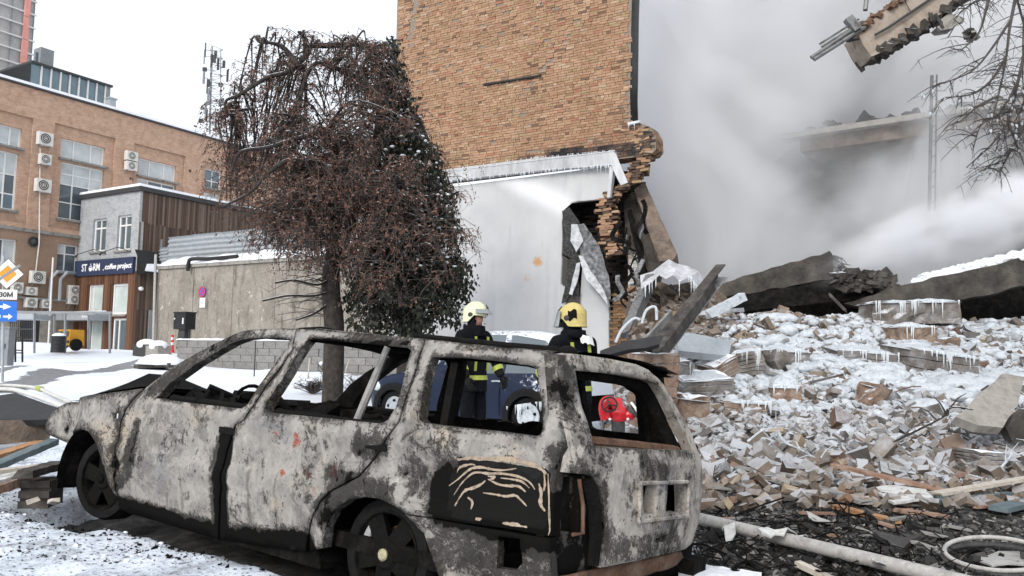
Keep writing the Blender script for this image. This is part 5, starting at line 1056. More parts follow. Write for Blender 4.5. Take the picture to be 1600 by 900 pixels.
while n_ < 13000:
    x, y = sample(); z = hz(x, y)
    if z < -.12: continue
    if y < 9.2 and rnd.random() < (9.2 - y) * .65: continue
    px, py = proj((x, y, z)); n_ += 1
    if not (940 < px < 1640): continue
    frost = smooth(520, 600, py) * .3 + smooth(1150, 1300, px) * .3
    isbrown = (py < 545 and px < 1290 and rnd.random() < .75) or rnd.random() < .05 or (py > 705 and rnd.random() < .2)
    big = rnd.random()
    if big < .45: s = (rnd.uniform(.10, .26), rnd.uniform(.09, .14), rnd.uniform(.06, .08))
    elif big < .95: s = (rnd.uniform(.05, .13), rnd.uniform(.04, .10), rnd.uniform(.04, .07))
    else: s = (rnd.uniform(.2, .42), rnd.uniform(.15, .3), rnd.uniform(.08, .16))
    c = Vector((x, y, z + rnd.uniform(-.035, .055)))
    if big < .45 and len(loose) < 1500 and y < 12.5: loose.append((c, s, isbrown)); continue
    if py < 705 and not isbrown and rnd.random() < .62:
        r_ = rnd.uniform(.03, .11); stones.ball(c, (r_ * rnd.uniform(.8, 1.7), r_ * rnd.uniform(.7, 1.2), r_ * rnd.uniform(.5, .9)), 7, 5, tuple(rrot(.6).col))
    else: (brown if isbrown else grey).chunk(c, s, rrot(1.2), .15)
    if 500 < py < 640 and px > 1120 and rnd.random() < .16:
        r_ = rnd.uniform(.04, .10); iceb.ball(c + Z * .05, (r_ * rnd.uniform(.8, 1.5), r_ * rnd.uniform(.8, 1.5), r_ * .8), 8, 6)
# the 300 nearest whole bricks are single things
loose.sort(key=lambda t: (t[0] - CAM).length); loose_vis = [t for t in loose if visible(t[0], -6) and proj(t[0])[0] > 1092]; ind = loose_vis[:300]; ids = {id(t) for t in ind}
for t in loose:
    if id(t) not in ids: (brown if t[2] else grey).chunk(t[0], t[1], rrot(1.0), .1)
vm = {}
for kind in (0, 1):
    for v_ in range(6):
        q = MB(); q.chunk((0, 0, 0), (.24 if v_ < 3 else .15, .118, .068), Matrix.Identity(3), .10); o = q.build('loose_brick', M['rub_brown' if kind else 'rub_grey'], None, (0, 0, 0)); vm[kind, v_] = o.data; bpy.data.objects.remove(o)
for c, s, isb in ind:
    o = bpy.data.objects.new('loose_brick', vm[int(isb), (rnd.randrange(3) if s[0] > .17 else 3 + rnd.randrange(3))]); COL.objects.link(o); o.location = c; o.rotation_euler = rrot(.9).to_euler()
    px, py = proj(c); wh = ('behind the burnt car tailgate' if px < 1190 else 'left of the long reddish plank' if px < 1310 else 'around the long reddish plank' if px < 1420 else 'between reddish plank and right picture edge') if py > 690 else ('on the slope behind the pale flat brickwork slab' if px < 1200 else 'on the slope below the reddish single block' if px < 1400 else 'on the slope below the curved concrete shell')
    tag(o, ('loose brown brick lying ' if isb else 'loose frosted grey brick lying ') + wh, 'brick', ('loose brown bricks ' if isb else 'loose frosted bricks ') + wh)
stones.v = [tuple(Vector(p) + .03 * noise.noise_vector(Vector(p) * 13)) for p in stones.v]; tag(stones.build('frosted_stones', M['rub_ice'], None, (6, 12, 0)), kind='stuff')
tag(grey.build('frosted_rubble', M['rub_grey'], None, (6, 12, 0)), kind='stuff'); tag(brown.build('brown_rubble', M['rub_brown'], None, (6, 12, 0)), kind='stuff')
# ice crust: lumps clustered where the water jet falls
cl = [(1230, 600, 14, 26), (1290, 575, 26, 60), (1330, 600, 30, 60), (1430, 560, 34, 50), (1270, 520, 30, 26), (1380, 620, 40, 60), (1480, 610, 36, 50), (1220, 545, 24, 18), (1340, 540, 30, 60), (1200, 500, 24, 14), (1520, 600, 30, 30), (1370, 585, 30, 40), (1400, 530, 20, 26)]
for cx, cy, rad, n in cl:
    for k in range(n + 5):
        px, py = rnd.gauss(cx, rad), rnd.gauss(cy, rad * .42)
        d = 9.0
        for _ in range(60):
            p = at(px, py, d)
            if p.z < hz(p.x, p.y): break
            d += .18
        big_ = k >= n; r_ = rnd.uniform(.16, .30) if big_ else rnd.uniform(.035, .12); iceb.ball(Vector((p.x, p.y, hz(p.x, p.y) + r_ * (.1 if big_ else .35))), (r_ * rnd.uniform(.8, 1.6), r_ * rnd.uniform(.8, 1.5), r_ * rnd.uniform(.6, .95) * (.6 if big_ else 1)), *((18, 12) if big_ else (9, 6)))
iceb.v = [tuple(Vector(p) + Vector((.05 * nz(p[0] * 11, p[1] * 11, p[2] * 11), .05 * nz(p[1] * 11, p[2] * 11, p[0] * 11), .05 * nz(p[2] * 11, p[0] * 11, p[1] * 11)))) for p in iceb.v]
q = MB(); NI = 150; vs = []; ok = []
for j in range(NI + 1):
    for i in range(NI + 1):
        x, y = lerp(2.5, 12.5, i / NI), lerp(10.2, 17.5, j / NI); m_ = fbm(x, y, 6, .75, 4); px, py = proj((x, y, hz(x, y))); w_ = m_ + .75 * smooth(700, 600, py) * smooth(490, 540, py) * smooth(1110, 1260, px) - .46; ok.append(w_); vs.append((x, y, hz(x, y) + .05 + .10 * max(-1, min(.6, w_)) + .035 * fbm(x, y, 2, 5, 3)))
q.add(vs, [(j * (NI + 1) + i, j * (NI + 1) + i + 1, (j + 1) * (NI + 1) + i + 1, (j + 1) * (NI + 1) + i) for j in range(NI) for i in range(NI) if min(ok[j * (NI + 1) + i], ok[(j + 1) * (NI + 1) + i + 1]) > 0]); tag(q.build('ice_sheet', M['ice'], None, (6, 12, 0), True), kind='stuff')
tag(iceb.build('ice_crust', M['ice'], None, (6, 12, 0), True), kind='stuff')
# bent reinforcing bars and splintered timber sticking out of the heap
for i_ in range(44):
    px, py = rnd.uniform(1060, 1590), rnd.uniform(520, 715); d = 8.5
    while d < 19 and (lambda p: p.z > hz(p.x, p.y))(at(px, py, d)): d += .15
    p = at(px, py, d); a = rnd.uniform(0, 6.28); L = rnd.uniform(.25, .9); e = p + Vector((math.cos(a) * L, math.sin(a) * L * .6, rnd.uniform(-.02, .30) * L)); q = MB()
    if i_ % 2: q.tube(curve([p, p.lerp(e, .4) + Z * rnd.uniform(0, .12), p.lerp(e, .75) + Vector((rnd.gauss(0, .06), 0, rnd.uniform(0, .12))), e], 4), .009, 5, False); tag(q.build('bent_rebar', M['rust'], None, p), 'thin bent reinforcing bar sticking out of the frosted rubble', 'steel bar', 'bent bars in the rubble')
    else: q.beam(p + Z * .03, e + Z * .05, rnd.uniform(.04, .10), rnd.uniform(.02, .05)); q.v = [tuple(Vector(v_) + .02 * noise.noise_vector(Vector(v_) * 7)) for v_ in q.v]; tag(q.build('splintered_timber', M[('wood_dark', 'wood_grey', 'char_edge')[i_ // 2 % 3] if i_ // 2 % 3 < 2 else 'wood_grey'], None, p), 'splintered grey or charred timber lying on the frosted rubble', 'timber', 'splintered timbers on the rubble')
# ---- big fragments in the heap
def block(name, label, px0, px1, py0, py1, d, depth, m_, yaw=None, tilt=0.0, roll=0.0, cat='masonry fragment', snow=.12, ice=0, courses=0, sub=None):
    a, b = at(px0, py1, d), at(px1, py0, d); w_, h_ = abs(b.x - a.x), abs(b.z - a.z); c = (a + b) / 2
    yaw = rnd.uniform(-.5, .5) if yaw is None else yaw; R = Matrix.Rotation(yaw, 3, 'Z') @ Matrix.Rotation(roll, 3, 'Y') @ Matrix.Rotation(tilt, 3, 'X')
    c = c + Vector((0, depth / 2, 0)); t = thing(name, label, cat, Vector((c.x, c.y, c.z - h_ / 2)))
    n = 7; q = MB(); cs = courses or 1
    for k in range(cs):
        z0, z1 = -h_ / 2 + h_ * k / cs, -h_ / 2 + h_ * (k + 1) / cs - (.012 if courses else 0); jx = rnd.uniform(0, .06) if courses else 0
        sub_ = MB(); sx, sy, sz = 8, 4, (2 if courses else 4); vs = []
        def sp(u_, v_, w2):
            p = Vector(((u_ - .5) * (w_ - jx), (v_ - .5) * depth, lerp(z0, z1, w2))); am = .10 if not courses else .045
            p += Vector((am * fbm(p.x + px0, p.y, p.z, 3.2, 3), am * fbm(p.y, p.z + px0, p.x, 3.2, 3), am * .7 * fbm(p.z, p.x, p.y + px0, 3.2, 3))); return c + R @ p
        for face in range(6):
            if face == 0: q.grid(lambda i, j: sp(i, 0, j), sx, sz)
            if face == 1: q.grid(lambda i, j: sp(1 - i, 1, j), sx, sz)
            if face == 2: q.grid(lambda i, j: sp(0, 1 - i, j), sy, sz)
            if face == 3: q.grid(lambda i, j: sp(1, i, j), sy, sz)
            if face == 4: q.grid(lambda i, j: sp(i, j, 1), sx, sy)
            if face == 5: q.grid(lambda i, j: sp(i, 1 - j, 0), sx, sy)
    q.build('fragment_body', m_, t)
    if snow:
        q = MB(); q.grid(lambda i, j: c + R @ Vector(((i - .5) * w_ * 1.04, (j - .5) * depth * 1.05, h_ / 2 - .03 + (snow * (.6 + .5 * fbm(i * w_ + px0, j * depth, 0, 3, 3))) * (math.sin(min(1, max(0, i)) * math.pi) ** .35 * math.sin(min(1, max(0, j)) * math.pi) ** .35 if 0 < i < 1 and 0 < j < 1 else 0))), 16, 8); q.build('ice_cap', M['ice'], t, smoothf=True)
    if ice:
        f0 = [c + R @ Vector((-w_ / 2, -depth / 2 - .02, h_ / 2)), c + R @ Vector((w_ / 2, -depth / 2 - .02, h_ / 2))]; tag(icicles(f0, ice, .08, h_ * .95, .02).build('icicle', M['icicle'], t), kind='stuff')
    return t
block('masonry_fragment', 'long ice draped slab fringed with icicles below the right beam', 1366, 1502, 472, 505, 16.4, .9, M['frag'], .05, .0, -.03, snow=.14, ice=40)
block('masonry_fragment', 'brown upright block under a thick white snow cap', 1402, 1462, 510, 542, 15.0, .6, M['frag_brown'], .15, 0, 0, snow=.16, ice=14)
block('masonry_fragment', 'small brown block beside the snow capped one', 1474, 1500, 528, 546, 14.9, .5, M['frag_brown'], -.2, snow=.08)
block('masonry_fragment', 'broad frosted masonry block with icicles, left of the pair', 1312, 1404, 546, 580, 13.7, .8, M['frag'], -.08, .1, .06, snow=.12, ice=26, courses=3)
block('masonry_fragment', 'broad frosted masonry block with long icicles, right of the pair', 1412, 1530, 548, 588, 13.5, .9, M['frag'], .1, .1, .12, snow=.14, ice=34, courses=3)
block('masonry_fragment', 'grey layered brickwork chunk hung with icicles left of centre', 1154, 1202, 548, 588, 13.2, .6, M['frag'], -.25, 0, -.14, snow=.1, ice=20, courses=6)
block('masonry_fragment', 'frosted chunk under a smooth white snow pillow', 1206, 1262, 548, 580, 13.4, .7, M['frag'], .15, 0, 0, snow=.2, ice=18)
block('masonry_fragment', 'dark tilted brickwork chunk striped by its courses', 1108, 1150, 560, 590, 13.0, .6, M['frag_brown'], .3, .1, -.45, snow=.06, courses=5)
block('masonry_fragment', 'pale beige brickwork slab lying flat behind the car', 1062, 1146, 586, 622, 11.6, .8, M['frag'], .1, .15, -.05, snow=.06, courses=4)
block('masonry_fragment', 'mossy brown block with a pale top next to the car tailgate', 1040, 1096, 618, 660, 10.6, .7, M['frag_brown'], .35, .1, .1, snow=.07)
block('masonry_fragment', 'brown brick block iced at its left end', 1127, 1202, 628, 656, 11.1, .5, M['frag_brown'], .1, 0, .04, snow=.07, ice=20, courses=3)
block('masonry_fragment', 'brown chunk carrying a large rounded white snow cap', 1213, 1255, 604, 632, 11.9, .5, M['frag_brown'], -.2, 0, 0, snow=.26, ice=10)
block('masonry_fragment', 'reddish single block tilted in the middle of the slope', 1357, 1382, 604, 634, 11.6, .35, M['frag_brown'], .5, .2, .3, snow=.03)
block('masonry_fragment', 'dark sooty brick chunk under the foot of the charred beams', 1000, 1054, 551, 672, 10.2, .7, M['frag_brown'], .2, 0, .04, snow=.05, courses=7)
block('masonry_fragment', 'frosty white flaked chunk right beside the charred timbers', 1030, 1070, 558, 600, 11.9, .6, M['frag'], .4, .2, .2, snow=.12, ice=8)
block('masonry_fragment', 'dark grey stack of bricks at the right edge of the slope', 1528, 1566, 706, 742, 8.9, .5, M['frag'], .1, 0, 0, snow=0, courses=6)
# slabs, beams
slab('fallen_beam', 'long fallen concrete beam with a torn icy end under the smoke', [(1100, 449), (1206, 420), (1298, 392), (1310, 408), (1312, 432), (1206, 452), (1100, 470)], 20, .7, M['slab_dark'], 'concrete beam', [20.6, 20, 19.4, 19.3, 19.3, 20, 20.6], .06)
slab('fallen_beam', 'dark lower ledge of broken concrete below the long fallen beam', [(1090, 470), (1215, 452), (1335, 432), (1385, 446), (1330, 470), (1200, 482), (1090, 492)], 19.6, 1.2, M['soot'], 'concrete beam', [20.5, 19.9, 19.3, 18.8, 18.8, 19.6, 20.4], .05)
q = MB(); pe = at(1310, 410, 19.2)
for k in range(15): q.tube([at(1302, 400 + k * 1.7, 19.3), at(1312 + rnd.uniform(-4, 10), 404 + k * 1.2 + rnd.uniform(-6, 6), 19.2), at(1318 + rnd.uniform(-6, 14), 412 + k * 1.5, 19.1)], [.03, .022, .006], 5, False)
tag(q.build('icicle_cluster', M['frostmesh'], None, pe), 'spray of ice and bent rods on the torn end of the long fallen beam', 'ice')
q = MB()
for k in range(60): q.chunk(at(rnd.uniform(1312, 1388), rnd.uniform(428, 450), 18.7), (rnd.uniform(.15, .5), rnd.uniform(.15, .4), rnd.uniform(.08, .2)), rrot(.5))
tag(q.build('broken_concrete', M['slab_dark'], None, at(1350, 445, 18.7)), kind='stuff')
slab('tilted_slab', 'long dark slab rising to the right with lumpy snow along its top', [(1318, 476), (1400, 447), (1500, 425), (1600, 402), (1660, 388), (1660, 432), (1600, 446), (1500, 470), (1400, 484)], 17.3, .6, M['slab_dark'], dd=[18.2, 17.8, 17.2, 16.7, 16.4, 16.4, 16.7, 17.2, 17.8])
q = MB()
for k in range(330):
    t_ = rnd.random(); px = lerp(1440, 1660, t_); r_ = rnd.uniform(.035, .11); q.ball(at(px, lerp(439, 388, t_) - rnd.uniform(-2, 7), lerp(17.6, 16.4, t_)) + Vector((0, rnd.uniform(.05, .4), 0)), (r_ * 1.3, r_ * 1.2, r_ * .8), 8, 6)
q.v = [tuple(Vector(p) + .05 * noise.noise_vector(Vector(p) * 10)) for p in q.v]; tag(q.build('snow_ridge', M['snow'], None, at(1520, 420, 17), True), 'lumpy ridge of snow along the top of the long tilted slab', 'snow')
# the dark hollow under the slab: dark backdrops added to stand in for its shade
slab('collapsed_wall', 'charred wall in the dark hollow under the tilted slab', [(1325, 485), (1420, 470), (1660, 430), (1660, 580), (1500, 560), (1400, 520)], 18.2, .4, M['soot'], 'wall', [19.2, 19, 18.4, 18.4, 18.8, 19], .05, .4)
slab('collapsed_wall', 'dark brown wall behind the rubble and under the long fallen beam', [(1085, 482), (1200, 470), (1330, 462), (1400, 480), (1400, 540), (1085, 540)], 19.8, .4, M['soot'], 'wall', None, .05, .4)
# charred timbers and metal beside the torn corner
def bar(name, label, p0, p1, d0, d1, w_, h_, m_, cat='beam', up=Z, hollow=False):
    a, b = at(*p0, d0), at(*p1, d1); X = (b - a).normalized(); Y = up.cross(X).normalized(); Zz = X.cross(Y); t = thing(name, label, cat, a)
    if hollow:   # channel: web and two flanges
        q = MB(); q.box((a + b) / 2, ((b - a).length, .02, h_), (X, Y, Zz)); q.build('web', m_[0], t)
        for s_, m2 in ((-1, m_[1]), (1, m_[0])): q = MB(); q.box((a + b) / 2 + Zz * s_ * h_ / 2 - Y * w_ / 2, ((b - a).length, w_, .02), (X, Y, Zz)); q.build('flange', m2, t)
    else:
        n = 14; q = MB(); vs = []
        for i in range(n + 1):
            p = a.lerp(b, i / n); j = .06 * min(w_, h_); vs += [p + Y * (sx * w_ / 2 + rnd.uniform(-j, j)) + Zz * (sz * h_ / 2 + rnd.uniform(-j, j)) + X * (rnd.uniform(-.05, .05) if i in (0, n) else 0) for sx, sz in ((-1, -1), (1, -1), (1, 1), (-1, 1))]
        fs = [(i * 4 + k, i * 4 + (k + 1) % 4, (i + 1) * 4 + (k + 1) % 4, (i + 1) * 4 + k) for i in range(n) for k in range(4)] + [(3, 2, 1, 0), (n * 4, n * 4 + 1, n * 4 + 2, n * 4 + 3)]
        q.add(vs, fs); q.build('timber', m_, t)
    return t
M['char_edge'] = mat('frosted_timber_edge', [(0.10, 0.10, 0.10), (0.26, 0.26, 0.26), (0.38, 0.38, 0.38)], 5, 0.7, 0.4)
bar('charred_beam', 'large charred beam slanting up to the right with a pale frosted edge', (1012, 558), (1120, 424), 10.6, 13.2, .16, .22, [M['wood_dark'], M['char_edge']], hollow=True)
bar('charred_beam', 'black plank resting on the front of the large charred beam', (1024, 560), (1112, 445), 10.3, 12.6, .10, .16, M['wood_dark'])
bar('grey_plank', 'grey board leaning beside the foot of the large charred beam', (985, 572), (1050, 500), 11.2, 12.4, .05, .32, M['wood_grey'], 'plank')
bar('steel_post', 'dark steel post leaning right below the iced sheet roof', (978, 524), (1018, 432), 16, 16.8, .20, .20, M['steel'])
bar('steel_post', 'thin bent dark rail crossing behind the steel post', (1030, 470), (1002, 425), 17.5, 18, .12, .12, M['soot'])
bar('white_tube', 'short white frosted tube poking out of the brown rubble', (1106, 492), (1160, 464), 15.5, 15.8, .16, .16, M['ice'], 'tube')
bar('frosted_board', 'small frosted board behind the white tube', (1085, 490), (1160, 484), 16, 16.2, .1, .08, M['frostwhite'], 'plank')
bar('bent_rod', 'thin dark rod sticking out beneath the long fallen beam', (1296, 460), (1322, 486), 17.5, 17.2, .05, .05, M['wood_dark'], 'rod')
slab('metal_sheet', 'wide grey blue metal panel with snow lying in front of the rubble', [(1058, 528), (1075, 519), (1143, 533), (1138, 556), (1060, 548)], 13.4, .12, M['galv'], 'metal sheet', [13.3, 13.6, 13.6, 13.2, 13.1], .02)
slab('black_sheet', 'curved black metal sheet just behind the car roof', [(938, 549), (975, 534), (1010, 527), (1036, 525), (1030, 537), (985, 547), (942, 556)], 9.8, .05, M['blackpaint'], 'metal sheet', [9.6, 10, 10.1, 10.2, 9.9, 9.6, 9.5], .03)
def iced_roof():
    c = at(1040, 430, 17.0); t = thing('iced_sheet_roof', 'crumpled sheet roof crusted white with ice between slabs and beam', 'metal sheet', c)
    tops = [(1000, 430), (1020, 424), (1035, 412), (1045, 405), (1058, 412), (1075, 416), (1092, 424), (1105, 445)]; bots = [(1002, 452), (1022, 438), (1030, 430), (1040, 436), (1052, 430), (1062, 440), (1078, 432), (1092, 452)]
    q = MB(); q.grid(lambda a, b: (lambda i, f: at(lerp(lerp(tops[i][0], tops[min(i + 1, 7)][0], f), lerp(bots[i][0], bots[min(i + 1, 7)][0], f), b), lerp(lerp(tops[i][1], tops[min(i + 1, 7)][1], f), lerp(bots[i][1], bots[min(i + 1, 7)][1], f), b), 17.3 - 1.3 * b + .15 * nz(a * 9, b * 3)))(min(int(a * 7), 6), a * 7 - min(int(a * 7), 6)), 42, 6); q.build('sheet', M['frostwhite'], t)
    tag(icicles([at(*p, 16.0) for p in bots], 20, .1, .38, .02).build('icicle', M['icicle'], t), kind='stuff')
iced_roof()
slab('brown_earth_bank', 'bank of wet brown bricks and earth under the iced sheet roof', [(985, 470), (1020, 440), (1100, 440), (1140, 470), (1120, 530), (990, 540)], 17.8, .8, M['slab_brown'], 'rubble', None, .12, .2)
q = MB()
for k in range(160): px, py = rnd.uniform(985, 1120), rnd.uniform(450, 530); q.chunk(at(px, py, 17.3 - (py - 450) * .02), (rnd.uniform(.1, .26), .12, .07), rrot(1.2))
tag(q.build('brown_rubble_face', M['rub_brown'], None, at(1050, 500, 17)), kind='stuff')
for i_, P in enumerate(([(962, 535), (972, 515), (990, 498), (1000, 500)], [(1003, 505), (1010, 485), (1024, 480), (1026, 500)], [(1030, 520), (1040, 500), (1055, 505)])):
    q = MB(); q.tube(curve([at(*p, 14.8) for p in P], 5), .028, 6); tag(q.build('bent_cable', M['ice'], None, at(*P[0], 14.8)), ('frosted cable curving up from behind the car roof, leftmost', 'frosted looped cable in front of the brown bank, middle', 'short frosted cable end by the charred beam, rightmost')[i_], 'cable')
slab('curved_slab', 'curved grey concrete shell lying tilted at the right edge of the rubble', [(1494, 652), (1530, 616), (1566, 584), (1602, 590), (1590, 630), (1566, 668), (1530, 664)], 9.6, .12, M['concrete'], 'concrete slab', [9.4, 9.8, 10.2, 10.1, 9.8, 9.3, 9.3], .02)
slab('concrete_plate', 'dark plate propped behind the curved concrete shell', [(1572, 668), (1604, 640), (1640, 640), (1640, 690), (1580, 690)], 9.5, .15, M['slab_dark'], 'concrete slab', None, .03)
def branch(name, label, P, d, r0, m_, side=5):
    pts = curve([at(p[0], p[1], d if len(p) < 3 else p[2]) for p in P], 5); n = len(pts); q = MB(); q.tube(pts, [lerp(r0, r0 * .3, i / n) for i in range(n)], 6); k = 0
    for i in range(side):
        j = rnd.randrange(2, n - 1); e = pts[j] + Vector((rnd.uniform(-.25, .25), rnd.uniform(-.2, .2), rnd.uniform(-.05, .22))); q.tube([pts[j], pts[j].lerp(e, .5) + Z * .03, e], [r0 * .5, r0 * .35, r0 * .15], 4, False)
    return tag(q.build(name, m_, None, pts[0]), label, 'branch')
branch('bare_branch', 'dark bare branch arching over the bricks on the right slope', [(1395, 690), (1440, 668), (1475, 650), (1488, 636), (1520, 640)], 9.2, .022, M['bark'])
branch('bare_branch', 'frost white branch lying across the middle of the slope', [(1215, 672), (1225, 690), (1250, 702), (1285, 722)], 9.0, .018, M['ice'])
branch('bare_branch', 'thin white twig forked on the bricks behind the tailgate', [(1168, 690), (1192, 672), (1216, 668)], 9.3, .014, M['ice'], 3)
branch('bare_branch', 'tangle of frosted twigs at the right edge below the curved shell', [(1560, 735), (1580, 715), (1605, 705), (1620, 690)], 8.6, .014, M['ice'], 9)
# ------------------------------------------------------------------ trees
tr = random.Random(11)
def tree_tube(mb, P, r0, r1, n=7):
    k = len(P); mb.tube(P, [lerp(r0, r1, i / (k - 1)) for i in range(k)], n, False)
def leafquad(mb, p, s):
    a = Vector((tr.gauss(0, 1), tr.gauss(0, 1), tr.gauss(0, 1))).normalized(); b = a.orthogonal().normalized()
    mb.add([p - b * s * .45, p + a * s, p + b * s * .45, p - a * s * .8], [(0, 1, 2, 3)])
D0 = 17.0
def limb(pts): return curve([at(p[0], p[1], D0 + p[2]) for p in pts], 6)
T1 = gpt(522, 560); T1 = at(522, 553, D0); T1.z = gheight(T1.x, T1.y)
tree = thing('weeping_tree', 'bare weeping tree with dark arching limbs and reddish brown seed clusters', 'tree', T1)
tb = MB()
trunk = curve([T1 - Z * .2, at(522, 515, D0), at(518, 470, D0), at(517, 435, D0), at(522, 395, D0), at(545, 345, D0 + .1), at(568, 318, D0 + .2)], 6); tree_tube(tb, trunk, .23, .15, 10)
main = [limb(P) for P in (
    [(568, 318, .2), (580, 285, .3), (588, 240, .5), (594, 180, .6), (596, 125, .6), (588, 90, .4), (568, 72, .2), (545, 69, 0), (534, 84, -.3), (528, 100, -.5)],
    [(588, 240, .5), (600, 180, .9), (604, 130, 1.0), (612, 95, 1.2)],
    [(545, 69, 0), (510, 71, -.2), (486, 72, -.3), (478, 88, -.6), (450, 112, -.9), (420, 120, -1.1), (395, 135, -1.3), (370, 150, -1.4), (353, 158, -1.5), (352, 180, -1.5)],
    [(594, 180, .6), (560, 125, 0), (520, 105, -.6), (492, 100, -.8), (475, 130, -1.0), (468, 165, -1.1), (460, 200, -1.2)],
    [(478, 88, -.6), (476, 62, -.6), (466, 50, -.7)], [(470, 108, -.5), (440, 72, -.6), (405, 66, -.8)],
    [(568, 318, .2), (540, 250, -.7), (505, 210, -1.3), (470, 215, -1.7), (420, 230, -2), (375, 238, -2.2), (362, 270, -2.2)],
    [(545, 345, .1), (510, 280, -1.2), (460, 250, -1.8), (420, 270, -2.1), (392, 300, -2.2), (350, 322, -2.3)],
    [(580, 285, .3), (640, 230, .2), (680, 260, 0), (705, 320, -.2), (712, 380, -.3)], [(588, 240, .5), (640, 180, 1), (665, 210, 1), (680, 270, 1)],
    [(568, 318, .2), (610, 300, -.9), (650, 330, -1.3), (690, 400, -1.4), (700, 440, -1.4)], [(522, 395, 0), (490, 350, -.8), (450, 345, -1.2), (420, 380, -1.3)],
    [(517, 435, 0), (495, 445, -.5), (460, 438, -.9), (430, 442, -1.1)], [(518, 455, 0), (490, 462, -.5), (450, 462, -.9), (410, 470, -1.1)], [(519, 470, 0), (490, 490, -.4), (462, 500, -.6)])]
for P in main:
    k = len(P); r0 = .15 if P is main[0] else .028 if any(P is m_ for m_ in main[-3:]) else .07; tree_tube(tb, P, r0, .022, 7)
allp = [p for P in main + [trunk[12:]] for p in P]
tb.build('trunk', M['bark'], tree, smoothf=True)
# snow lying along the leaning part of the trunk
sb = MB(); rows = trunk[18:]
for i in range(len(rows) - 1):
    for k in range(2): t_ = tr.random(); p = rows[i].lerp(rows[i + 1], t_); sb.ball(p + Vector((-.08 + tr.uniform(-.04, .03), -.07, .09)), (tr.uniform(.05, .1), .06, tr.uniform(.03, .06)), 7, 5)
tag(sb.build('snow_on_trunk', M['snow'], tree, smoothf=True), kind='stuff')
crown = [(455, 68), (500, 60), (560, 66), (600, 75), (625, 110), (645, 200), (690, 250), (715, 320), (722, 400), (716, 470), (690, 480), (640, 480), (585, 470), (545, 440), (500, 420), (470, 410), (420, 395), (372, 340), (352, 320), (350, 262), (392, 240), (385, 200), (357, 190), (352, 152), (400, 118)]
bb, tw_, lf = MB(), MB(), MB()
ap = np.array([tuple(p) for p in allp])
def dens(px, py):
    if 540 < px < 592 and 78 < py < 120: return .2
    if 462 < px < 530 and 110 < py < 185: return .28
    if py < 120: return .34
    if py < 235 and px < 560: return .5
    if px > 590 and py > 395: return .12
    if px > 640: return .16 if py > 300 else .4
    return 1.0
ends = 0; tries = 0
while ends < 570 and tries < 12000:
    tries += 1; px, py = tr.uniform(345, 735), tr.uniform(55, 485)
    if not inside([(px, py)], crown)[0] or tr.random() > dens(px, py): continue
    dpt = D0 + tr.uniform(-2.0, 1.6) * (.5 + .5 * smooth(60, 250, py)); e = at(px, py, dpt)
    dd = ((ap - np.array([e.x, e.y, e.z + .55])) ** 2).sum(1); n0 = Vector(ap[int(np.argmin(dd + np.array([tr.random() * .6 for _ in range(len(ap))])))])
    L = (e - n0).length
    if L > 3.4: continue
    ends += 1; up_ = Z * min(.7, .25 * L + .1); m1 = n0.lerp(e, .35) + up_ + Vector((tr.gauss(0, .1), tr.gauss(0, .1), 0)); m2 = n0.lerp(e, .8) + up_ * .5
    P = curve([n0, m1, m2, e], 4); tree_tube(bb, P, .024, .008, 5)
    seeds = tr.random() < .25 + .6 * smooth(170, 330, py) + .15 * smooth(480, 640, px)
    for k in range(8):
        b = P[tr.randrange(3, len(P))]; ln = tr.uniform(.10, .52) * (1.3 if py > 280 else .85); a = tr.uniform(0, 6.28); o_ = Vector((math.cos(a), math.sin(a), 0)) * ln * tr.uniform(.5, 1.8)
        Q = [b, b + o_ * .6 + Z * .02, b + o_ * .9 - Z * ln * .25, b + o_ - Z * ln * .75]; tree_tube(tw_, Q, .0085, .0035, 3)
        for j in range(13 if seeds else 5):
            t_ = tr.uniform(.25, 1) * 2.99; i = int(t_); p = Q[i].lerp(Q[i + 1], t_ - i); leafquad(lf, p + Vector((tr.gauss(0, .035), tr.gauss(0, .035), tr.gauss(0, .03))), tr.uniform(.018, .046))
        if tr.random() < .5: p = Q[2]; tree_tube(tw_, [p, p + Vector((tr.gauss(0, .12), tr.gauss(0, .12), -.12)), p + Vector((tr.gauss(0, .15), tr.gauss(0, .15), -.3))], .005, .003, 3)
tag(bb.build('branch', M['bark'], tree), kind='stuff'); tag(tw_.build('twig', M['twig'], tree), kind='stuff'); tag(lf.build('seed_cluster', M['leafred'], tree), kind='stuff')
# bare low side twigs on the left of the trunk
lb = MB()
for i in range(26):
    py = tr.uniform(425, 500); p = at(518, py, D0); e = at(tr.uniform(420, 500), py + tr.uniform(-25, 30), D0 + tr.uniform(-1, .5)); m_ = p.lerp(e, .5) + Z * tr.uniform(0, .15); P = curve([p, m_, e], 4); tree_tube(lb, P, .012, .004, 4)
    for k in range(4): b = P[tr.randrange(3, 9)]; tree_tube(lb, [b, b + Vector((tr.uniform(-.3, .05), tr.uniform(-.15, .15), tr.uniform(-.2, .15)))], .005, .002, 3)
tag(lb.build('low_twig', M['twig'], tree), kind='stuff')
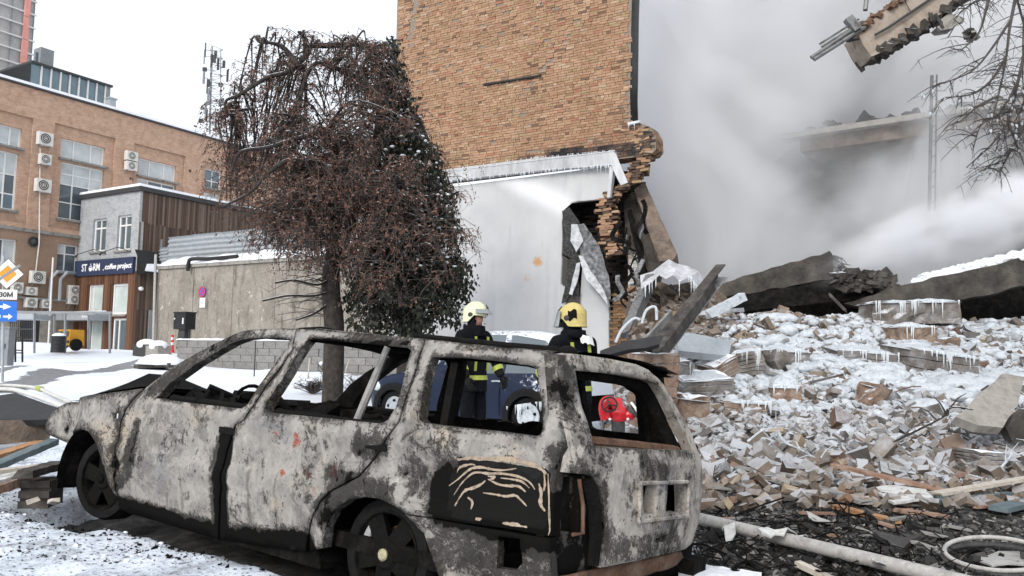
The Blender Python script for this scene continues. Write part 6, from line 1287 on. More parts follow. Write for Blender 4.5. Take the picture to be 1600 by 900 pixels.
# conifer behind, against the ruin
D1 = 17.5
C0 = at(634, 550, D1); C0.z = gheight(C0.x, C0.y)
con = thing('conifer', 'dark drooping evergreen with snow specks growing against the brick and white wall', 'tree', C0)
ct_ = MB(); axis = curve([C0 - Z * .2, at(633, 500, D1), at(630, 400, D1), at(625, 280, D1), at(620, 170, D1), at(614, 62, D1)], 8); tree_tube(ct_, axis, .2, .02, 9); ct_.tube(curve([at(655, 552, D1 + .2) , at(650, 500, D1 + .2), at(640, 450, D1)], 4), [.1] * 9, 7, False); ct_.build('trunk', M['bark'], con, smoothf=True)
cp = [(612, 58), (622, 80), (634, 120), (648, 165), (660, 190), (680, 220), (700, 265), (716, 300), (722, 350), (724, 395), (748, 412), (745, 440), (735, 462), (722, 500), (706, 506), (695, 480), (680, 500), (660, 528), (640, 530), (600, 526), (560, 522), (540, 505), (535, 460), (550, 400), (575, 300), (590, 200), (600, 110)]
cl_, cbr, csn = MB(), MB(), MB(); cnt = 0; axn = [tuple(p) for p in axis]
def spray(b, e, w):
    L = (e - b).length; n = int(10 + L * 20)
    for j in range(n):
        t_ = tr.random() ** .7; p = b.lerp(e, t_) - Z * .25 * L * t_ * t_ + Vector((tr.gauss(0, w), tr.gauss(0, w), tr.gauss(0, w * .6)))
        a = Vector((tr.gauss(0, .5), tr.gauss(0, .5), -1 + tr.gauss(0, .4))).normalized(); s_ = tr.uniform(.05, .11); o_ = a.orthogonal().normalized(); o_ = Matrix.Rotation(tr.uniform(0, 6.28), 3, a) @ o_
        cl_.add([p - o_ * s_ * .28, p + a * s_ * .5 - o_ * s_ * .34, p + a * s_ * 1.25, p + a * s_ * .5 + o_ * s_ * .34, p + o_ * s_ * .28], [(0, 1, 2, 3, 4)])
        if tr.random() < .05 and py < 420: csn.ball(p + Z * .03, (tr.uniform(.03, .07), tr.uniform(.03, .07), tr.uniform(.015, .035)), 6, 4)
while cnt < 860:
    px, py = tr.uniform(530, 750), tr.uniform(56, 530)
    if not inside([(px, py)], cp)[0]: continue
    e = at(px, py, D1 + tr.uniform(-1.5, .5) * smooth(50, 300, py)); zt_ = e.z + tr.uniform(.15, .5); i = min(range(len(axis)), key=lambda k: abs(axis[k].z - zt_)); b = axis[i]
    st_ = b.lerp(e, max(0, 1 - .7 / max(.71, (e - b).length))); cnt += 1
    if cnt % 3 == 0: cbr.tube([b, b.lerp(e, .5) + Z * .1, e], [.02, .014, .004], 4, False)
    spray(st_ + Z * .06, e, .085)
tag(cl_.build('foliage', M['leafdark'], con), kind='stuff'); tag(cbr.build('branch', M['bark'], con), kind='stuff'); tag(csn.build('snow_specks', M['snow'], con, smoothf=True), kind='stuff')
# bare tree whose outer boughs hang in at the upper right: trunk stands outside the frame
DB = 8.6
B0 = at(1830, 700, DB); B0.z = 0
bt = thing('bare_tree', 'bare dark tree whose drooping ice tipped boughs hang in at the upper right', 'tree', B0); q = MB()
tkn = curve([B0 - Z * .1, at(1820, 400, DB), at(1800, 100, DB), at(1780, -200, DB)], 5); tree_tube(q, tkn, .16, .1, 9)
bs = [[(1790, 0), (1720, -120), (1650, -90), (1600, -40), (1580, 30), (1572, 90), (1560, 150), (1545, 210)], [(1720, -120), (1640, -110), (1570, -60), (1545, 0), (1530, 50), (1500, 80)], [(1805, 150), (1720, 40), (1650, 20), (1610, 60), (1590, 130), (1575, 190), (1550, 225), (1510, 262)], [(1805, 200), (1700, 120), (1640, 130), (1605, 190), (1580, 235), (1562, 268)],
      [(1600, -40), (1560, -10), (1520, 5), (1490, 30)], [(1580, 30), (1550, 75), (1520, 110), (1480, 128)], [(1572, 90), (1545, 130), (1515, 148), (1478, 152)], [(1575, 190), (1590, 230), (1602, 262)], [(1640, -60), (1605, 0), (1598, 90), (1600, 170)], [(1570, -60), (1595, 20), (1610, 90), (1600, 160), (1570, 215)], [(1560, 150), (1530, 165), (1500, 190)], [(1590, 130), (1560, 180), (1535, 190), (1520, 235)]]
bsn = MB(); bps = []
for k, P in enumerate(bs):
    pp = curve([at(x, y, DB + .12 * (k % 5) - .3) for x, y in P], 6); tree_tube(q, pp, .035 if k < 4 else .016, .005, 6); bps += [p for p in pp if visible(p, 60)]
for i in range(230):
    b = tr.choice(bps); a = tr.uniform(0, 6.28); L = tr.uniform(.15, .5); d_ = Vector((math.cos(a) * .8 - .35, math.sin(a) * .5, tr.uniform(-.9, .15))) * L; e = b + d_; m_ = b.lerp(e, .5) + Z * .04; tree_tube(q, curve([b, m_, e], 3), .007, .002, 4)
    for j in range(3): c_ = b.lerp(e, tr.random()); tree_tube(q, [c_, c_ + Vector((tr.uniform(-.12, .1), tr.uniform(-.1, .1), tr.uniform(-.16, .04)))], .0035, .0015, 3)
    if proj(e)[1] > 140 and tr.random() < .45:
        for j in range(3): bsn.ball(b.lerp(e, tr.random()) , (.012, .012, tr.uniform(.012, .03)), 6, 4)
q.build('trunk', M['twig'], bt, smoothf=True); tag(bsn.build('ice_beads', M['ice'], bt, smoothf=True), kind='stuff')
# ------------------------------------------------------------------ the burnt estate car
car = thing('burnt_car', 'burnt out estate car with bare ash grey doors, empty windows and a scorched tailgate', 'car', Vector((HUB.x, HUB.y, 0)))
Z_MOLD = (.18, .275)
def prof(x, z):
    y = 0.0
    if z > .60: y += .30 * (z - .60)
    if z > .96: y += 2.2 * (z - .96) ** 2
    if z < .12: y += .22 * (.12 - z)
    if x > 2.6: y += .26 * ((min(x, 3.35) - 2.6) / .75) ** 2
    if x < -.93: y += .5 * (-.93 - x) ** 1.5 * 2
    y -= .014 * smooth(Z_MOLD[0] - .012, Z_MOLD[0] + .004, z) * smooth(Z_MOLD[1] + .012, Z_MOLD[1] - .004, z) * smooth(2.5, 2.4, x)
    y -= .012 * math.exp(-((z - .55) / .035) ** 2) * smooth(-1.0, -.8, x)
    for cx, cz, R in ((0.0, -.03, .37), (2.70, -.03, .40)):
        r = math.hypot(x - cx, z - cz); y -= .028 * math.exp(-((r - R) / .06) ** 2) * smooth(-.2, 0, z)
    return y
def side(px, py):
    y = 0.0; x = z = 0
    for _ in range(60):
        p = onplane(px, py, HUB + CB * y, CB) - HUB; x, z = p.dot(CA), p.dot(CC); y = .88 * y + .12 * max(-.1, min(.6, prof(x, z)))
    return (x, z)
def S(L): return [side(*p) for p in L]
def dent(x, z): return .010 * fbm(x, z, 3, 2.3, 3) + .005 * fbm(x, z, 8, 7, 2)
def near_f(x, z, d): return CW(x, prof(x, z) + d + dent(x, z) * (1 if d == 0 else .5), z)
def far_f(x, z, d): return CW(x, CARW - prof(x, z) - d - dent(x + 9, z), z)
SOOT = [((352, 690), (346, 830), .055, 1.0), ((185, 800), (345, 850), .085, 1.0), ((345, 862), (478, 872), .115, 1.0), ((360, 672), (352, 674), .02, 1), ((565, 695), (590, 700), .06, .55), ((520, 740), (560, 750), .05, .5), ((500, 800), (545, 765), .06, .5), ((545, 765), (600, 765), .045, .5),
        ((705, 770), (845, 815), .12, .9), ((640, 730), (700, 800), .06, .42), ((690, 790), (850, 830), .07, .9), ((630, 840), (850, 890), .08, .42), ((120, 665), (172, 735), .09, .30), ((185, 640), (186, 760), .03, .5), ((205, 690), (200, 740), .03, .5), ((235, 612), (300, 560), .04, .45), ((300, 560), (380, 522), .035, .45), ((640, 690), (700, 700), .05, .30), ((700, 560), (838, 574), .012, .5), ((215, 660), (206, 720), .025, .6), ((420, 640), (520, 650), .012, .5), ((868, 700), (866, 830), .03, .5), ((100, 600), (210, 610), .03, .3), ((480, 530), (640, 540), .01, .6)]
SOOT = [(side(*a), side(*b), r, s) for a, b, r, s in SOOT]
RED = [(side(*p), r) for p, r in (((432, 677), .06), ((462, 690), .07), ((480, 735), .06), ((440, 742), .05), ((522, 735), .08), ((500, 750), .05), ((430, 757), .03), ((410, 690), .03))]
PEEL = [side(*p) for p in ((716, 712), (865, 735), (858, 832), (700, 812), (702, 750))]
pcx, pcz = sum(p[0] for p in PEEL) / 5, sum(p[1] for p in PEEL) / 5
def zone(x, z):
    s = .12
    for a, b, r, k in SOOT: s = max(s, k * smooth(r * 1.7, r * .7, seg_d(x, z, a, b)))
    s = max(s, .9 * smooth(.0, -.10, z) * smooth(.5, .62, x))
    rd = max(smooth(r * 1.5, r * .2, math.hypot(x - c[0], z - c[1])) for c, r in RED) * .62
    pe = .95 * float(inside([(x, z)], PEEL)[0]); return (s, rd, pe, .25)
def pd2(x, z, P): return min(seg_d(x, z, P[i], P[i - 1]) for i in range(len(P)))
def zone_far(x, z): return (.75, 0, 0, 1)
P_FENDER = [(74, 678), (72, 664), (78, 650), (92, 636), (106, 629), (162, 615), (213, 608), (224, 607), (212, 618), (203, 627), (195, 640), (187, 659), (183, 690), (181, 720), (178, 750), (182, 776), (174, 764), (169, 758), (163, 731), (156, 710), (147, 687), (138, 674), (127, 670), (112, 677), (103, 692)]
P_FDOOR = [(197, 640), (205, 628), (214, 619), (226, 608), (264, 577), (305, 553), (344, 533), (366, 522), (380, 517), (398, 514.5), (440, 513), (462, 514), (457, 545), (437, 575), (415, 603), (396, 634), (379, 657), (367, 664), (353, 704), (348.5, 727), (344.5, 761), (341.5, 802), (341, 843), (262, 818), (186, 796), (184, 776), (180, 750), (183, 720), (185, 690), (189, 659)]
P_FWIN = [(243, 622), (264, 600), (305, 570), (344, 547), (362, 536.5), (380, 530), (400, 527.5), (440, 528), (452, 530), (449, 540), (432, 564), (414, 590), (400, 610), (388, 631), (376, 638.5), (326, 633), (256, 624.5)]
P_RDOOR = [(464, 514), (483, 513.5), (578, 521.5), (661, 529.5), (661, 536), (650, 576), (633, 621), (623, 658), (597, 696), (561, 743), (520, 764), (504, 777), (490, 800), (482, 830), (478, 862), (344, 843), (344, 802), (347.5, 761), (351.5, 727), (356, 704), (370, 664), (382, 657), (399, 634), (418, 603), (440, 575), (460, 545)]
P_RWIN = [(413, 640), (419, 628), (447, 583), (462, 557), (474, 538), (481, 530), (500, 530), (560, 535.5), (638, 543.5), (642, 548), (632, 585), (619, 636), (608, 656), (596, 662), (528, 655), (425, 645)]
P_QUART = [(664, 530.5), (771, 541), (862, 550), (869, 594), (875, 658), (878, 700), (869, 740), (865, 789), (860, 838), (800, 827), (720, 816.5), (631, 802), (613, 789), (595, 780), (570, 776), (545, 780.5), (520.5, 798), (508, 822), (504, 856), (485, 862), (485, 830), (492.5, 802), (506.5, 779), (522, 766), (563, 745), (600, 696), (626, 658), (636, 621), (653, 576), (664, 536)]
P_QWIN = [(676, 558), (720, 558.5), (767, 563), (830, 571.5), (839, 576), (842, 600), (847, 645), (848, 670), (844, 679), (836, 682), (777, 674), (703, 666.5), (662, 661), (656, 655), (663, 605), (672, 565)]
P_BUMP = [(632, 804), (720, 819), (860, 841), (866, 960), (700, 960), (686, 900), (673, 862), (663, 833), (647, 817)]
P_HOLE = [(778, 838), (812, 842), (816, 880), (806, 892), (776, 888)]
B2 = [M['burnt'], M['soot']]
ST = .035
def both(name, out, holes, th, label=None, parent=None):
    lo = S(out); lh = [S(h) for h in holes]
    def zn(x, z):      # soot gathers along seams and window edges
        a = zone(x, z); d = pd2(x, z, lo); e = min([pd2(x, z, h) for h in lh] or [1]); s = max(a[0], .40 * smooth(.055, .0, d) if z < .62 else .3 * smooth(.03, 0, d), .34 * smooth(.03, .0, e)); return (s, a[1], a[2], .25)
    o = panel(name, lo, lh, ST, near_f, th, B2, parent or car, attr=zn)
    if label: o['label'] = label
    f = panel(name, [(max(x, -.72), z) for x, z in S(out)], [[(max(x, -.62), z) for x, z in S(h)] for h in holes], .09, far_f, th, [M['soot'], M['soot']], parent or car, attr=zone_far); return o, f
fen = both('front_fender', P_FENDER, [[(176, 646), (184, 645.5), (183, 653.5), (175, 654)], [(101, 672), (105, 664), (107, 668), (104, 677)]], .03)
fd = both('front_door', P_FDOOR, [P_FWIN], .07); rd_ = both('rear_door', P_RDOOR, [P_RWIN], .07, 'rear door with red primer showing through the grey'); qp = both('quarter_panel', P_QUART, [P_QWIN], .06, 'rear quarter panel with a black patch of curled cream paint bands'); bu = both('bumper_corner', P_BUMP, [P_HOLE], .05)
# inner sills, floor, firewall, wheel houses: the dark shell
def cbox(mb, x0, x1, y0, y1, z0, z1): mb.hexa([CW(x0, y0, z0), CW(x1, y0, z0), CW(x1, y1, z0), CW(x0, y1, z0), CW(x0, y0, z1), CW(x1, y0, z1), CW(x1, y1, z1), CW(x0, y1, z1)])
q = MB()
cbox(q, -.95, 2.25, .10, CARW - .10, -.02, .06); cbox(q, .42, 2.25, .085, .2, -.15, .02); cbox(q, .42, 2.25, CARW - .2, CARW - .085, -.15, .02); cbox(q, 2.1, 2.2, .1, CARW - .1, .06, .56); cbox(q, -.5, .5, .42, CARW - .42, .06, .30); cbox(q, 2.2, 3.05, .48, CARW - .48, -.02, .40)
cbox(q, .36, 2.3, .085, .10, -.02, .60); cbox(q, .36, 2.3, CARW - .1, CARW - .085, -.02, .56); cbox(q, -.9, .36, .42, .44, .0, .62) if False else None
q.build('body_shell', M['soot'], car)
# inner door trim ledge beneath the windows, both sides
for nm, x0, x1 in (('front_sill_rail', .98, 1.86), ('rear_sill_rail', -.02, .86), ('quarter_sill_rail', -.92, -.25)):
    for far in (0, 1):
        q = MB(); pts = [lerp(x0, x1, i / 8) for i in range(9)]; y_ = lambda x: prof(x, .6) + .05
        q.tube([CW(x, (CARW - y_(x)) if far else y_(x), .605 + .01 * nz(x * 6, far)) for x in pts], .03, 6); q.build('sill_rail', M['black'], car)
# roof with its burnt lining
RE = S([(366, 521), (400, 514.5), (483, 513.5), (578, 521.5), (661, 529.5), (771, 541), (862, 549)]); RE = [(x, z) for x, z in RE]
def roof(a, b, d=0.0):
    t = a * (len(RE) - 1); i = min(int(t), len(RE) - 2); x = lerp(RE[i][0], RE[i + 1][0], t - i); z = lerp(RE[i][1], RE[i + 1][1], t - i); y0 = prof(x, z); y = lerp(y0, CARW - y0, b); cr = .045 * (1 - (2 * b - 1) ** 2) - (.02 if 1 else 0) * math.sin(a * 3.1) * math.sin(b * 3.14)
    return CW(x, y, z + cr + .008 * fbm(x, y, 1, 2.5, 3) - d)
q = MB(); q.grid(lambda a, b: roof(a, b, .004), 40, 26); o = q.build('roof', M['burnt'], car, smoothf=True); a_ = o.data.color_attributes.new('zone', 'FLOAT_COLOR', 'POINT'); a_.data.foreach_set('color', [.3, 0, 0, 1] * len(o.data.vertices))
q = MB(); q.grid(lambda a, b: roof(lerp(.01, .99, a), lerp(.03, .97, b), .03 + .012 * abs(nz(a * 12, b * 6, 4))), 40, 26); q.build('roof_lining', M['soot'], car)
for k in (.3, .62): q = MB(); q.tube([roof(k, lerp(.04, .96, i / 8), .05) for i in range(9)], .028, 6); q.build('roof_bow', M['black'], car)
# roof rails
def rl_(px, py, dy=.0, dz=.0):
    x, z = side(px, py); return x, z
def railpt(x, dz, far=0):
    i = min(range(len(RE) - 1), key=lambda k: abs((RE[k][0] + RE[k + 1][0]) / 2 - x)); t = (x - RE[i][0]) / (RE[i + 1][0] - RE[i][0]); z = lerp(RE[i][1], RE[i + 1][1], t); y = prof(x, z) + .09; return CW(x, CARW - y if far else y, z + dz)
for far in (0, 1):
    r_ = thing('x', 'x y z w', 'x', (0, 0, 0)) if False else None
    q = MB(); q.tube([railpt(x, .012, far) for x in np.linspace(-.84, .05, 12)] if not far else [railpt(x, .012 + .012 * math.sin(x * 9), far) for x in np.linspace(-.72, .9, 16)], .018, 8); o = q.build('roof_rail', M['black'], car, smoothf=True)
    q = MB(); q.ball(railpt(-.86 if not far else -.74, .006, far), (.05, .04, .032), 12, 8, (CA, CB, CC)); q.build('rail_foot', M['black'], o, smoothf=True)
    q = MB(); q.add(*(lambda P: (P, [(0, 1, 2, 3, 4), (9, 8, 7, 6, 5), (0, 5, 6, 1), (1, 6, 7, 2), (2, 7, 8, 3), (3, 8, 9, 4), (4, 9, 5, 0)]))([railpt(.66, -.012, far) - CB * .03, railpt(.70, .012, far) - CB * .03, railpt(.82, .022, far) - CB * .03, railpt(1.0, .014, far) - CB * .03, railpt(1.06, -.012, far) - CB * .03] + [railpt(.66, -.012, far) + CB * .04, railpt(.70, .012, far) + CB * .04, railpt(.82, .022, far) + CB * .04, railpt(1.0, .014, far) + CB * .04, railpt(1.06, -.012, far) + CB * .04])); q.build('front_rail_foot', M['black'], o)
# bonnet: buckled up in a ridge
HE = S([(106, 628), (135, 620), (163, 614), (190, 610), (216, 606)])
def hood(a, b, d=0.0):
    t = a * 4; i = min(int(t), 3); x = lerp(HE[i][0], HE[i + 1][0], t - i); z = lerp(HE[i][1], HE[i + 1][1], t - i); y0 = prof(x, z); y = lerp(y0 + .02, CARW - y0 - .02, b)
    ridge = .13 * max(0, 1 - abs(a - .62) / (.62 if a < .62 else .38)) * smooth(0, .12, b) * smooth(.55, .2, b) - .06 * smooth(.25, .6, b); return CW(x, y, z + .01 + ridge - d)
q = MB(); q.grid(lambda a, b: hood(a, b), 24, 16); q.grid(lambda a, b: hood(a, b, .02), 24, 16); q.build('bonnet', M['black'], car)
q = MB(); cbox(q, 2.85, 3.12, .35, CARW - .35, .12, .36); q.build('radiator_frame', M['soot'], car)
# windscreen pillars on the far side come with the mirrored door; cowl and dashboard remains
q = MB()
for i in range(40): q.chunk(CW(random.uniform(1.5, 2.1), random.uniform(.2, CARW - .2), random.uniform(.42, .60)), (random.uniform(.08, .25), random.uniform(.05, .2), random.uniform(.03, .1)))
for i in range(24): q.chunk(CW(random.uniform(1.05, 1.85), random.uniform(.08, .2), random.uniform(.57, .63)), (random.uniform(.06, .16), random.uniform(.04, .1), random.uniform(.02, .06)))
tag(q.build('dashboard_remains', M['black'], car), kind='stuff')
q = MB(); q.tube([CW(1.62 + .02 * math.cos(t), .45 + .17 * math.cos(t), .56 + .17 * math.sin(t)) for t in np.linspace(0, 6.283, 22)], .012, 6); q.build('steering_wheel', M['soot'], car)
# seat frames
def seatframe(x, y, w_, h_):
    t = MB(); 
    for s in (-w_ / 2, w_ / 2): t.tube([CW(x + .45, y + s, .22), CW(x, y + s, .22), CW(x - .12, y + s, .22 + h_ * .6), CW(x - .2, y + s * .8, .22 + h_)], .018, 6)
    for k in range(5): t.tube([CW(x - .2 * k / 4, y - w_ / 2, .24 + h_ * k / 4), CW(x - .2 * k / 4, y + w_ / 2, .24 + h_ * k / 4)], .01, 5)
    for k in range(6): t.tube([CW(x + .08 * k, y - w_ / 2, .22), CW(x + .08 * k, y + w_ / 2, .22)], .008, 5)
    t.build('seat_frame', M['soot'], car)
seatframe(1.0, .5, .45, .42); seatframe(1.0, CARW - .5, .45, .42)
q = MB(); x0 = .12
q.grid(lambda a, b: CW(x0 - .18 * b + .03 * nz(a * 9, b * 3, 2), lerp(.2, CARW - .2, a), .2 + .46 * b + .05 * nz(a * 5, b * 2, 6)), 24, 8); q.grid(lambda a, b: CW(x0 + .1 - .18 * b, lerp(.2, CARW - .2, a), .2 + .46 * b + .05 * nz(a * 5, b * 2, 6)), 24, 8); q.build('rear_seat_frame', M['soot'], car)
q = MB()
for k in range(26): q.chunk(CW(random.uniform(-.05, .7), random.uniform(.12, .5), random.uniform(.50, .62)), (random.uniform(.1, .3), random.uniform(.05, .15), random.uniform(.04, .09)), rrot(.4))
tag(q.build('seat_remains', M['soot'], car), kind='stuff')
# leaning metal strut in the rear door window and window divider
xa, xb = side(503 + 0, 657), side(599, 541)
q = MB(); q.tube([CW(side(534, 656)[0], .10, side(534, 656)[1] - .03), CW(side(566, 598)[0], .14, side(566, 598)[1]), CW(side(600, 541)[0], .16, side(600, 541)[1])], [.02, .022, .018], 8); q.build('window_strut', M['wood_grey'], car)
q = MB(); q.beam(CW(-.62, CARW - .12, .60), CW(-.60, CARW - .22, .99), .05, .05); q.build('far_pillar', M['soot'], car)
q = MB(); q.beam(CW(-.28, .12, .62), CW(-.25, .2, .95), .04, .06); q.build('belt_rail', M['black'], car)
# moulding slots, handles, fuel flap
for px, py, nm in ((355, 673, 0), (588, 697, 1)):
    x, z = side(px, py); y = prof(x, z); q = MB(); cbox(q, x - .07, x + .07, y - .006, y + .02, z - .018, z + .018); q.build('handle_recess', M['black'], fd[0] if not nm else rd_[0])
# wheels
def wheel(x, y, z, R, parent=car, spin=.3, steer=0.0, hubcap=True):
    AX = -CB; c = CW(x, y, z); R2 = Matrix.Rotation(steer, 3, CC); AX = R2 @ AX; XA = R2 @ CA
    t = MB(); t.lathe(c, AX, [(R * .72, -.19), (R * .95, -.19), (R, -.15), (R * .985, -.05), (R * .93, -.005), (R * .74, 0), (R * .72, -.03)], 40, True); t.v = [tuple(Vector(p) + Vector((0, 0, .006 * nz(p[0] * 20, p[1] * 20, p[2] * 20)))) for p in t.v]
    ty = t.build('wheel', M['rubber'], parent, smoothf=False)
    t = MB(); t.lathe(c, AX, [(R * .74, .004), (R * .70, .004), (R * .66, -.03), (R * .64, -.16), (R * .72, -.19)], 40); t.lathe(c, AX, [(0, -.15), (R * .62, -.15)], 28); t.build('rim', M['soot'], ty)
    rv = R * .70
    for k in range(5):
        t = MB(); a = spin + k * 2 * math.pi / 5; e = XA * math.cos(a) + CC * math.sin(a); p = e.cross(AX)
        t.hexa([c + p * .035 - AX * .05, c + e * rv + p * .05 - AX * .045, c + e * rv - p * .05 - AX * .045, c - p * .035 - AX * .05, c + p * .045 + AX * .0, c + e * rv + p * .055 - AX * .012, c + e * rv - p * .055 - AX * .012, c - p * .045 + AX * .0]); t.build('spoke', M['black'], ty)
    t = MB(); t.lathe(c, AX, [(.075, -.05), (.075, .0), (.06, .01), (0, .012)], 18); t.build('wheel_centre', M['black'], ty)
    t = MB(); t.lathe(c, AX, [(.03, .012), (.03, .02), (.022, .026), (0, .027)], 14); t.build('hub_cap', M['yellowed'] if hubcap else M['soot'], ty)
    t = MB(); t.lathe(c, AX, [(0, -.10), (R * .45, -.10), (R * .45, -.12), (0, -.12)], 24); t.build('brake_disc', M['rust'], ty); return ty
M['yellowed'] = mat('yellowed_metal', [(0.30, 0.25, 0.09), (0.50, 0.46, 0.30), (0.12, 0.10, 0.06)], 30, 0.5, 0.3, metal=.3)
M['brakeplate'] = mat('pale_scorched_plate', [(0.24, 0.25, 0.26), (0.40, 0.41, 0.42), (0.08, 0.08, 0.08)], 12, 0.7, 0.3)
wr = wheel(0.0, .10, 0, .285, spin=1.0); wheel(2.72, .16, 0.0, .285, spin=.2, steer=.18, hubcap=False); wheel(0.0, CARW - .10, 0.02, .285, hubcap=False); wheel(2.72, CARW - .16, .02, .285, hubcap=False)
q = MB(); x, z = side(543, 842); q.prism([CW(x - .055, .125, z - .08), CW(x + .05, .125, z - .06), CW(x + .035, .125, z + .07), CW(x - .04, .125, z + .1)], CB * .01); q.build('brake_plate', M['brakeplate'], wr)
# wheel houses (dark half drums)
for cx in (0.0, 2.72):
    for s in (0, 1):
        q = MB()
        y0, y1 = (.06, .48) if not s else (CARW - .06, CARW - .48)
        q.grid(lambda a, b: CW(cx + .42 * math.cos(lerp(-.25, math.pi + .25, a)), lerp(y0, y1, b), -.02 + .40 * math.sin(lerp(-.25, math.pi + .25, a))), 18, 1); q.build('wheel_housing', M['soot'], car)
        q = MB(); q.grid(lambda a, b: CW(cx + .42 * (2 * a - 1), y1, -.2 + .6 * b), 4, 3); q.build('wheel_housing', M['soot'], car)
# moulding along the quarter, bumper edge strip
# ---- tail: tailgate, lamps, bumper
def xr(y, z):
    t = (y - CARW / 2) / (CARW / 2); x = -1.10 + .09 * t * t
    if z > .55: x += .26 * (z - .55)
    if z < .12: x += .25 * (.12 - z)
    if t > .75: x += .9 * (t - .75) ** 2
    if t < -.8: x += .8 * (-.8 - t) ** 2
    return x
def rear(px, py):
    x = -1.1; y = z = 0
    for _ in range(50):
        p = onplane(px, py, HUB + CA * x, CA) - HUB; y, z = p.dot(CB), p.dot(CC); x = .6 * x + .4 * xr(min(max(y, -.1), CARW + .1), z)
    return (y, z)
def Rr(L): return [rear(*p) for p in L]
def rear_f(y, z, d): return CW(xr(y, z) + d + .010 * fbm(y, z, 4, 2.6, 3), y, z)
P_GATE = [(867, 556), (893, 552.5), (949, 560), (993, 569), (1013, 578), (1029, 591), (1044.5, 611), (1060, 640), (1078, 672), (1087, 698), (1094, 716), (1098, 742), (1098, 770), (1092, 815), (1082, 848), (1073, 858), (1007, 873), (938, 887), (945, 833), (945.5, 800), (940, 756), (933, 743), (880, 738), (880, 712), (876, 660), (872, 610)]
P_GWIN = [(898, 579), (950, 583), (984, 588.5), (1015, 594.5), (1029, 600), (1040, 618), (1062, 662), (1081, 704), (1000, 702), (927, 697), (918, 660), (910, 637)]
P_PL1 = [(1004.5, 759), (1026, 758), (1023, 803), (1006, 804)]; P_PL2 = [(1044, 758), (1070, 756.5), (1071, 803), (1064, 801), (1040, 801)]; P_PL3 = [(1026, 842), (1045, 835), (1041, 846), (1024, 849)]
def zone_r(y, z):
    s = .14
    for a, b, r, k in RS: s = max(s, k * smooth(r * 1.7, r * .6, seg_d(y, z, a, b)))
    return (s, .0, 0, 1)
RS = [(rear(*a), rear(*b), r, k) for a, b, r, k in (((876, 570), (890, 650), .05, .52), ((890, 650), (940, 715), .05, .40), ((940, 860), (1060, 850), .05, .36), ((1005, 725), (1035, 740), .05, .42), ((900, 735), (935, 738), .02, .3), ((1050, 830), (1060, 860), .05, .34), ((945, 760), (947, 860), .02, .5), ((925, 700), (1080, 708), .012, .4))]
gate = panel('tailgate', Rr(P_GATE), [Rr(P_GWIN), Rr(P_PL1), Rr(P_PL2), Rr(P_PL3)], .03, rear_f, .06, B2, car, attr=zone_r)
gate['label'] = 'tailgate with an empty window and a square licence plate recess burnt through'
pl = Rr([(998, 755), (1073, 752.5), (1072, 806), (996.5, 815)])
q = MB(); n = len(pl)
for i in range(4):
    a, b = pl[i], pl[(i + 1) % 4]; q.tube([rear_f(a[0], a[1], -.008), rear_f(b[0], b[1], -.008)], .011, 6)
o = q.build('plate_recess', M['burnt'], gate); a_ = o.data.color_attributes.new('zone', 'FLOAT_COLOR', 'POINT'); a_.data.foreach_set('color', [.1, 0, 0, 1] * len(o.data.vertices))
# far window pillar of the tailgate seen from inside is the panel's own depth; add the thick inner frame
def inner_frame(L, d, r): 
    q = MB(); q.tube([rear_f(y, z, d) for y, z in L], r, 7); return q
gw = Rr([(1012, 597), (1027, 606), (1040, 628), (1058, 665), (1074, 700)]); q = inner_frame(gw, .10, .045); q.build('gate_inner_frame', M['soot'], gate)
gw = Rr([(905, 584), (950, 588), (990, 594), (1020, 602)]); inner_frame(gw, .08, .03).build('gate_inner_frame', M['soot'], gate); gw = Rr([(915, 690), (960, 694), (1020, 700), (1076, 706)]); inner_frame(gw, .07, .025).build('gate_inner_frame', M['rust'], gate)
# tail lamp cavity on the near corner
lampc = Rr([(882, 745), (912, 746), (914, 834), (884, 832)])
P_LAMP = [(870, 742), (881, 741), (934, 746), (941, 758), (943.5, 800), (943, 835), (936, 886), (930, 900), (862, 900), (863, 840)]
lam = Rr(P_LAMP)
q = panel('tail_lamp_housing', lam, [Rr([(884, 746), (910, 747), (912, 834), (886, 832)])], .04, lambda y, z, d: CW(xr(y, z) + .03 + d, y, z), .05, B2, car, attr=lambda y, z: (.62, 0, 0, 1))
q = MB(); q.tube([CW(xr(y, z) + .015, y, z) for y, z in Rr([(921, 750), (931, 790), (934, 840), (930, 884)])], [.03, .034, .034, .028], 8); q.build('lamp_seal', M['black'], car)
q = MB(); yy = Rr([(895, 740), (895, 840)]); 
q.tube([CW(xr(y, z) + .01, y, z) for y, z in Rr([(908, 750), (914, 790), (914, 834), (898, 836)])], .009, 6); q.build('lamp_bracket', M['rust'], car)
cv = MB(); a0_, a1_ = rear(866, 745), rear(915, 836); cbox(cv, -.97, -.90, max(.07, a0_[0]), a1_[0] + .04, a1_[1] - .03, a0_[1] + .03); cv.build('lamp_cavity', M['soot'], car)
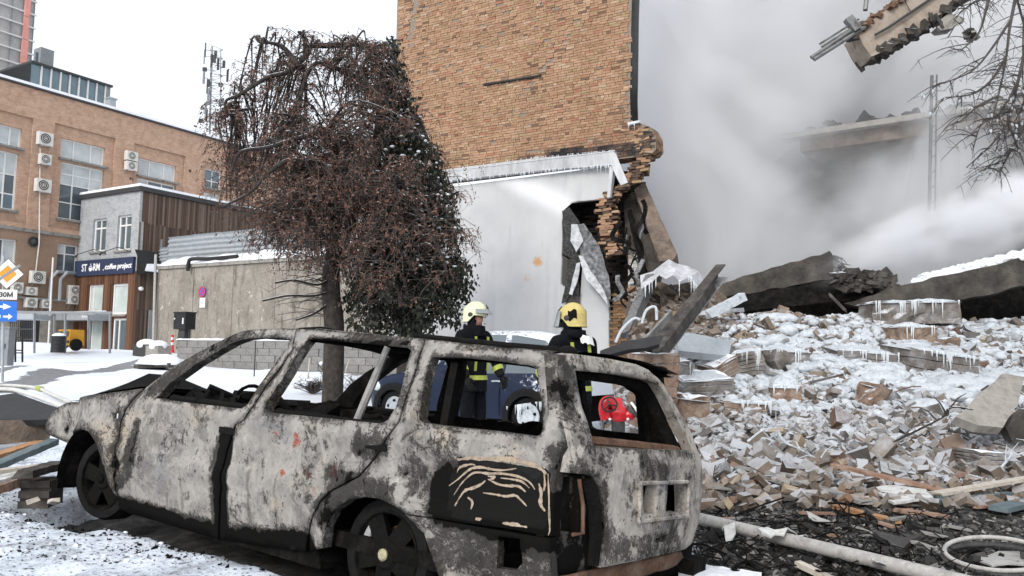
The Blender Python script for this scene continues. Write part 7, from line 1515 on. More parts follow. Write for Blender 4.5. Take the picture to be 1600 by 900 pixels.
# rear bumper bar, hanging strips, tow bar
P_RB = [(928, 893), (1005, 877), (1070, 862), (1075, 872), (1064, 884), (1000, 905), (930, 920), (866, 935), (862, 905)]
q = panel('rear_bumper', Rr(P_RB), [], .04, lambda y, z, d: CW(xr(y, z) + .02 + d + .012 * fbm(y, z, 1, 5, 3), y, z), .10, [M['rust'], M['soot']], car)
q = MB(); q.tube([CW(-1.02, .35, -.10), CW(-1.05, .9, -.11), CW(-1.02, 1.5, -.12)], .045, 8); q.build('cross_tube', M['rust'], car)
q = MB(); cbox(q, -1.06, -.9, 1.42, 1.6, -.12, .02); q.build('bumper_bracket', M['soot'], car)
q = MB(); cbox(q, -.95, -.86, .12, CARW - .12, -.12, .18); q.build('rear_panel', M['soot'], car)
q = MB(); cbox(q, -.985, -.965, .3, CARW - .3, .05, .47); q.build('dark_gate_backing', M['soot'], gate)  # dark sheet added so the plate holes look black inside
# curled bands of cream paint left on the black rear quarter
M['cream'] = mat('cream_paint_flake', [(0.26, 0.195, 0.14), (0.40, 0.32, 0.24), (0.13, 0.105, 0.085)], 20, 0.7, 0.3)
def zp(L): return [(640 + x / 3.4615, 640 + y / 3.4615) for x, y in L]
for L, r_ in (([(262, 272), (330, 262), (420, 266), (560, 272), (690, 308), (742, 348)], 11), ([(215, 412), (260, 380), (330, 322), (390, 312), (440, 322), (500, 328), (575, 318)], 6), ([(240, 462), (290, 392), (350, 342), (430, 346), (480, 345), (540, 352), (600, 366), (650, 392), (680, 432)], 6), ([(244, 522), (275, 470), (305, 436), (345, 424), (390, 404), (412, 384)], 7), ([(425, 376), (480, 404), (530, 412), (590, 415), (630, 445)], 6), ([(490, 370), (560, 378), (610, 390), (650, 424)], 5), ([(400, 450), (470, 460), (520, 469), (570, 464), (600, 488), (632, 522)], 6), ([(315, 474), (340, 500), (330, 540)], 6), ([(702, 400), (714, 450), (710, 510), (735, 548)], 9), ([(260, 340), (275, 312), (330, 296), (360, 300)], 5), ([(425, 360), (460, 366), (430, 380)], 6), ([(505, 612), (570, 620), (645, 634)], 7), ([(355, 588), (385, 596)], 6), ([(730, 345), (735, 400), (728, 440)], 5), ([(752, 345), (758, 520), (752, 680)], 4)):
    pts = curve([Vector((*side(*p), 0)) for p in zp(L)], 5); n = len(pts); q = MB(); vs = []
    for i, p in enumerate(pts):
        d = (pts[min(i + 1, n - 1)] - pts[max(i - 1, 0)]).normalized(); w_ = r_ / 1000 * (.35 + .65 * math.sin(math.pi * (i + .3) / n)) * random.uniform(.65, 1.25)
        for s_ in (-1, 1): x, z = p.x - d.y * w_ * s_, p.y + d.x * w_ * s_; vs.append(near_f(x, z, 0) - CB * (.003 + .002 * random.random()))
    q.add(vs, [(2 * i, 2 * i + 1, 2 * i + 3, 2 * i + 2) for i in range(n - 1)]); q.build('paint_band', M['cream'], qp[0])
# ------------------------------------------------------------------ firefighters
def firefighter(label, foot, heading, hgt, lean, arms, legs, helm, helm_tilt=0.0, head_turn=0.0):
    """foot: ground point; heading: direction he faces (angle from +Y, clockwise); local frame x right, y ahead"""
    Yf = Vector((math.sin(heading), math.cos(heading), 0)); Xr = Vector((math.cos(heading), -math.sin(heading), 0)); k = hgt / 1.885
    t = thing('person', label, 'person', foot)
    def Lp(x, y, z): return Vector((x * k, (y + lean * smooth(.8, 1.7, z) * (z - .8)) * k, z * k))
    def Wp(p): return foot + Xr * p.x + Yf * p.y + Z * p.z
    J = {'pelvis': ((0, 0, .98), (.165, .125)), 'waist': ((0, 0, 1.12), (.165, .125)), 'chest': ((0, .0, 1.36), (.205, .14)), 'upper': ((0, -.01, 1.515), (.185, .12)), 'neck': ((0, 0, 1.60), (.068, .068)), 'head': ((0, .02, 1.68), (.088, .10)), 'crown': ((0, .01, 1.78), (.075, .085))}
    E = [('pelvis', 'waist'), ('waist', 'chest'), ('chest', 'upper'), ('upper', 'neck'), ('neck', 'head'), ('head', 'crown')]
    for s, nm in ((-1, 'l'), (1, 'r')):
        kx, ky, ax, ay = legs[nm]
        J['hip' + nm] = ((s * .10, 0, .90), (.112, .115)); J['knee' + nm] = ((s * kx, ky, .50), (.082, .085)); J['ank' + nm] = ((s * ax, ay, .11), (.066, .07)); J['toe' + nm] = ((s * (ax + .03), ay + .17, .05), (.05, .045))
        E += [('pelvis', 'hip' + nm), ('hip' + nm, 'knee' + nm), ('knee' + nm, 'ank' + nm), ('ank' + nm, 'toe' + nm)]
        el, wr_ = arms[nm]
        J['sho' + nm] = ((s * .232, -.01, 1.495), (.092, .09)); J['elb' + nm] = (el, (.066, .066)); J['wri' + nm] = (wr_, (.05, .046))
        E += [('upper', 'sho' + nm), ('sho' + nm, 'elb' + nm), ('elb' + nm, 'wri' + nm)]
    names = list(J); idx = {n: i for i, n in enumerate(names)}
    me = bpy.data.meshes.new('body'); me.from_pydata([Lp(*J[n][0]) for n in names], [(idx[a], idx[b]) for a, b in E], []); o = bpy.data.objects.new('body', me); COL.objects.link(o)
    sk = o.modifiers.new('skin', 'SKIN'); sk.use_smooth_shade = True; sk.branch_smoothing = .4
    for n in names: v = me.skin_vertices[0].data[idx[n]]; v.radius = (J[n][1][0] * k, J[n][1][1] * k); v.use_root = (n == 'pelvis')
    sb = o.modifiers.new('sub', 'SUBSURF'); sb.levels = 2; sb.render_levels = 2; bake(o); me = o.data
    # face: shape the front of the head, then give it skin; the rest is turnout cloth
    hc = Lp(0, .02, 1.68); fdir = Vector((math.sin(head_turn), math.cos(head_turn), 0)); frt = Vector((math.cos(head_turn), -math.sin(head_turn), 0))
    me.materials.clear(); me.materials.append(M['suit']); me.materials.append(M['skin'])
    co = np.zeros(len(me.vertices) * 3); me.vertices.foreach_get('co', co); co = co.reshape(-1, 3)
    for i in range(len(co)):
        p = Vector(co[i])
        if p.z < 1.56 * k: co[i] += np.array([.006 * nz(p.x * 9, p.y * 9, p.z * 9)] * 2 + [0]) ; continue     # cloth folds
        d = p - hc; f = d.dot(fdir); r = d.dot(frt); z = d.z
        if f > .03: co[i] += np.array(fdir) * (.018 * math.exp(-((r / .02) ** 2 + ((z + .005) / .03) ** 2)) + .006 * math.exp(-((r / .03) ** 2 + ((z + .055) / .012) ** 2)) - .010 * (math.exp(-(((abs(r) - .034) / .016) ** 2 + ((z - .028) / .014) ** 2))))
    W_ = [Wp(Vector(c)) - foot for c in co]; me.vertices.foreach_set('co', [x for p in W_ for x in p])
    for p in me.polygons:
        c = sum((Vector(co[i]) for i in p.vertices), Vector()) / len(p.vertices); d = c - hc
        p.material_index = 1 if (c.z > 1.6 * k and d.dot(fdir) > .02) else 0; p.use_smooth = True
    me.update(); o.parent = t; o.location = (0, 0, 0)
    P = lambda x, y, z: Wp(Lp(x, y, z))
    hcw = Wp(hc); FD = Xr * fdir.x + Yf * fdir.y; FR = Xr * frt.x + Yf * frt.y
    # eyes, brows and mouth
    q = MB()
    for s in (-1, 1): q.ball(hcw + FD * .104 + FR * s * .034 + Z * .026, (.012, .010, .008), 8, 5, (FR, FD, Z)); q.tube([hcw + FD * .112 + FR * s * .016 + Z * .043, hcw + FD * .108 + FR * s * .05 + Z * .044], .004, 4)
    q.tube([hcw + FD * .116 - FR * .02 - Z * .052, hcw + FD * .12 - Z * .051, hcw + FD * .116 + FR * .02 - Z * .052], .004, 4); q.build('eyes_and_mouth', M['black'], t)
    # hood round the face and neck
    q = MB(); n1, n2 = 20, 11
    def hood_(a, b):
        th = 2 * math.pi * a; up = lerp(-.20, .13, b); rr = lerp(.125, .108, smooth(-.2, -.05, up)) * (1 if up < .06 else math.sqrt(max(.05, 1 - ((up - .06) / .09) ** 2)))
        return hcw + (FR * math.sin(th) + FD * math.cos(th)) * rr * (1.0 if math.cos(th) < .3 else 1.03) + Z * up
    vs = [hood_(i / n1, j / n2) for j in range(n2 + 1) for i in range(n1)]; fs = []
    for j in range(n2):
        for i in range(n1):
            th = 2 * math.pi * (i + .5) / n1; up = lerp(-.20, .13, (j + .5) / n2)
            if math.cos(th) > .30 and -.095 < up < .08: continue
            fs.append((j * n1 + i, j * n1 + (i + 1) % n1, (j + 1) * n1 + (i + 1) % n1, (j + 1) * n1 + i))
    q.add(vs, fs); q.build('hood', M['suit'], t, smoothf=True)
    # collar
    q = MB(); c_ = P(0, -.015, 1.57); q.lathe(c_, Z, [(.10, -.05), (.135, -.045), (.125, .035), (.10, .04)], 18, True); q.build('collar', M['suit'], t, smoothf=True)
    # helmet
    up_ = (Z * math.cos(helm_tilt) - FD * math.sin(helm_tilt)); hf = FR.cross(up_) * -1; hf = up_.cross(FR) ; hf = hf if hf.dot(FD) > 0 else -hf; hcn = hcw + Z * .085
    q = MB(); n1, n2 = 28, 14
    def shell(a, b, g=0.0):
        th = 2 * math.pi * a; ph = b; cx, cy = math.sin(th), math.cos(th); low = -.03 if cy > .25 else lerp(-.03, -.115, smooth(.25, -.3, cy)); z = lerp(low, .128, math.sin(ph * math.pi / 2)); rr = math.sqrt(max(0.0, 1 - (max(z, 0) / .128) ** 2)); rr = max(rr, 0)
        crest = .012 * math.exp(-(cx / .22) ** 2) * smooth(.2, .9, b); return hcn + FR * cx * (.132 + g) * rr + hf * (cy * (.158 + g) * rr - .008) + up_ * (z + crest)
    q.grid(lambda a, b: shell(a, b), n1, n2); q.grid(lambda a, b: shell(1 - a, b, -.012), n1, n2)
    q.tube([shell(i / 28, 0) for i in range(29)], .008, 5); hl = q.build('helmet', M[helm], t, smoothf=True)
    q = MB(); q.grid(lambda a, b: hcn + FR * math.sin(lerp(-1.25, 1.25, a)) * (.146 + .02 * b) + hf * (math.cos(lerp(-1.25, 1.25, a)) * (.165 + .05 * b) - .008) + up_ * lerp(.045, -.005 - (.11 if helm == 'helmet_gold' else 0), b), 20, 5)
    q.grid(lambda a, b: hcn + FR * math.sin(lerp(1.25, -1.25, a)) * (.142 + .02 * b) + hf * (math.cos(lerp(-1.25, 1.25, a)) * (.160 + .05 * b) - .008) + up_ * lerp(.043, -.007 - (.11 if helm == 'helmet_gold' else 0), b), 20, 5); q.build('visor', M['visor'], hl, smoothf=True)
    q = MB(); q.prism([hcn + hf * .148 + up_ * .055 - FR * .03, hcn + hf * .148 + up_ * .055 + FR * .03, hcn + hf * .12 + up_ * .105], hf * .012); q.build('front_plate', M['dark'], hl)
    for s in (-1, 1):
        q = MB(); q.ball(hcn + FR * s * .128 - hf * .02 - up_ * .03, (.014, .035, .03), 10, 7, (FR, hf, up_)); q.build('ear_disc', M['dark'], hl)
    if helm == 'helmet_gold':
        q = MB()   # dark stencilled marks at the back right of the shell (worn lettering, not readable)
        for i, (a, b) in enumerate(((.40, .60), (.37, .60), (.41, .42), (.385, .42), (.36, .42), (.335, .42))):
            c0, c1, c2_ = shell(a, b, .002), shell(a + .018, b, .002), shell(a, b + .10, .002); c3 = c1 + (c2_ - c0); q.beam(c0, c2_, .006, .003, hf); q.beam(c2_, c3, .006, .003, hf) if i % 2 else q.beam(c0, c3, .006, .003, hf); q.beam(c1, c3, .006, .003, hf) if i % 3 else None
        q.build('stencil_mark', M['blackpaint'], hl)
        q = MB(); q.grid(lambda a, b: shell(lerp(.155, .20, a) + .5, lerp(.22, .55, b), .003) if False else shell(lerp(.62, .72, a), lerp(.18, .48, b) + .05 * math.sin(a * 6), .003), 6, 6); q.build('scorch_patch', M['black'], hl, smoothf=True)
        # white neck cape bunched on the shoulder
        q = MB(); q.grid(lambda a, b: P(lerp(-.02, .16, a), -.135 - .03 * math.sin(a * 3) - .03 * b, lerp(1.565, 1.47, b) + .02 * nz(a * 6, b * 4, 1) - .03 * a), 10, 6); q.build('neck_cape', M['whiteframe'], t, smoothf=True)
    # gloves: palm, four unequal bent fingers, thumb on the side
    for nm, s in (('l', -1), ('r', 1)):
        el, wr_ = [P(*v) for v in arms[nm]]; dn = (wr_ - el).normalized(); side_ = (Xr * s); fwd_ = dn.cross(side_).normalized(); fwd_ = fwd_ if fwd_.dot(Yf) > 0 else -fwd_; side_ = fwd_.cross(dn).normalized(); side_ = side_ if side_.dot(Xr * s) > 0 else -side_
        q = MB(); q.tube([wr_ - dn * .07, wr_ - dn * .02, wr_ + dn * .015], [.058, .056, .044], 12); q.ball(wr_ + dn * .065, (.026, .046, .058), 12, 8, (side_, fwd_, dn))
        for i, (o_, L) in enumerate(((.034, .078), (.012, .088), (-.011, .082), (-.033, .066))):
            b = wr_ + dn * .105 + fwd_ * o_; inn = -side_; q.tube([b, b + dn * L * .45 + inn * .006, b + dn * L * .78 + inn * .024, b + dn * L * .92 + inn * .045], [.0115, .0112, .0105, .008], 7); q.ball(b + dn * L * .92 + inn * .045, .008, 6, 4)
        b = wr_ + dn * .045 + fwd_ * .040; q.tube([b, b + dn * .03 + fwd_ * .026, b + dn * .065 + fwd_ * .030 - side_ * .012], [.014, .013, .010], 7); q.ball(b + dn * .065 + fwd_ * .030 - side_ * .012, .010, 6, 4); q.build('glove', M['rubber'], t, smoothf=True)
        # cuff tape
        a_, b_ = el.lerp(wr_, .52), el.lerp(wr_, .74); q = MB(); q.lathe(a_, b_ - a_, [(.068, 0), (.074, 0), (.070, (b_ - a_).length), (.064, (b_ - a_).length)], 16, True); q.build('sleeve_tape', M['hivis'], t)
    # jacket skirt and hem tape, braces tape on the back or chest, leg tape
    def ring(z0, z1, rx_, ry_, nm, m_, flare=0.0):
        q = MB()
        def f(a, b, g): th = 2 * math.pi * a; r = 1 + flare * (1 - b); c = Lp(0, 0, lerp(z0, z1, b)); return Wp(Vector((c.x + math.sin(th) * (rx_ + g) * r * k, c.y + math.cos(th) * (ry_ + g) * r * k, c.z)))
        q.grid(lambda a, b: f(a, b, 0), 28, 3); q.grid(lambda a, b: f(1 - a, b, -.012), 28, 3); q.build(nm, m_, t, smoothf=True)
    ring(.80, 1.22, .188, .148, 'jacket_skirt', M['suit'], .12); ring(.94, .995, .203, .163, 'hem_tape', M['hivis'], .05)
    sgn = -1 if helm == 'helmet_gold' else 1
    for s in (-1, 1):
        q = MB(); q.grid(lambda a, b: P(s * .115 + lerp(-.021, .021, a), sgn * (lerp(.150, .125, abs(b - .3))), lerp(1.05, 1.47, b)), 3, 8); q.grid(lambda a, b: P(s * .115 + lerp(.021, -.021, a), sgn * (lerp(.143, .118, abs(b - .3))), lerp(1.05, 1.47, b)), 3, 8); q.build('brace_tape', M['hivis'], t)
    for nm, s in (('l', -1), ('r', 1)):
        kx, ky, ax, ay = legs[nm]; a_ = P(s * lerp(ax, kx, .70), lerp(ay, ky, .70), .39); b_ = P(s * lerp(ax, kx, .86), lerp(ay, ky, .86), .45); q = MB(); q.lathe(a_, b_ - a_, [(.083, 0), (.090, 0), (.092, (b_ - a_).length), (.085, (b_ - a_).length)], 16, True); q.build('leg_tape', M['hivis'], t)
        q = MB(); fp = P(s * ax, ay, 0); ff = Yf; q.ball(fp + Z * .055 + ff * .07, (.055, .15, .058), 14, 8, (Xr, Yf, Z)); q.tube([fp + Z * .06, fp + Z * .20, fp + Z * .28], [.068, .066, .075], 12); q.build('boot', M['rubber'], t, smoothf=True)
    return t
F1 = at(736, 700, 9.9); F1.z = gheight(F1.x, F1.y)
h1 = at(742, 470, 9.9).z - F1.z
firefighter('firefighter in a cream helmet facing right with both gloved hands hanging down', F1, math.radians(128), h1 - .03, .02,
            {'l': ((-.31, .06, 1.22), (-.31, .20, .99)), 'r': ((.32, .02, 1.21), (.31, .16, .98))}, {'l': (.12, .03, .13, .0), 'r': (.12, .02, .14, .02)}, 'helmet_cream', -.05, -.30)
F2 = at(897, 720, 8.3); F2.z = gheight(F2.x, F2.y); h2 = at(886, 474, 8.3).z - F2.z
firefighter('firefighter in a yellow helmet seen from behind with a white cape on the collar', F2, math.radians(-32), h2 - .02, .06,
            {'l': ((-.30, .12, 1.20), (-.22, .36, 1.10)), 'r': ((.31, .10, 1.18), (.24, .34, 1.08))}, {'l': (.12, .04, .14, .02), 'r': (.12, .02, .14, -.04)}, 'helmet_gold', -.02, -.35)
# ------------------------------------------------------------------ frosted blue car behind them
RW = at(822, 648, 12.2); BX = V.copy(); BY = U.copy(); BZ = Z
RW.z = gheight(RW.x, RW.y)
def BW(x, y, z): return RW + BX * x + BY * y + BZ * z        # x forward (left in view), y away, z up
bcar = thing('blue_car', 'frosted dark blue hatchback parked nose left behind the firefighters', 'car', RW)
BWD, WB = 1.72, 2.6
# stations: x, bonnet/roof height, half width shoulder line, sill height
ST_ = [(-.72, .62, .62, .78), (-.62, 1.02, 1.02, .84), (-.45, 1.32, .98, .86), (-.2, 1.55, .96, .86), (.3, 1.63, .95, .86), (.9, 1.64, .93, .86), (1.35, 1.58, .92, .86), (1.75, 1.27, .91, .86), (2.1, 1.05, .92, .86), (2.5, .97, .90, .84), (2.9, .88, .82, .80), (3.15, .76, .72, .72), (3.30, .58, .56, .60)]
def bsec(i, f):
    """point on the half section: f 0 sill, .45 shoulder, 1 roof centre"""
    x, zt, zs, hw = ST_[i]; zb = .24
    if f < .12: return x, hw * .94, lerp(zb, zb + .06, f / .12)
    if f < .5: t = (f - .12) / .38; return x, hw * (.94 + .06 * math.sin(t * math.pi * .62)) , lerp(zb + .06, zs, t)
    if f < .78: t = (f - .5) / .28; return x, lerp(hw * .985, hw * .74, t), lerp(zs, max(zt - .09, zs + .001), t)
    t = (f - .78) / .22; return x, hw * .74 * math.cos(t * math.pi / 2) , max(zt - .09, zs) + (zt - max(zt - .09, zs)) * math.sin(t * math.pi / 2)
def bpt(u, f, sidey):
    n = len(ST_) - 1; t = u * n; i = min(int(t), n - 1); a, b = bsec(i, f), bsec(i + 1, f); w_ = smooth(0, 1, t - i) if False else t - i; x, y, z = (lerp(a[k], b[k], w_) for k in range(3))
    cy = BWD / 2; return BW(x, cy - y if sidey == 0 else cy + y, z)
fs_ = [0, .06, .12, .2, .28, .36, .44, .5, .57, .64, .71, .78, .85, .92, 1.0]; NU = 72
arcs = [(0, .30), (WB, .30)]
body = MB(); frost = []
for sdy in (0, 1):
    glz = MB(); pts = [[bpt(i / NU, f, sdy) for i in range(NU + 1)] for f in fs_]; base = len(body.v)
    for row, f in zip(pts, fs_):
        for i, p in enumerate(row): body.v.append(tuple(p)); u = i / NU; x = lerp(0, 1, u); frost.append((.62 * smooth(.40, .02, u) + .25 + (.35 if f > .7 else 0) + .3 * smooth(.35, .0, u) * (1 if .1 < f < .5 else 0), 0, 0, 1))
    for j in range(len(fs_) - 1):
        for i in range(NU):
            c = (pts[j][i] + pts[j + 1][i + 1]) / 2; d = c - RW; cx, cz = d.dot(BX), d.z
            if any(math.hypot(cx - ax, cz - az) < .37 for ax, az in arcs) and j < 8: continue
            qd = (base + j * (NU + 1) + i, base + j * (NU + 1) + i + 1, base + (j + 1) * (NU + 1) + i + 1, base + (j + 1) * (NU + 1) + i)
            win = .52 < (fs_[j] + fs_[j + 1]) / 2 < .76 and -.25 < cx < 1.62 and not (.42 < cx < .52) and not (1.28 < cx < 1.36) and cz > 1.0
            if win: o_ = len(glz.v); glz.v.extend([body.v[k] for k in qd]); glz.f.append((o_, o_ + 1, o_ + 2, o_ + 3)); glz.m.append(0)
            else: body.f.append(qd if sdy == 0 else qd[::-1]); body.m.append(0)
    for ax, az in arcs:
        if sdy == 0: q = MB(); q.lathe(BW(ax, -.022, az), BY * -1, [(.315, -.03), (.315, .0), (.39, .004), (.43, -.02), (.43, -.03)], 32, True); q.build('wheel_arch', M['rubber'], bcar)
    tag(glz.build('side_window', M['glass'], bcar), kind='stuff')
o = body.build('body', M['bluepaint'], bcar, smoothf=True); a_ = o.data.color_attributes.new('zone', 'FLOAT_COLOR', 'POINT'); a_.data.foreach_set('color', [x for f in frost for x in f])
q = MB(); q.hexa([BW(-.6, .12, .2), BW(3.1, .12, .2), BW(3.1, BWD - .12, .2), BW(-.6, BWD - .12, .2), BW(-.6, .14, .8), BW(3.0, .14, .66), BW(3.0, BWD - .14, .66), BW(-.6, BWD - .14, .8)]); q.build('underbody', M['soot'], bcar)
for x in (0, WB):
    for y in (.06, BWD - .06):
        s = -1 if y < 1 else 1; c = BW(x, y, .305); q = MB(); q.lathe(c, BY * s, [(.19, -.2), (.28, -.2), (.305, -.16), (.305, -.04), (.285, .0), (.20, .0)], 28, True); wq = q.build('wheel', M['rubber'], bcar); q = MB(); q.lathe(c, BY * s, [(.20, .0), (.19, .012), (.12, .0), (.11, .02), (0, .024)], 24); q.build('rim', M['galv' if x else 'ice'], wq)
        q = MB()
        for k in range(5): a = k * 1.2566 + .3; q = MB(); q.ball(c + (BX * math.cos(a) + Z * math.sin(a)) * .13 + BY * s * .016, .025, 8, 5); q.build('rim_opening', M['black'], wq)
q = MB(); q.ball(BW(1.42, -.10, .98), (.13, .06, .08), 10, 7, (BX, BY, Z)); q.build('wing_mirror', M['bluepaint'], bcar, smoothf=True)
for x in (.62, 1.32): q = MB(); q.tube([BW(x, -.012, .82), BW(x - .1, -.03, .825), BW(x - .19, -.012, .82)], .014, 6); q.build('door_handle', M['galv'], bcar)
for x in (.48, 1.30, 1.95): q = MB(); q.tube([BW(x, .005, .30), BW(x + .01, -.004, .55), BW(x - .01, .008, .92)], .006, 4); q.build('door_gap', M['black'], bcar)
q = MB(); q.ball(BW(3.02, .14, .66), (.16, .08, .09), 12, 7, (BX, BY, Z)); q.build('headlight', M['glass_pale'], bcar, smoothf=True)
q = MB(); q.tube([BW(2.2, .0, .78), BW(2.13, -.012, .78)], .022, 8); q.build('side_lamp', M['signorange'], bcar)
tag(icicles([BW(-.68, -.02, .55), BW(-.2, -.035, .52), BW(.5, -.03, .40)], 34, .08, .34, .014).build('icicle', M['icicle'], bcar), kind='stuff')
# ------------------------------------------------------------------ red water cannon
MO = at(962, 690, 7.6); MO.z = gheight(MO.x, MO.y); mon = thing('water_cannon', 'bright red portable water cannon with a black handwheel and hose coupling', 'water cannon', MO); DM = 7.6
def mp(px, py, dd=0.0): return at(px, py, DM + dd)
q = MB(); q.tube(curve([mp(948, 655), mp(944, 640), mp(947, 628), mp(958, 630), mp(964, 640), mp(968, 652)], 5), .055, 14); q.build('elbow_pipe', M['red'], mon, smoothf=True)
q = MB(); q.tube([mp(966, 622), mp(966, 634), mp(967, 650), mp(967, 658)], [.03, .05, .075, .07], 14); q.ball(mp(967, 645), .085, 14, 10); q.build('valve_body', M['red'], mon, smoothf=True)
q = MB(); q.tube([mp(970, 650), mp(984, 648), mp(990, 642)], [.055, .06, .05], 14); q.build('outlet', M['red'], mon, smoothf=True)
q = MB(); q.tube([mp(986, 646), mp(990, 641)], .07, 16); q.tube([mp(990, 641), mp(1001, 634)], [.052, .075], 16); q.build('coupling', M['dark'], mon)
q = MB(); q.lathe(mp(992, 639), (mp(1001, 634) - mp(990, 641)), [(.06, -.01), (.072, -.01), (.075, .012), (.062, .012)], 16, True); q.build('coupling_ring', M['whiteframe'], mon)
wc = mp(952, 632, -.12); AXm = Vector((-.2, -.85, .35)).normalized(); q = MB(); x_ = AXm.orthogonal().normalized(); y_ = AXm.cross(x_); q.tube([wc + (x_ * math.cos(t) + y_ * math.sin(t)) * .07 for t in np.linspace(0, 6.283, 25)], .009, 6)
for t in (0, 2.1, 4.2): q.tube([wc, wc + (x_ * math.cos(t) + y_ * math.sin(t)) * .07], .007, 5)
q.tube([wc, wc - AXm * .12], .012, 6); q.build('handwheel', M['blackpaint'], mon)
q = MB(); q.tube([mp(966, 655), Vector((mp(966, 655).x, mp(966, 655).y, MO.z + .25))], [.065, .06], 14); q.build('column', M['dark'], mon)
for a in (.4, 2.5, 4.6): q = MB(); c_ = Vector((mp(966, 655).x, mp(966, 655).y, MO.z)); q.tube([c_ + Z * .3, c_ + Vector((math.cos(a) * .42, math.sin(a) * .42, .02))], .022, 8); q.build('leg', M['steel'], mon)
for px in (953, 981): q = MB(); q.ball(mp(px, 655, -.07), .014, 8, 5); q.build('stud', M['whiteframe'], mon)
q = MB(); q.tube(curve([mp(950, 650), mp(940, 660), mp(945, 690), mp(952, 720)], 5), .012, 6); q.build('drain_chain', M['steel'], mon)
# ------------------------------------------------------------------ foreground debris, right
def gp0(px, py, z=0.0): 
    r = ray(px, py); return CAM + r * ((z - CAM_H) / r.z)
a_, b_ = gp0(1075, 806, .10), gp0(1640, 942, .10); a2 = a_ + (a_ - b_).normalized() * .8
q = MB(); n = 26; q.tube([a2.lerp(b_, i / n) for i in range(n + 1)], .042, 16); tag(q.build('pale_pole', M['pole'], None, a_, True), 'long pale round pole lying on the charred ground beside the burnt car', 'pole')
def plank(label, p0, p1, w_, th, m_, cat='plank', z0=.03, z1=.03, name='plank'):
    a, b = gp0(*p0, z0), gp0(*p1, z1); X = (b - a).normalized(); Y = Z.cross(X).normalized(); Zz = X.cross(Y); n = 8; q = MB(); vs = []
    for i in range(n + 1):
        p = a.lerp(b, i / n); e = rnd.uniform(-.03, .03) if i in (0, n) else 0
        for sy, sz in ((-1, -1), (1, -1), (1, 1), (-1, 1)): vs.append(p + X * (e + (rnd.uniform(-.03, .03) if i in (0, n) else 0)) + Y * sy * (w_ / 2) * (1 + rnd.uniform(-.06, .06)) + Zz * (sz * th / 2 + .004 * nz(i, sy)))
    q.add(vs, [(i * 4 + k, i * 4 + (k + 1) % 4, (i + 1) * 4 + (k + 1) % 4, (i + 1) * 4 + k) for i in range(n) for k in range(4)] + [(3, 2, 1, 0), (n * 4, n * 4 + 1, n * 4 + 2, n * 4 + 3)])
    return tag(q.build(name, m_, None, a), label, cat)
plank('long reddish brown plank slanting down across the foot of the rubble', (1303, 727), (1492, 770), .12, .03, M['wood_red'], z0=.22, z1=.08)
plank('grey weathered plank just left of the white board', (1243, 752), (1352, 785), .12, .03, M['wood_grey'], z0=.08, z1=.05)
plank('dark charred lath lying flat left of the grey plank', (1140, 760), (1250, 782), .07, .03, M['wood_dark'], z0=.06, z1=.05)
plank('dark lath running along the brick line behind the tailgate', (1150, 730), (1250, 745), .07, .03, M['wood_grey'], z0=.10, z1=.08)
plank('split orange plank lying in the ash nearest the pole', (1293, 788), (1405, 816), .085, .03, M['wood_orange'], z0=.04, z1=.03)
plank('short black and tan stick right of the split orange plank', (1390, 796), (1475, 806), .06, .03, M['wood_red'], z0=.04, z1=.03)
plank('pale plank reaching in from the right edge above the dark batten', (1462, 772), (1620, 745), .10, .03, M['wood_pale'], z0=.10, z1=.16)
plank('blue grey batten lying below the pale plank at right', (1440, 787), (1578, 772), .07, .04, M['teal'], z0=.05, z1=.05)
plank('short orange batten under the blue grey one', (1470, 788), (1532, 782), .06, .03, M['wood_orange'], z0=.02, z1=.02)
plank('teal grey board at the right edge beneath the broken bricks', (1560, 795), (1640, 778), .16, .04, M['teal'], z0=.06, z1=.06)
plank('pale splintered stick standing out at the bottom edge', (1246, 880), (1300, 906), .05, .03, M['wood_pale'], z0=.06, z1=.02)
plank('thin charred lath between pole and orange plank', (1395, 815), (1450, 806), .03, .02, M['wood_dark'])
for i_ in range(26):
    px, py = rnd.uniform(1110, 1580), rnd.uniform(742, 850); dx = rnd.uniform(25, 70); k_ = rnd.randrange(3)
    plank(('short charred lath scattered in the debris field', 'short grey lath scattered in the debris field', 'short brown lath scattered in the debris field')[k_], (px, py), (px + dx, py + rnd.uniform(-7, 12)), rnd.uniform(.02, .06), .018, (M['wood_dark'], M['wood_grey'], M['wood_red'])[k_], z0=.05, z1=.03)['group'] = ('charred laths in the debris field', 'grey laths in the debris field', 'brown laths in the debris field')[k_]
def sheet(name, label, pxs, m_, th=.012, amp=.04, z=.04, cat='board', step=.07):
    P = [gp0(px, py, z) for px, py in pxs]; o2 = [(p.x, p.y) for p in P]; c = sum(P, Vector()) / len(P); sd_ = rnd.uniform(0, 50)
    f = lambda x, y, d: Vector((x, y, z + amp * (.6 + fbm(x + sd_, y, 1, 3.0, 3)) - d)); return tag(panel(name, o2, [], step, f, th, [m_, m_], None, c, smoothf=False), label, cat)
sheet('white_board', 'flat white board with dark scuffs lying on the planks', [(1360, 762), (1440, 757), (1458, 778), (1396, 786)], M['board_white'], .02, .01, .09)
sheet('blue_board', 'small blue grey board beside the white one', [(1450, 764), (1478, 760), (1490, 775), (1465, 778)], M['teal'], .02, .01, .08)
sheet('torn_sheet', 'crumpled torn white sheet lying just beyond the pole', [(1185, 856), (1240, 838), (1256, 842), (1225, 858), (1190, 862)], M['board_white'], .01, .12, .06, 'sheet', .04)
sheet('torn_sheet', 'grey torn sheet lying in the ash above the pole middle', [(1260, 808), (1290, 812), (1300, 820), (1270, 820)], M['pole'], .01, .06, .04, 'sheet', .04)
sheet('ash_heap', 'low grey heap of ash beside the pole', [(1365, 846), (1410, 834), (1440, 850), (1400, 864)], M['rub_dark'], .03, .07, .01, 'ash heap', .05)
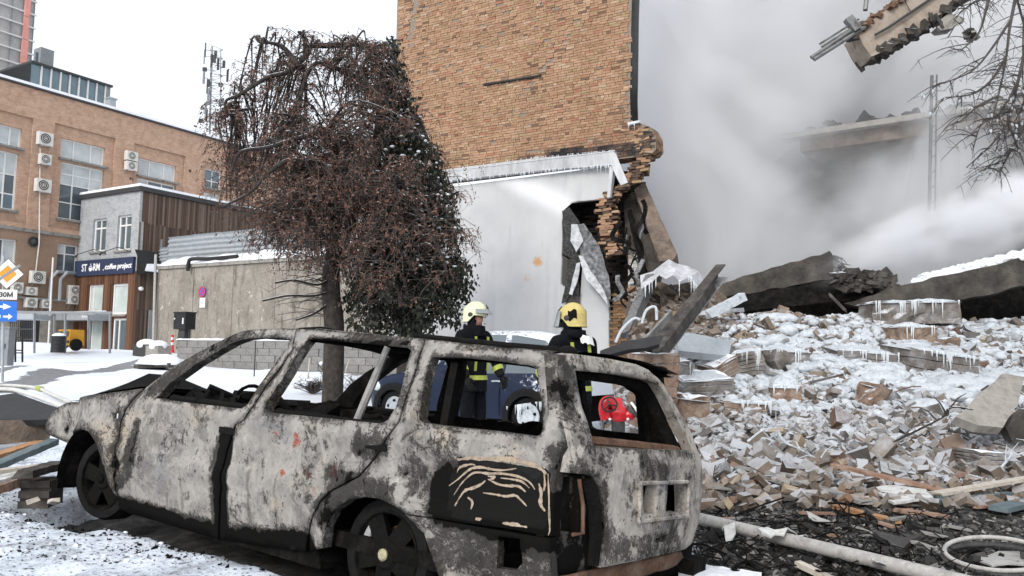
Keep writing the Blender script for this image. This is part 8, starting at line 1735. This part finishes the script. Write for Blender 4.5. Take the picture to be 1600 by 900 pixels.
sheet('torn_sheet', 'small white scrap near the car bumper', [(1128, 836), (1142, 828), (1150, 848), (1135, 852)], M['board_white'], .01, .10, .05, 'sheet', .03)
sheet('torn_sheet', 'white curled strip at the bottom under the pole', [(1355, 880), (1372, 878), (1385, 900), (1370, 904)], M['board_white'], .01, .10, .05, 'sheet', .03)
sheet('snow_patch', 'flat patch of clean snow at the bottom beside the bumper', [(1060, 890), (1085, 880), (1130, 888), (1190, 900), (1190, 915), (1060, 915)], M['snow'], .05, .03, .05, 'snow', .06)
# bent hoop of a bicycle wheel or tyre bead at the lower right
hc_ = gp0(1556, 872, .05); t = thing('bent_hoop', 'pale bent wheel hoop lying half buried in ash at the lower right', 'hoop', hc_)
q = MB(); q.tube([hc_ + Vector((math.cos(a) * .29, math.sin(a) * .24, .03 + .05 * math.sin(a + .6))) for a in np.linspace(0, 6.283, 41)], .014, 8); q.build('hoop', M['pole'], t, smoothf=True)
q = MB(); q.tube([hc_ + Vector((math.cos(a) * .30, math.sin(a) * .25, -.01 + .04 * math.sin(a + .6))) for a in np.linspace(0, 6.283, 41)], .018, 7); q.build('tyre_bead', M['dark'], t, smoothf=True)
sheet('grey_sheet', 'pale grey sheet lying inside the bent hoop', [(1520, 872), (1560, 862), (1600, 866), (1600, 886), (1550, 890)], M['pole'], .01, .02, .03, 'sheet', .06)
# wires and charred bits
for i_ in range(16):
    px, py = rnd.uniform(1110, 1420), rnd.uniform(790, 895); P = [gp0(px + rnd.gauss(0, 40), py + rnd.gauss(0, 16), rnd.uniform(.0, .12)) for _ in range(4)]
    q = MB(); q.tube(curve(P, 6), rnd.uniform(.004, .008), 5); tag(q.build('burnt_wire', M['black'], None, P[0]), 'thin burnt wire tangled in the ash near the pole', 'wire', 'burnt wires around the pole')
q = MB()
for i in range(5200):
    px, py = rnd.uniform(1075, 1640), lerp(742, 915, rnd.random() ** .8); p = gp0(px, py); 
    if car_d(p.x, p.y) < .05: continue
    s_ = rnd.uniform(.006, .032) * (1 if rnd.random() > .06 else 2.2); q.chunk(p + Z * (gheight(p.x, p.y) + s_ * .3), (s_ * rnd.uniform(.8, 2.6), s_ * rnd.uniform(.6, 1.3), s_ * rnd.uniform(.3, .8)), rrot(.7), .25)
tag(q.build('charred_debris', M['rub_dark'], None, (2, 6, 0)), kind='stuff')
q = MB(); wv = rnd
for i in range(240):
    px, py = rnd.uniform(1090, 1620), rnd.uniform(735, 800); p = gp0(px, py); q.chunk(p + Z * rnd.uniform(.02, .06), (rnd.uniform(.06, .2), rnd.uniform(.05, .11), .06), rrot(.9), .14)
tag(q.build('scattered_rubble', M['rub_brown'], None, (2, 8, 0)), kind='stuff')
# twig litter under and beside the pole
q = MB()
for i in range(260):
    px, py = rnd.uniform(1085, 1500), rnd.uniform(800, 905); p = gp0(px, py); a = rnd.uniform(0, 6.28); L = rnd.uniform(.05, .28); e = p + Vector((math.cos(a) * L, math.sin(a) * L, rnd.uniform(0, .10))); q.tube([p, p.lerp(e, .5) + Z * rnd.uniform(0, .05), e], [.005, .004, .002], 4, False)
tag(q.build('burnt_twigs', M['black'], None, (2, 6, 0)), kind='stuff')
# snow clods and soot crumbs on the trampled bank, left
q1, q2 = MB(), MB()
for i in range(1500):
    px, py = rnd.uniform(-20, 520), rnd.uniform(765, 915); p = gp0(px, py); cdv = car_d(p.x, p.y)
    if cdv < .12: continue
    p.z = gheight(p.x, p.y); s_ = rnd.uniform(.004, .013)
    if rnd.random() < .12: q1.ball(p, (s_ * rnd.uniform(1, 1.9), s_ * rnd.uniform(1, 1.9), s_), 6, 4)
    else: q2.chunk(p + Z * .003, (s_ * rnd.uniform(.6, 1.8), s_ * .7, s_ * .5), rrot(.6), .25)
tag(q1.build('snow_clods', M['snow'], None, (-1, 4, 0), True), kind='stuff'); tag(q2.build('soot_crumbs', M['rub_dark'], None, (-1, 4, 0)), kind='stuff')
q = MB()
for i in range(300):
    x = random.uniform(-1.0, 3.4); y = random.uniform(-.30, .25); p = CW(x, y, 0); p.z = gheight(p.x, p.y); s_ = random.uniform(.005, .02); q.chunk(p + Z * s_ * .3, (s_ * random.uniform(.8, 2), s_, s_ * .6), rrot(.6), .25)
tag(q.build('ash_crumbs', M['black'], None, (-1, 4, 0)), kind='stuff')
# ------------------------------------------------------------------ foreground debris, left edge
DL = 6.7
slab('bent_sheet', 'black bent metal sheet folded like a low tent at the left edge', [(-40, 642), (-40, 620), (0, 617), (24, 614), (92, 636), (86, 655), (40, 657), (-40, 657)], DL, .05, M['blackpaint'], 'metal sheet', [6.9, 7.2, 7.2, 7.2, 6.9, 6.5, 6.5, 6.6], .02)
t = slab('panel_board', 'long brown scorched board standing on edge at the left', [(-40, 657), (86, 654), (78, 688), (60, 692), (-40, 696)], 6.5, .06, M['slab_brown'], 'board', [6.4, 6.7, 6.7, 6.6, 6.4], .015)
def lplank(label, p0, p1, d0, d1, w_, th, m_): 
    o = bar('plank', label, p0, p1, d0, d1, w_, th, m_, 'plank'); return o
lplank('orange wooden plank sticking out left of the front wheel', (-30, 722), (66, 692), 5.9, 6.4, .10, .05, M['wood_orange'])
lplank('teal grey board lying under the orange plank', (-30, 738), (84, 690), 5.8, 6.2, .14, .04, M['teal'])
lplank('pale wooden plank tapering towards the front wheel', (-30, 742), (86, 727), 5.6, 6.0, .09, .04, M['wood_pale'])
lplank('dark blue grey board below the pale plank', (35, 742), (92, 726), 5.5, 5.9, .12, .05, M['wood_dark'])
lplank('red edged white board at the left frame edge', (-30, 772), (36, 748), 5.4, 5.7, .12, .06, M['wood_red'])
lplank('snowy white board resting on the red edged one', (-30, 760), (34, 741), 5.45, 5.75, .16, .05, M['board_white'])
lplank('blue white metal strip below the brown board', (-30, 704), (74, 692), 6.2, 6.5, .18, .03, M['galv'])
t = thing('wooden_crate', 'grey scorched wooden crate half buried before the front wheel', 'crate', at(68, 785, 5.6)); c_ = at(66, 768, 5.75)
q = MB(); q.box(c_, (.20, .2, .18), (XS, NS, Z)); q.build('crate_body', M['wood_dark'], t)
for k in range(3): q = MB(); q.box(c_ + NS * .12 + Z * (-.07 + .07 * k), (.20, .02, .048), (XS, NS, Z)); q.build('slat', M['wood_dark'], t)
for k, (px, py) in enumerate(((52, 782), (84, 783))): q = MB(); q.chunk(at(px, py, 5.5), (.07, .05, .03), rrot(.5)); tag(q.build('pale_chip', M['wood_pale'], None, at(px, py, 5.5)), ('pale wood chip left of the scorched crate', 'pale wood chip right of the scorched crate')[k], 'wood chip')
# ------------------------------------------------------------------ concrete beam hanging in from the upper right
DH = 13.0
hb_ = thing('hanging_beam', 'broken concrete beam hanging into the picture from above with steel bars along it', 'concrete beam', at(1365, 85, DH))
def hprism(pxs, d, ext_, m_, nm, par=hb_): q = MB(); q.prism([at(px, py, d) for px, py in pxs], ext_); return q.build(nm, m_, par)
M['beamface'] = mat('tan_concrete', [(0.22, 0.175, 0.14), (0.33, 0.275, 0.225), (0.40, 0.34, 0.28)], 3, 0.9, 0.4)
o2 = [(1338, 48), (1362, 32), (1420, -10), (1530, -80), (1640, -80), (1555, -30), (1498, 0), (1470, 22), (1440, 42), (1405, 64), (1385, 78), (1362, 88), (1350, 72)]
P_ = [at(px, py, DH) for px, py in o2]; cB = P_[0]; Xb = (P_[3] - P_[0]).normalized(); Nb = Vector((.25, 1, .1)); Nb = (Nb - Xb * Nb.dot(Xb)).normalized(); Yb = Nb.cross(Xb)
o3 = []
for px, py in o2: p = onplane(px, py, cB, Nb); o3.append(((p - cB).dot(Xb), (p - cB).dot(Yb)))
panel('beam_body', o3, [], .12, lambda a, b, d: cB + Xb * a + Yb * b + Nb * (d + .02 * fbm(a, b, d, 3, 3)), .55, [M['beamface'], M['slab_dark']], hb_, smoothf=False)
q = MB()
lo = [(1362, 88), (1385, 78), (1405, 66), (1440, 44), (1470, 24), (1498, 2), (1560, -34)]
for i in range(150): t_ = rnd.random() * 5.99; k_ = int(t_); px, py = lerp(lo[k_][0], lo[k_ + 1][0], t_ - k_), lerp(lo[k_][1], lo[k_ + 1][1], t_ - k_); q.chunk(onplane(px, py - 3, cB, Nb) + Nb * rnd.uniform(-.06, .5), (rnd.uniform(.08, .22), rnd.uniform(.06, .14), rnd.uniform(.06, .12)))
tag(q.build('ragged_underside', M['slab_dark'], hb_), kind='stuff')
q = MB()
for i in range(70): t_ = rnd.random(); px, py = lerp(1340, 1480, t_), lerp(46, -50, t_); q.chunk(onplane(px, py, cB, Nb) + Nb * rnd.uniform(-.05, .3), (rnd.uniform(.1, .3), .08, rnd.uniform(.04, .09)))
tag(q.build('torn_top_edge', M['rust'], hb_), kind='stuff')
for p0, p1, r_ in (((1266, 92), (1345, 38), .035), ((1270, 95), (1350, 44), .035), ((1279, 71), (1340, 32), .018), ((1282, 75), (1344, 36), .018)): q = MB(); q.tube([onplane(*p0, cB, Nb) - Nb * .05, onplane(*p1, cB, Nb) - Nb * .05], r_, 8); q.build('steel_bar', M['steel'], hb_)
q = MB(); q.tube([onplane(1365, 57, cB, Nb) - Nb * .06, onplane(1385, 46, cB, Nb) - Nb * .08, onplane(1450, 2, cB, Nb) - Nb * .06, onplane(1490, -28, cB, Nb) - Nb * .06], .022, 8); q.build('steel_bar', M['dark'], hb_)
q = MB(); c_ = onplane(1329, 41, cB, Nb) - Nb * .08; q.box(c_, (.26, .12, .14), ((Xb * .75 - Yb * .66) if False else Yb, Nb, Xb)); q.build('bracket', M['steel'], hb_)
q = MB(); q.chunk(onplane(1334, 56, cB, Nb), (.14, .1, .14)); q.chunk(onplane(1327, 60, cB, Nb), (.12, .1, .1)); q.build('rubble_clump', M['slab_dark'], hb_)
q = MB(); q.tube([onplane(1352, 16, cB, Nb), onplane(1356, -20, cB, Nb)], .04, 8); q.build('hanging_pipe', M['steel'], hb_)
q = MB(); q.tube([onplane(1332, 64, cB, Nb), onplane(1337, 76, cB, Nb)], .008, 4); q.tube([onplane(1420, 20, cB, Nb) - Nb * .06, onplane(1412, 6, cB, Nb) - Nb * .06, onplane(1414, -10, cB, Nb) - Nb * .06], .008, 4); q.build('bent_wire', M['dark'], hb_)
t = thing('hanging_chunk', 'jagged concrete chunk dangling on a steel rod below the hanging beam', 'concrete chunk', at(1485, 35, DH))
pp_ = [(1470, 30), (1484, 20), (1500, 27), (1502, 32), (1490, 44), (1470, 47), (1464, 42), (1474, 36)]; c2 = [onplane(*p, cB, Nb) for p in pp_]; q = MB(); q.prism(c2, Nb * .22); q.chunk(onplane(1504, 27, cB, Nb) + Nb * .1, (.12, .1, .08)); q.build('chunk_body', M['concrete'], t)
q = MB(); q.tube([onplane(1461, 22, cB, Nb), onplane(1473, 44, cB, Nb)], .03, 7); q.tube([onplane(1492, 40, cB, Nb), onplane(1481, 59, cB, Nb)], .01, 5); q.tube([onplane(1464, 44, cB, Nb), onplane(1459, 52, cB, Nb)], .008, 5); q.build('steel_rod', M['dark'], t)
t = thing('hanging_clump', 'small dark clump hanging on a wire beside the bare boughs', 'concrete clump', at(1516, 57, DH)); q = MB(); cc = onplane(1516, 57, cB, Nb)
for i in range(16): q.chunk(cc + Vector((rnd.gauss(0, .05), rnd.gauss(0, .05), rnd.gauss(0, .06))), (.09, .08, .07))
q.build('clump_body', M['rub_dark'], t); q = MB(); q.tube([cc, onplane(1517, -60, cB, Nb)], .006, 4); q.build('wire', M['dark'], t)
# ------------------------------------------------------------------ burnt-out storey standing in the smoke, then the smoke itself
DR = 25.8
rs = thing('collapsed_building', 'burnt out concrete storey looming through smoke behind the rubble', 'building', at(1480, 500, DR))
RPt = at(1450, 200, DR); NR = Vector((-.75, -1, 0)).normalized(); XR = Vector((1, -.75, 0)).normalized()
def rp_(px, py): p = onplane(px, py, RPt, NR); return (p - RPt).dot(XR), p.z
def rw_(s, z, d=0.0): return Vector((RPt.x, RPt.y, 0)) + XR * s - NR * d + Z * z
L0 = [rp_(1250, 208)[0], rp_(1700, 150)[0]]; zT = rp_(1480, 184)[1]; zB = rp_(1480, 206)[1]
q = MB(); q.hexa([rw_(L0[0], zB, 0), rw_(L0[1], zB, 0), rw_(L0[1], zB, 6), rw_(L0[0], zB, 6), rw_(L0[0], zT, 0), rw_(L0[1], zT, 0), rw_(L0[1], zT, 6), rw_(L0[0], zT, 6)]); q.build('floor_slab', M['slab_brown'], rs)
q = MB(); q.hexa([rw_(L0[0] - .6, zT + .004, -.35), rw_(L0[1], zT + .004, -.35), rw_(L0[1], zT + .004, .3), rw_(L0[0] - .6, zT + .004, .3), rw_(L0[0] - .6, zT + .2, -.35), rw_(L0[1], zT + .2, -.35), rw_(L0[1], zT + .2, .3), rw_(L0[0] - .6, zT + .2, .3)]); q.build('ledge', M['concrete'], rs)
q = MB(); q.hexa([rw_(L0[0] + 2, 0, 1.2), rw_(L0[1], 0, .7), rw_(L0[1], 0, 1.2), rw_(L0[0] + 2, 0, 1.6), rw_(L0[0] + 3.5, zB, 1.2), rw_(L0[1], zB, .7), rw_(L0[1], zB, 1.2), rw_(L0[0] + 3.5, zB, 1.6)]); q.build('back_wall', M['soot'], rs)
q = MB()
for k in range(110): s_ = lerp(L0[0], L0[1], rnd.random()); q.chunk(rw_(s_, zT + .3 + .5 * abs(nz(s_ * .8, 3)) * rnd.random(), rnd.uniform(.2, 2)), (rnd.uniform(.1, .5), rnd.uniform(.1, .4), rnd.uniform(.1, .3)))
tag(q.build('wreckage_on_slab', M['soot'], rs), kind='stuff')
for px in (1480, 1640):
    s_, _ = rp_(px, 200); q = MB(); q.box(rw_(s_, zB / 2, .5), (.55, .55, zB), (XR, NR, Z)); q.build('column', M['slab_dark'], rs)
q = MB(); tops = [(1180, 330), (1215, 250), (1260, 215), (1310, 208), (1350, 204), (1420, 200), (1500, 190), (1580, 180), (1700, 170), (1900, 150)]
for i in range(len(tops) - 1): a_, b_ = at(*tops[i], 30.5), at(*tops[i + 1], 30.5); q.hexa([Vector((a_.x, 30.5, 0)), Vector((b_.x, 30.5, 0)), Vector((b_.x, 33, 0)), Vector((a_.x, 33, 0)), Vector((a_.x, 30.5, a_.z)), Vector((b_.x, 30.5, b_.z)), Vector((b_.x, 33, b_.z)), Vector((a_.x, 33, a_.z))])
q.build('rear_wall', M['soot'], rs)
p0, p1 = at(1452, 330, 25.0), at(1456, 118, 25.0)
q = MB(); q.tube([p0, p1], .055, 8); q.tube([p0 + XR * .16, p1 + XR * .14], .03, 6)
for k in range(9): a = p0.lerp(p1, k / 9 + .05); q.beam(a, a + XR * .15 + Z * .1, .02, .02)
tag(q.build('steel_mast', M['dark'], None, p0), 'thin dark upright mast standing in the smoke before the concrete ledge', 'mast')
def vol(name, label, mb, dens_, col, scale, lo, hi, seed, aniso=0.0, detail=4, base=0.0, st=(1, 1, 1), loc=(8, 26, 4), grad=None):
    m = bpy.data.materials.new(name + '_volume'); m.use_nodes = True; t = m.node_tree; t.nodes.clear(); out = t.nodes.new('ShaderNodeOutputMaterial'); pv = t.nodes.new('ShaderNodeVolumePrincipled'); pv.inputs['Color'].default_value = (*col, 1); pv.inputs['Anisotropy'].default_value = aniso
    geo = t.nodes.new('ShaderNodeTexCoord'); mp_ = t.nodes.new('ShaderNodeMapping'); mp_.inputs['Location'].default_value = (seed, seed * .7, seed * .3); mp_.inputs['Scale'].default_value = st; t.links.new(geo.outputs['Object'], mp_.inputs[0])
    nz_ = t.nodes.new('ShaderNodeTexNoise'); nz_.inputs['Scale'].default_value = scale; nz_.inputs['Detail'].default_value = detail; nz_.inputs['Roughness'].default_value = .55; nz_.inputs['Distortion'].default_value = .6; t.links.new(mp_.outputs[0], nz_.inputs['Vector'])
    mr = t.nodes.new('ShaderNodeMapRange'); mr.interpolation_type = 'SMOOTHSTEP'; mr.inputs['From Min'].default_value = lo; mr.inputs['From Max'].default_value = hi; mr.inputs['To Min'].default_value = base; mr.inputs['To Max'].default_value = dens_; t.links.new(nz_.outputs[0], mr.inputs[0]); last = mr.outputs[0]
    if grad:   # falls off away from a core given as (centre, radii)
        sb_ = t.nodes.new('ShaderNodeVectorMath'); sb_.operation = 'SUBTRACT'; t.links.new(geo.outputs['Object'], sb_.inputs[0]); sb_.inputs[1].default_value = tuple(Vector(grad[0]) - Vector(loc)); dv = t.nodes.new('ShaderNodeVectorMath'); dv.operation = 'DIVIDE'; t.links.new(sb_.outputs[0], dv.inputs[0]); dv.inputs[1].default_value = grad[1]; ln = t.nodes.new('ShaderNodeVectorMath'); ln.operation = 'LENGTH'; t.links.new(dv.outputs[0], ln.inputs[0])
        m2 = t.nodes.new('ShaderNodeMapRange'); m2.interpolation_type = 'SMOOTHSTEP'; m2.inputs['From Min'].default_value = 1.0; m2.inputs['From Max'].default_value = grad[2]; m2.inputs['To Min'].default_value = 0; m2.inputs['To Max'].default_value = 1; t.links.new(ln.outputs['Value'], m2.inputs[0]); mu = t.nodes.new('ShaderNodeMath'); mu.operation = 'MULTIPLY'; t.links.new(last, mu.inputs[0]); t.links.new(m2.outputs[0], mu.inputs[1]); last = mu.outputs[0]
    t.links.new(last, pv.inputs['Density']); t.links.new(pv.outputs[0], out.inputs['Volume']); o = mb.build(name, m, None, loc); tag(o, label, None, None, 'stuff'); return o
# smoke bank: a closed body beyond the wall, widening with distance
def wedge(mb, pxl, pxr, y0, y1, z0, z1):
    a, b = (pxl - 800) / F_PX, (pxr - 800) / F_PX; mb.hexa([(a * y0, y0, z0), (b * y0, y0, z0), (b * y1, y1, z0), (a * y1, y1, z0), (a * y0, y0, z1), (b * y0, y0, z1), (b * y1, y1, z1), (a * y1, y1, z1)])
q = MB(); wedge(q, 905, 1900, 24.6, 48, -.5, 26); vol('smoke_bank', 'dense pale smoke filling the right background', q, .95, (.978, .984, .995), .19, .40, .62, 3.0, .1, base=.06, detail=7)
q = MB(); wedge(q, 985, 1900, 21.4, 24.15, .3, 16); vol('smoke_veil', 'thin smoke drifting in front of the slabs', q, .20, (.978, .984, .995), .30, .44, .72, 7.0, .1, base=.0)
# water jet mist
jc = at(1515, 352, 19.5); q = MB(); q.ball(jc, (4.6, 1.4, 1.15), 28, 16); vol('water_mist', 'white spray of a water jet hanging over the tilted slab', q, 7.0, (.985, .99, 1.0), 1.1, .38, .66, 2.0, .2, base=.10, detail=6, st=(.7, 1, 1.3), loc=tuple(jc), grad=(jc, (4.55, 1.37, 1.12), .30)).rotation_euler = (0, -.36, 0)
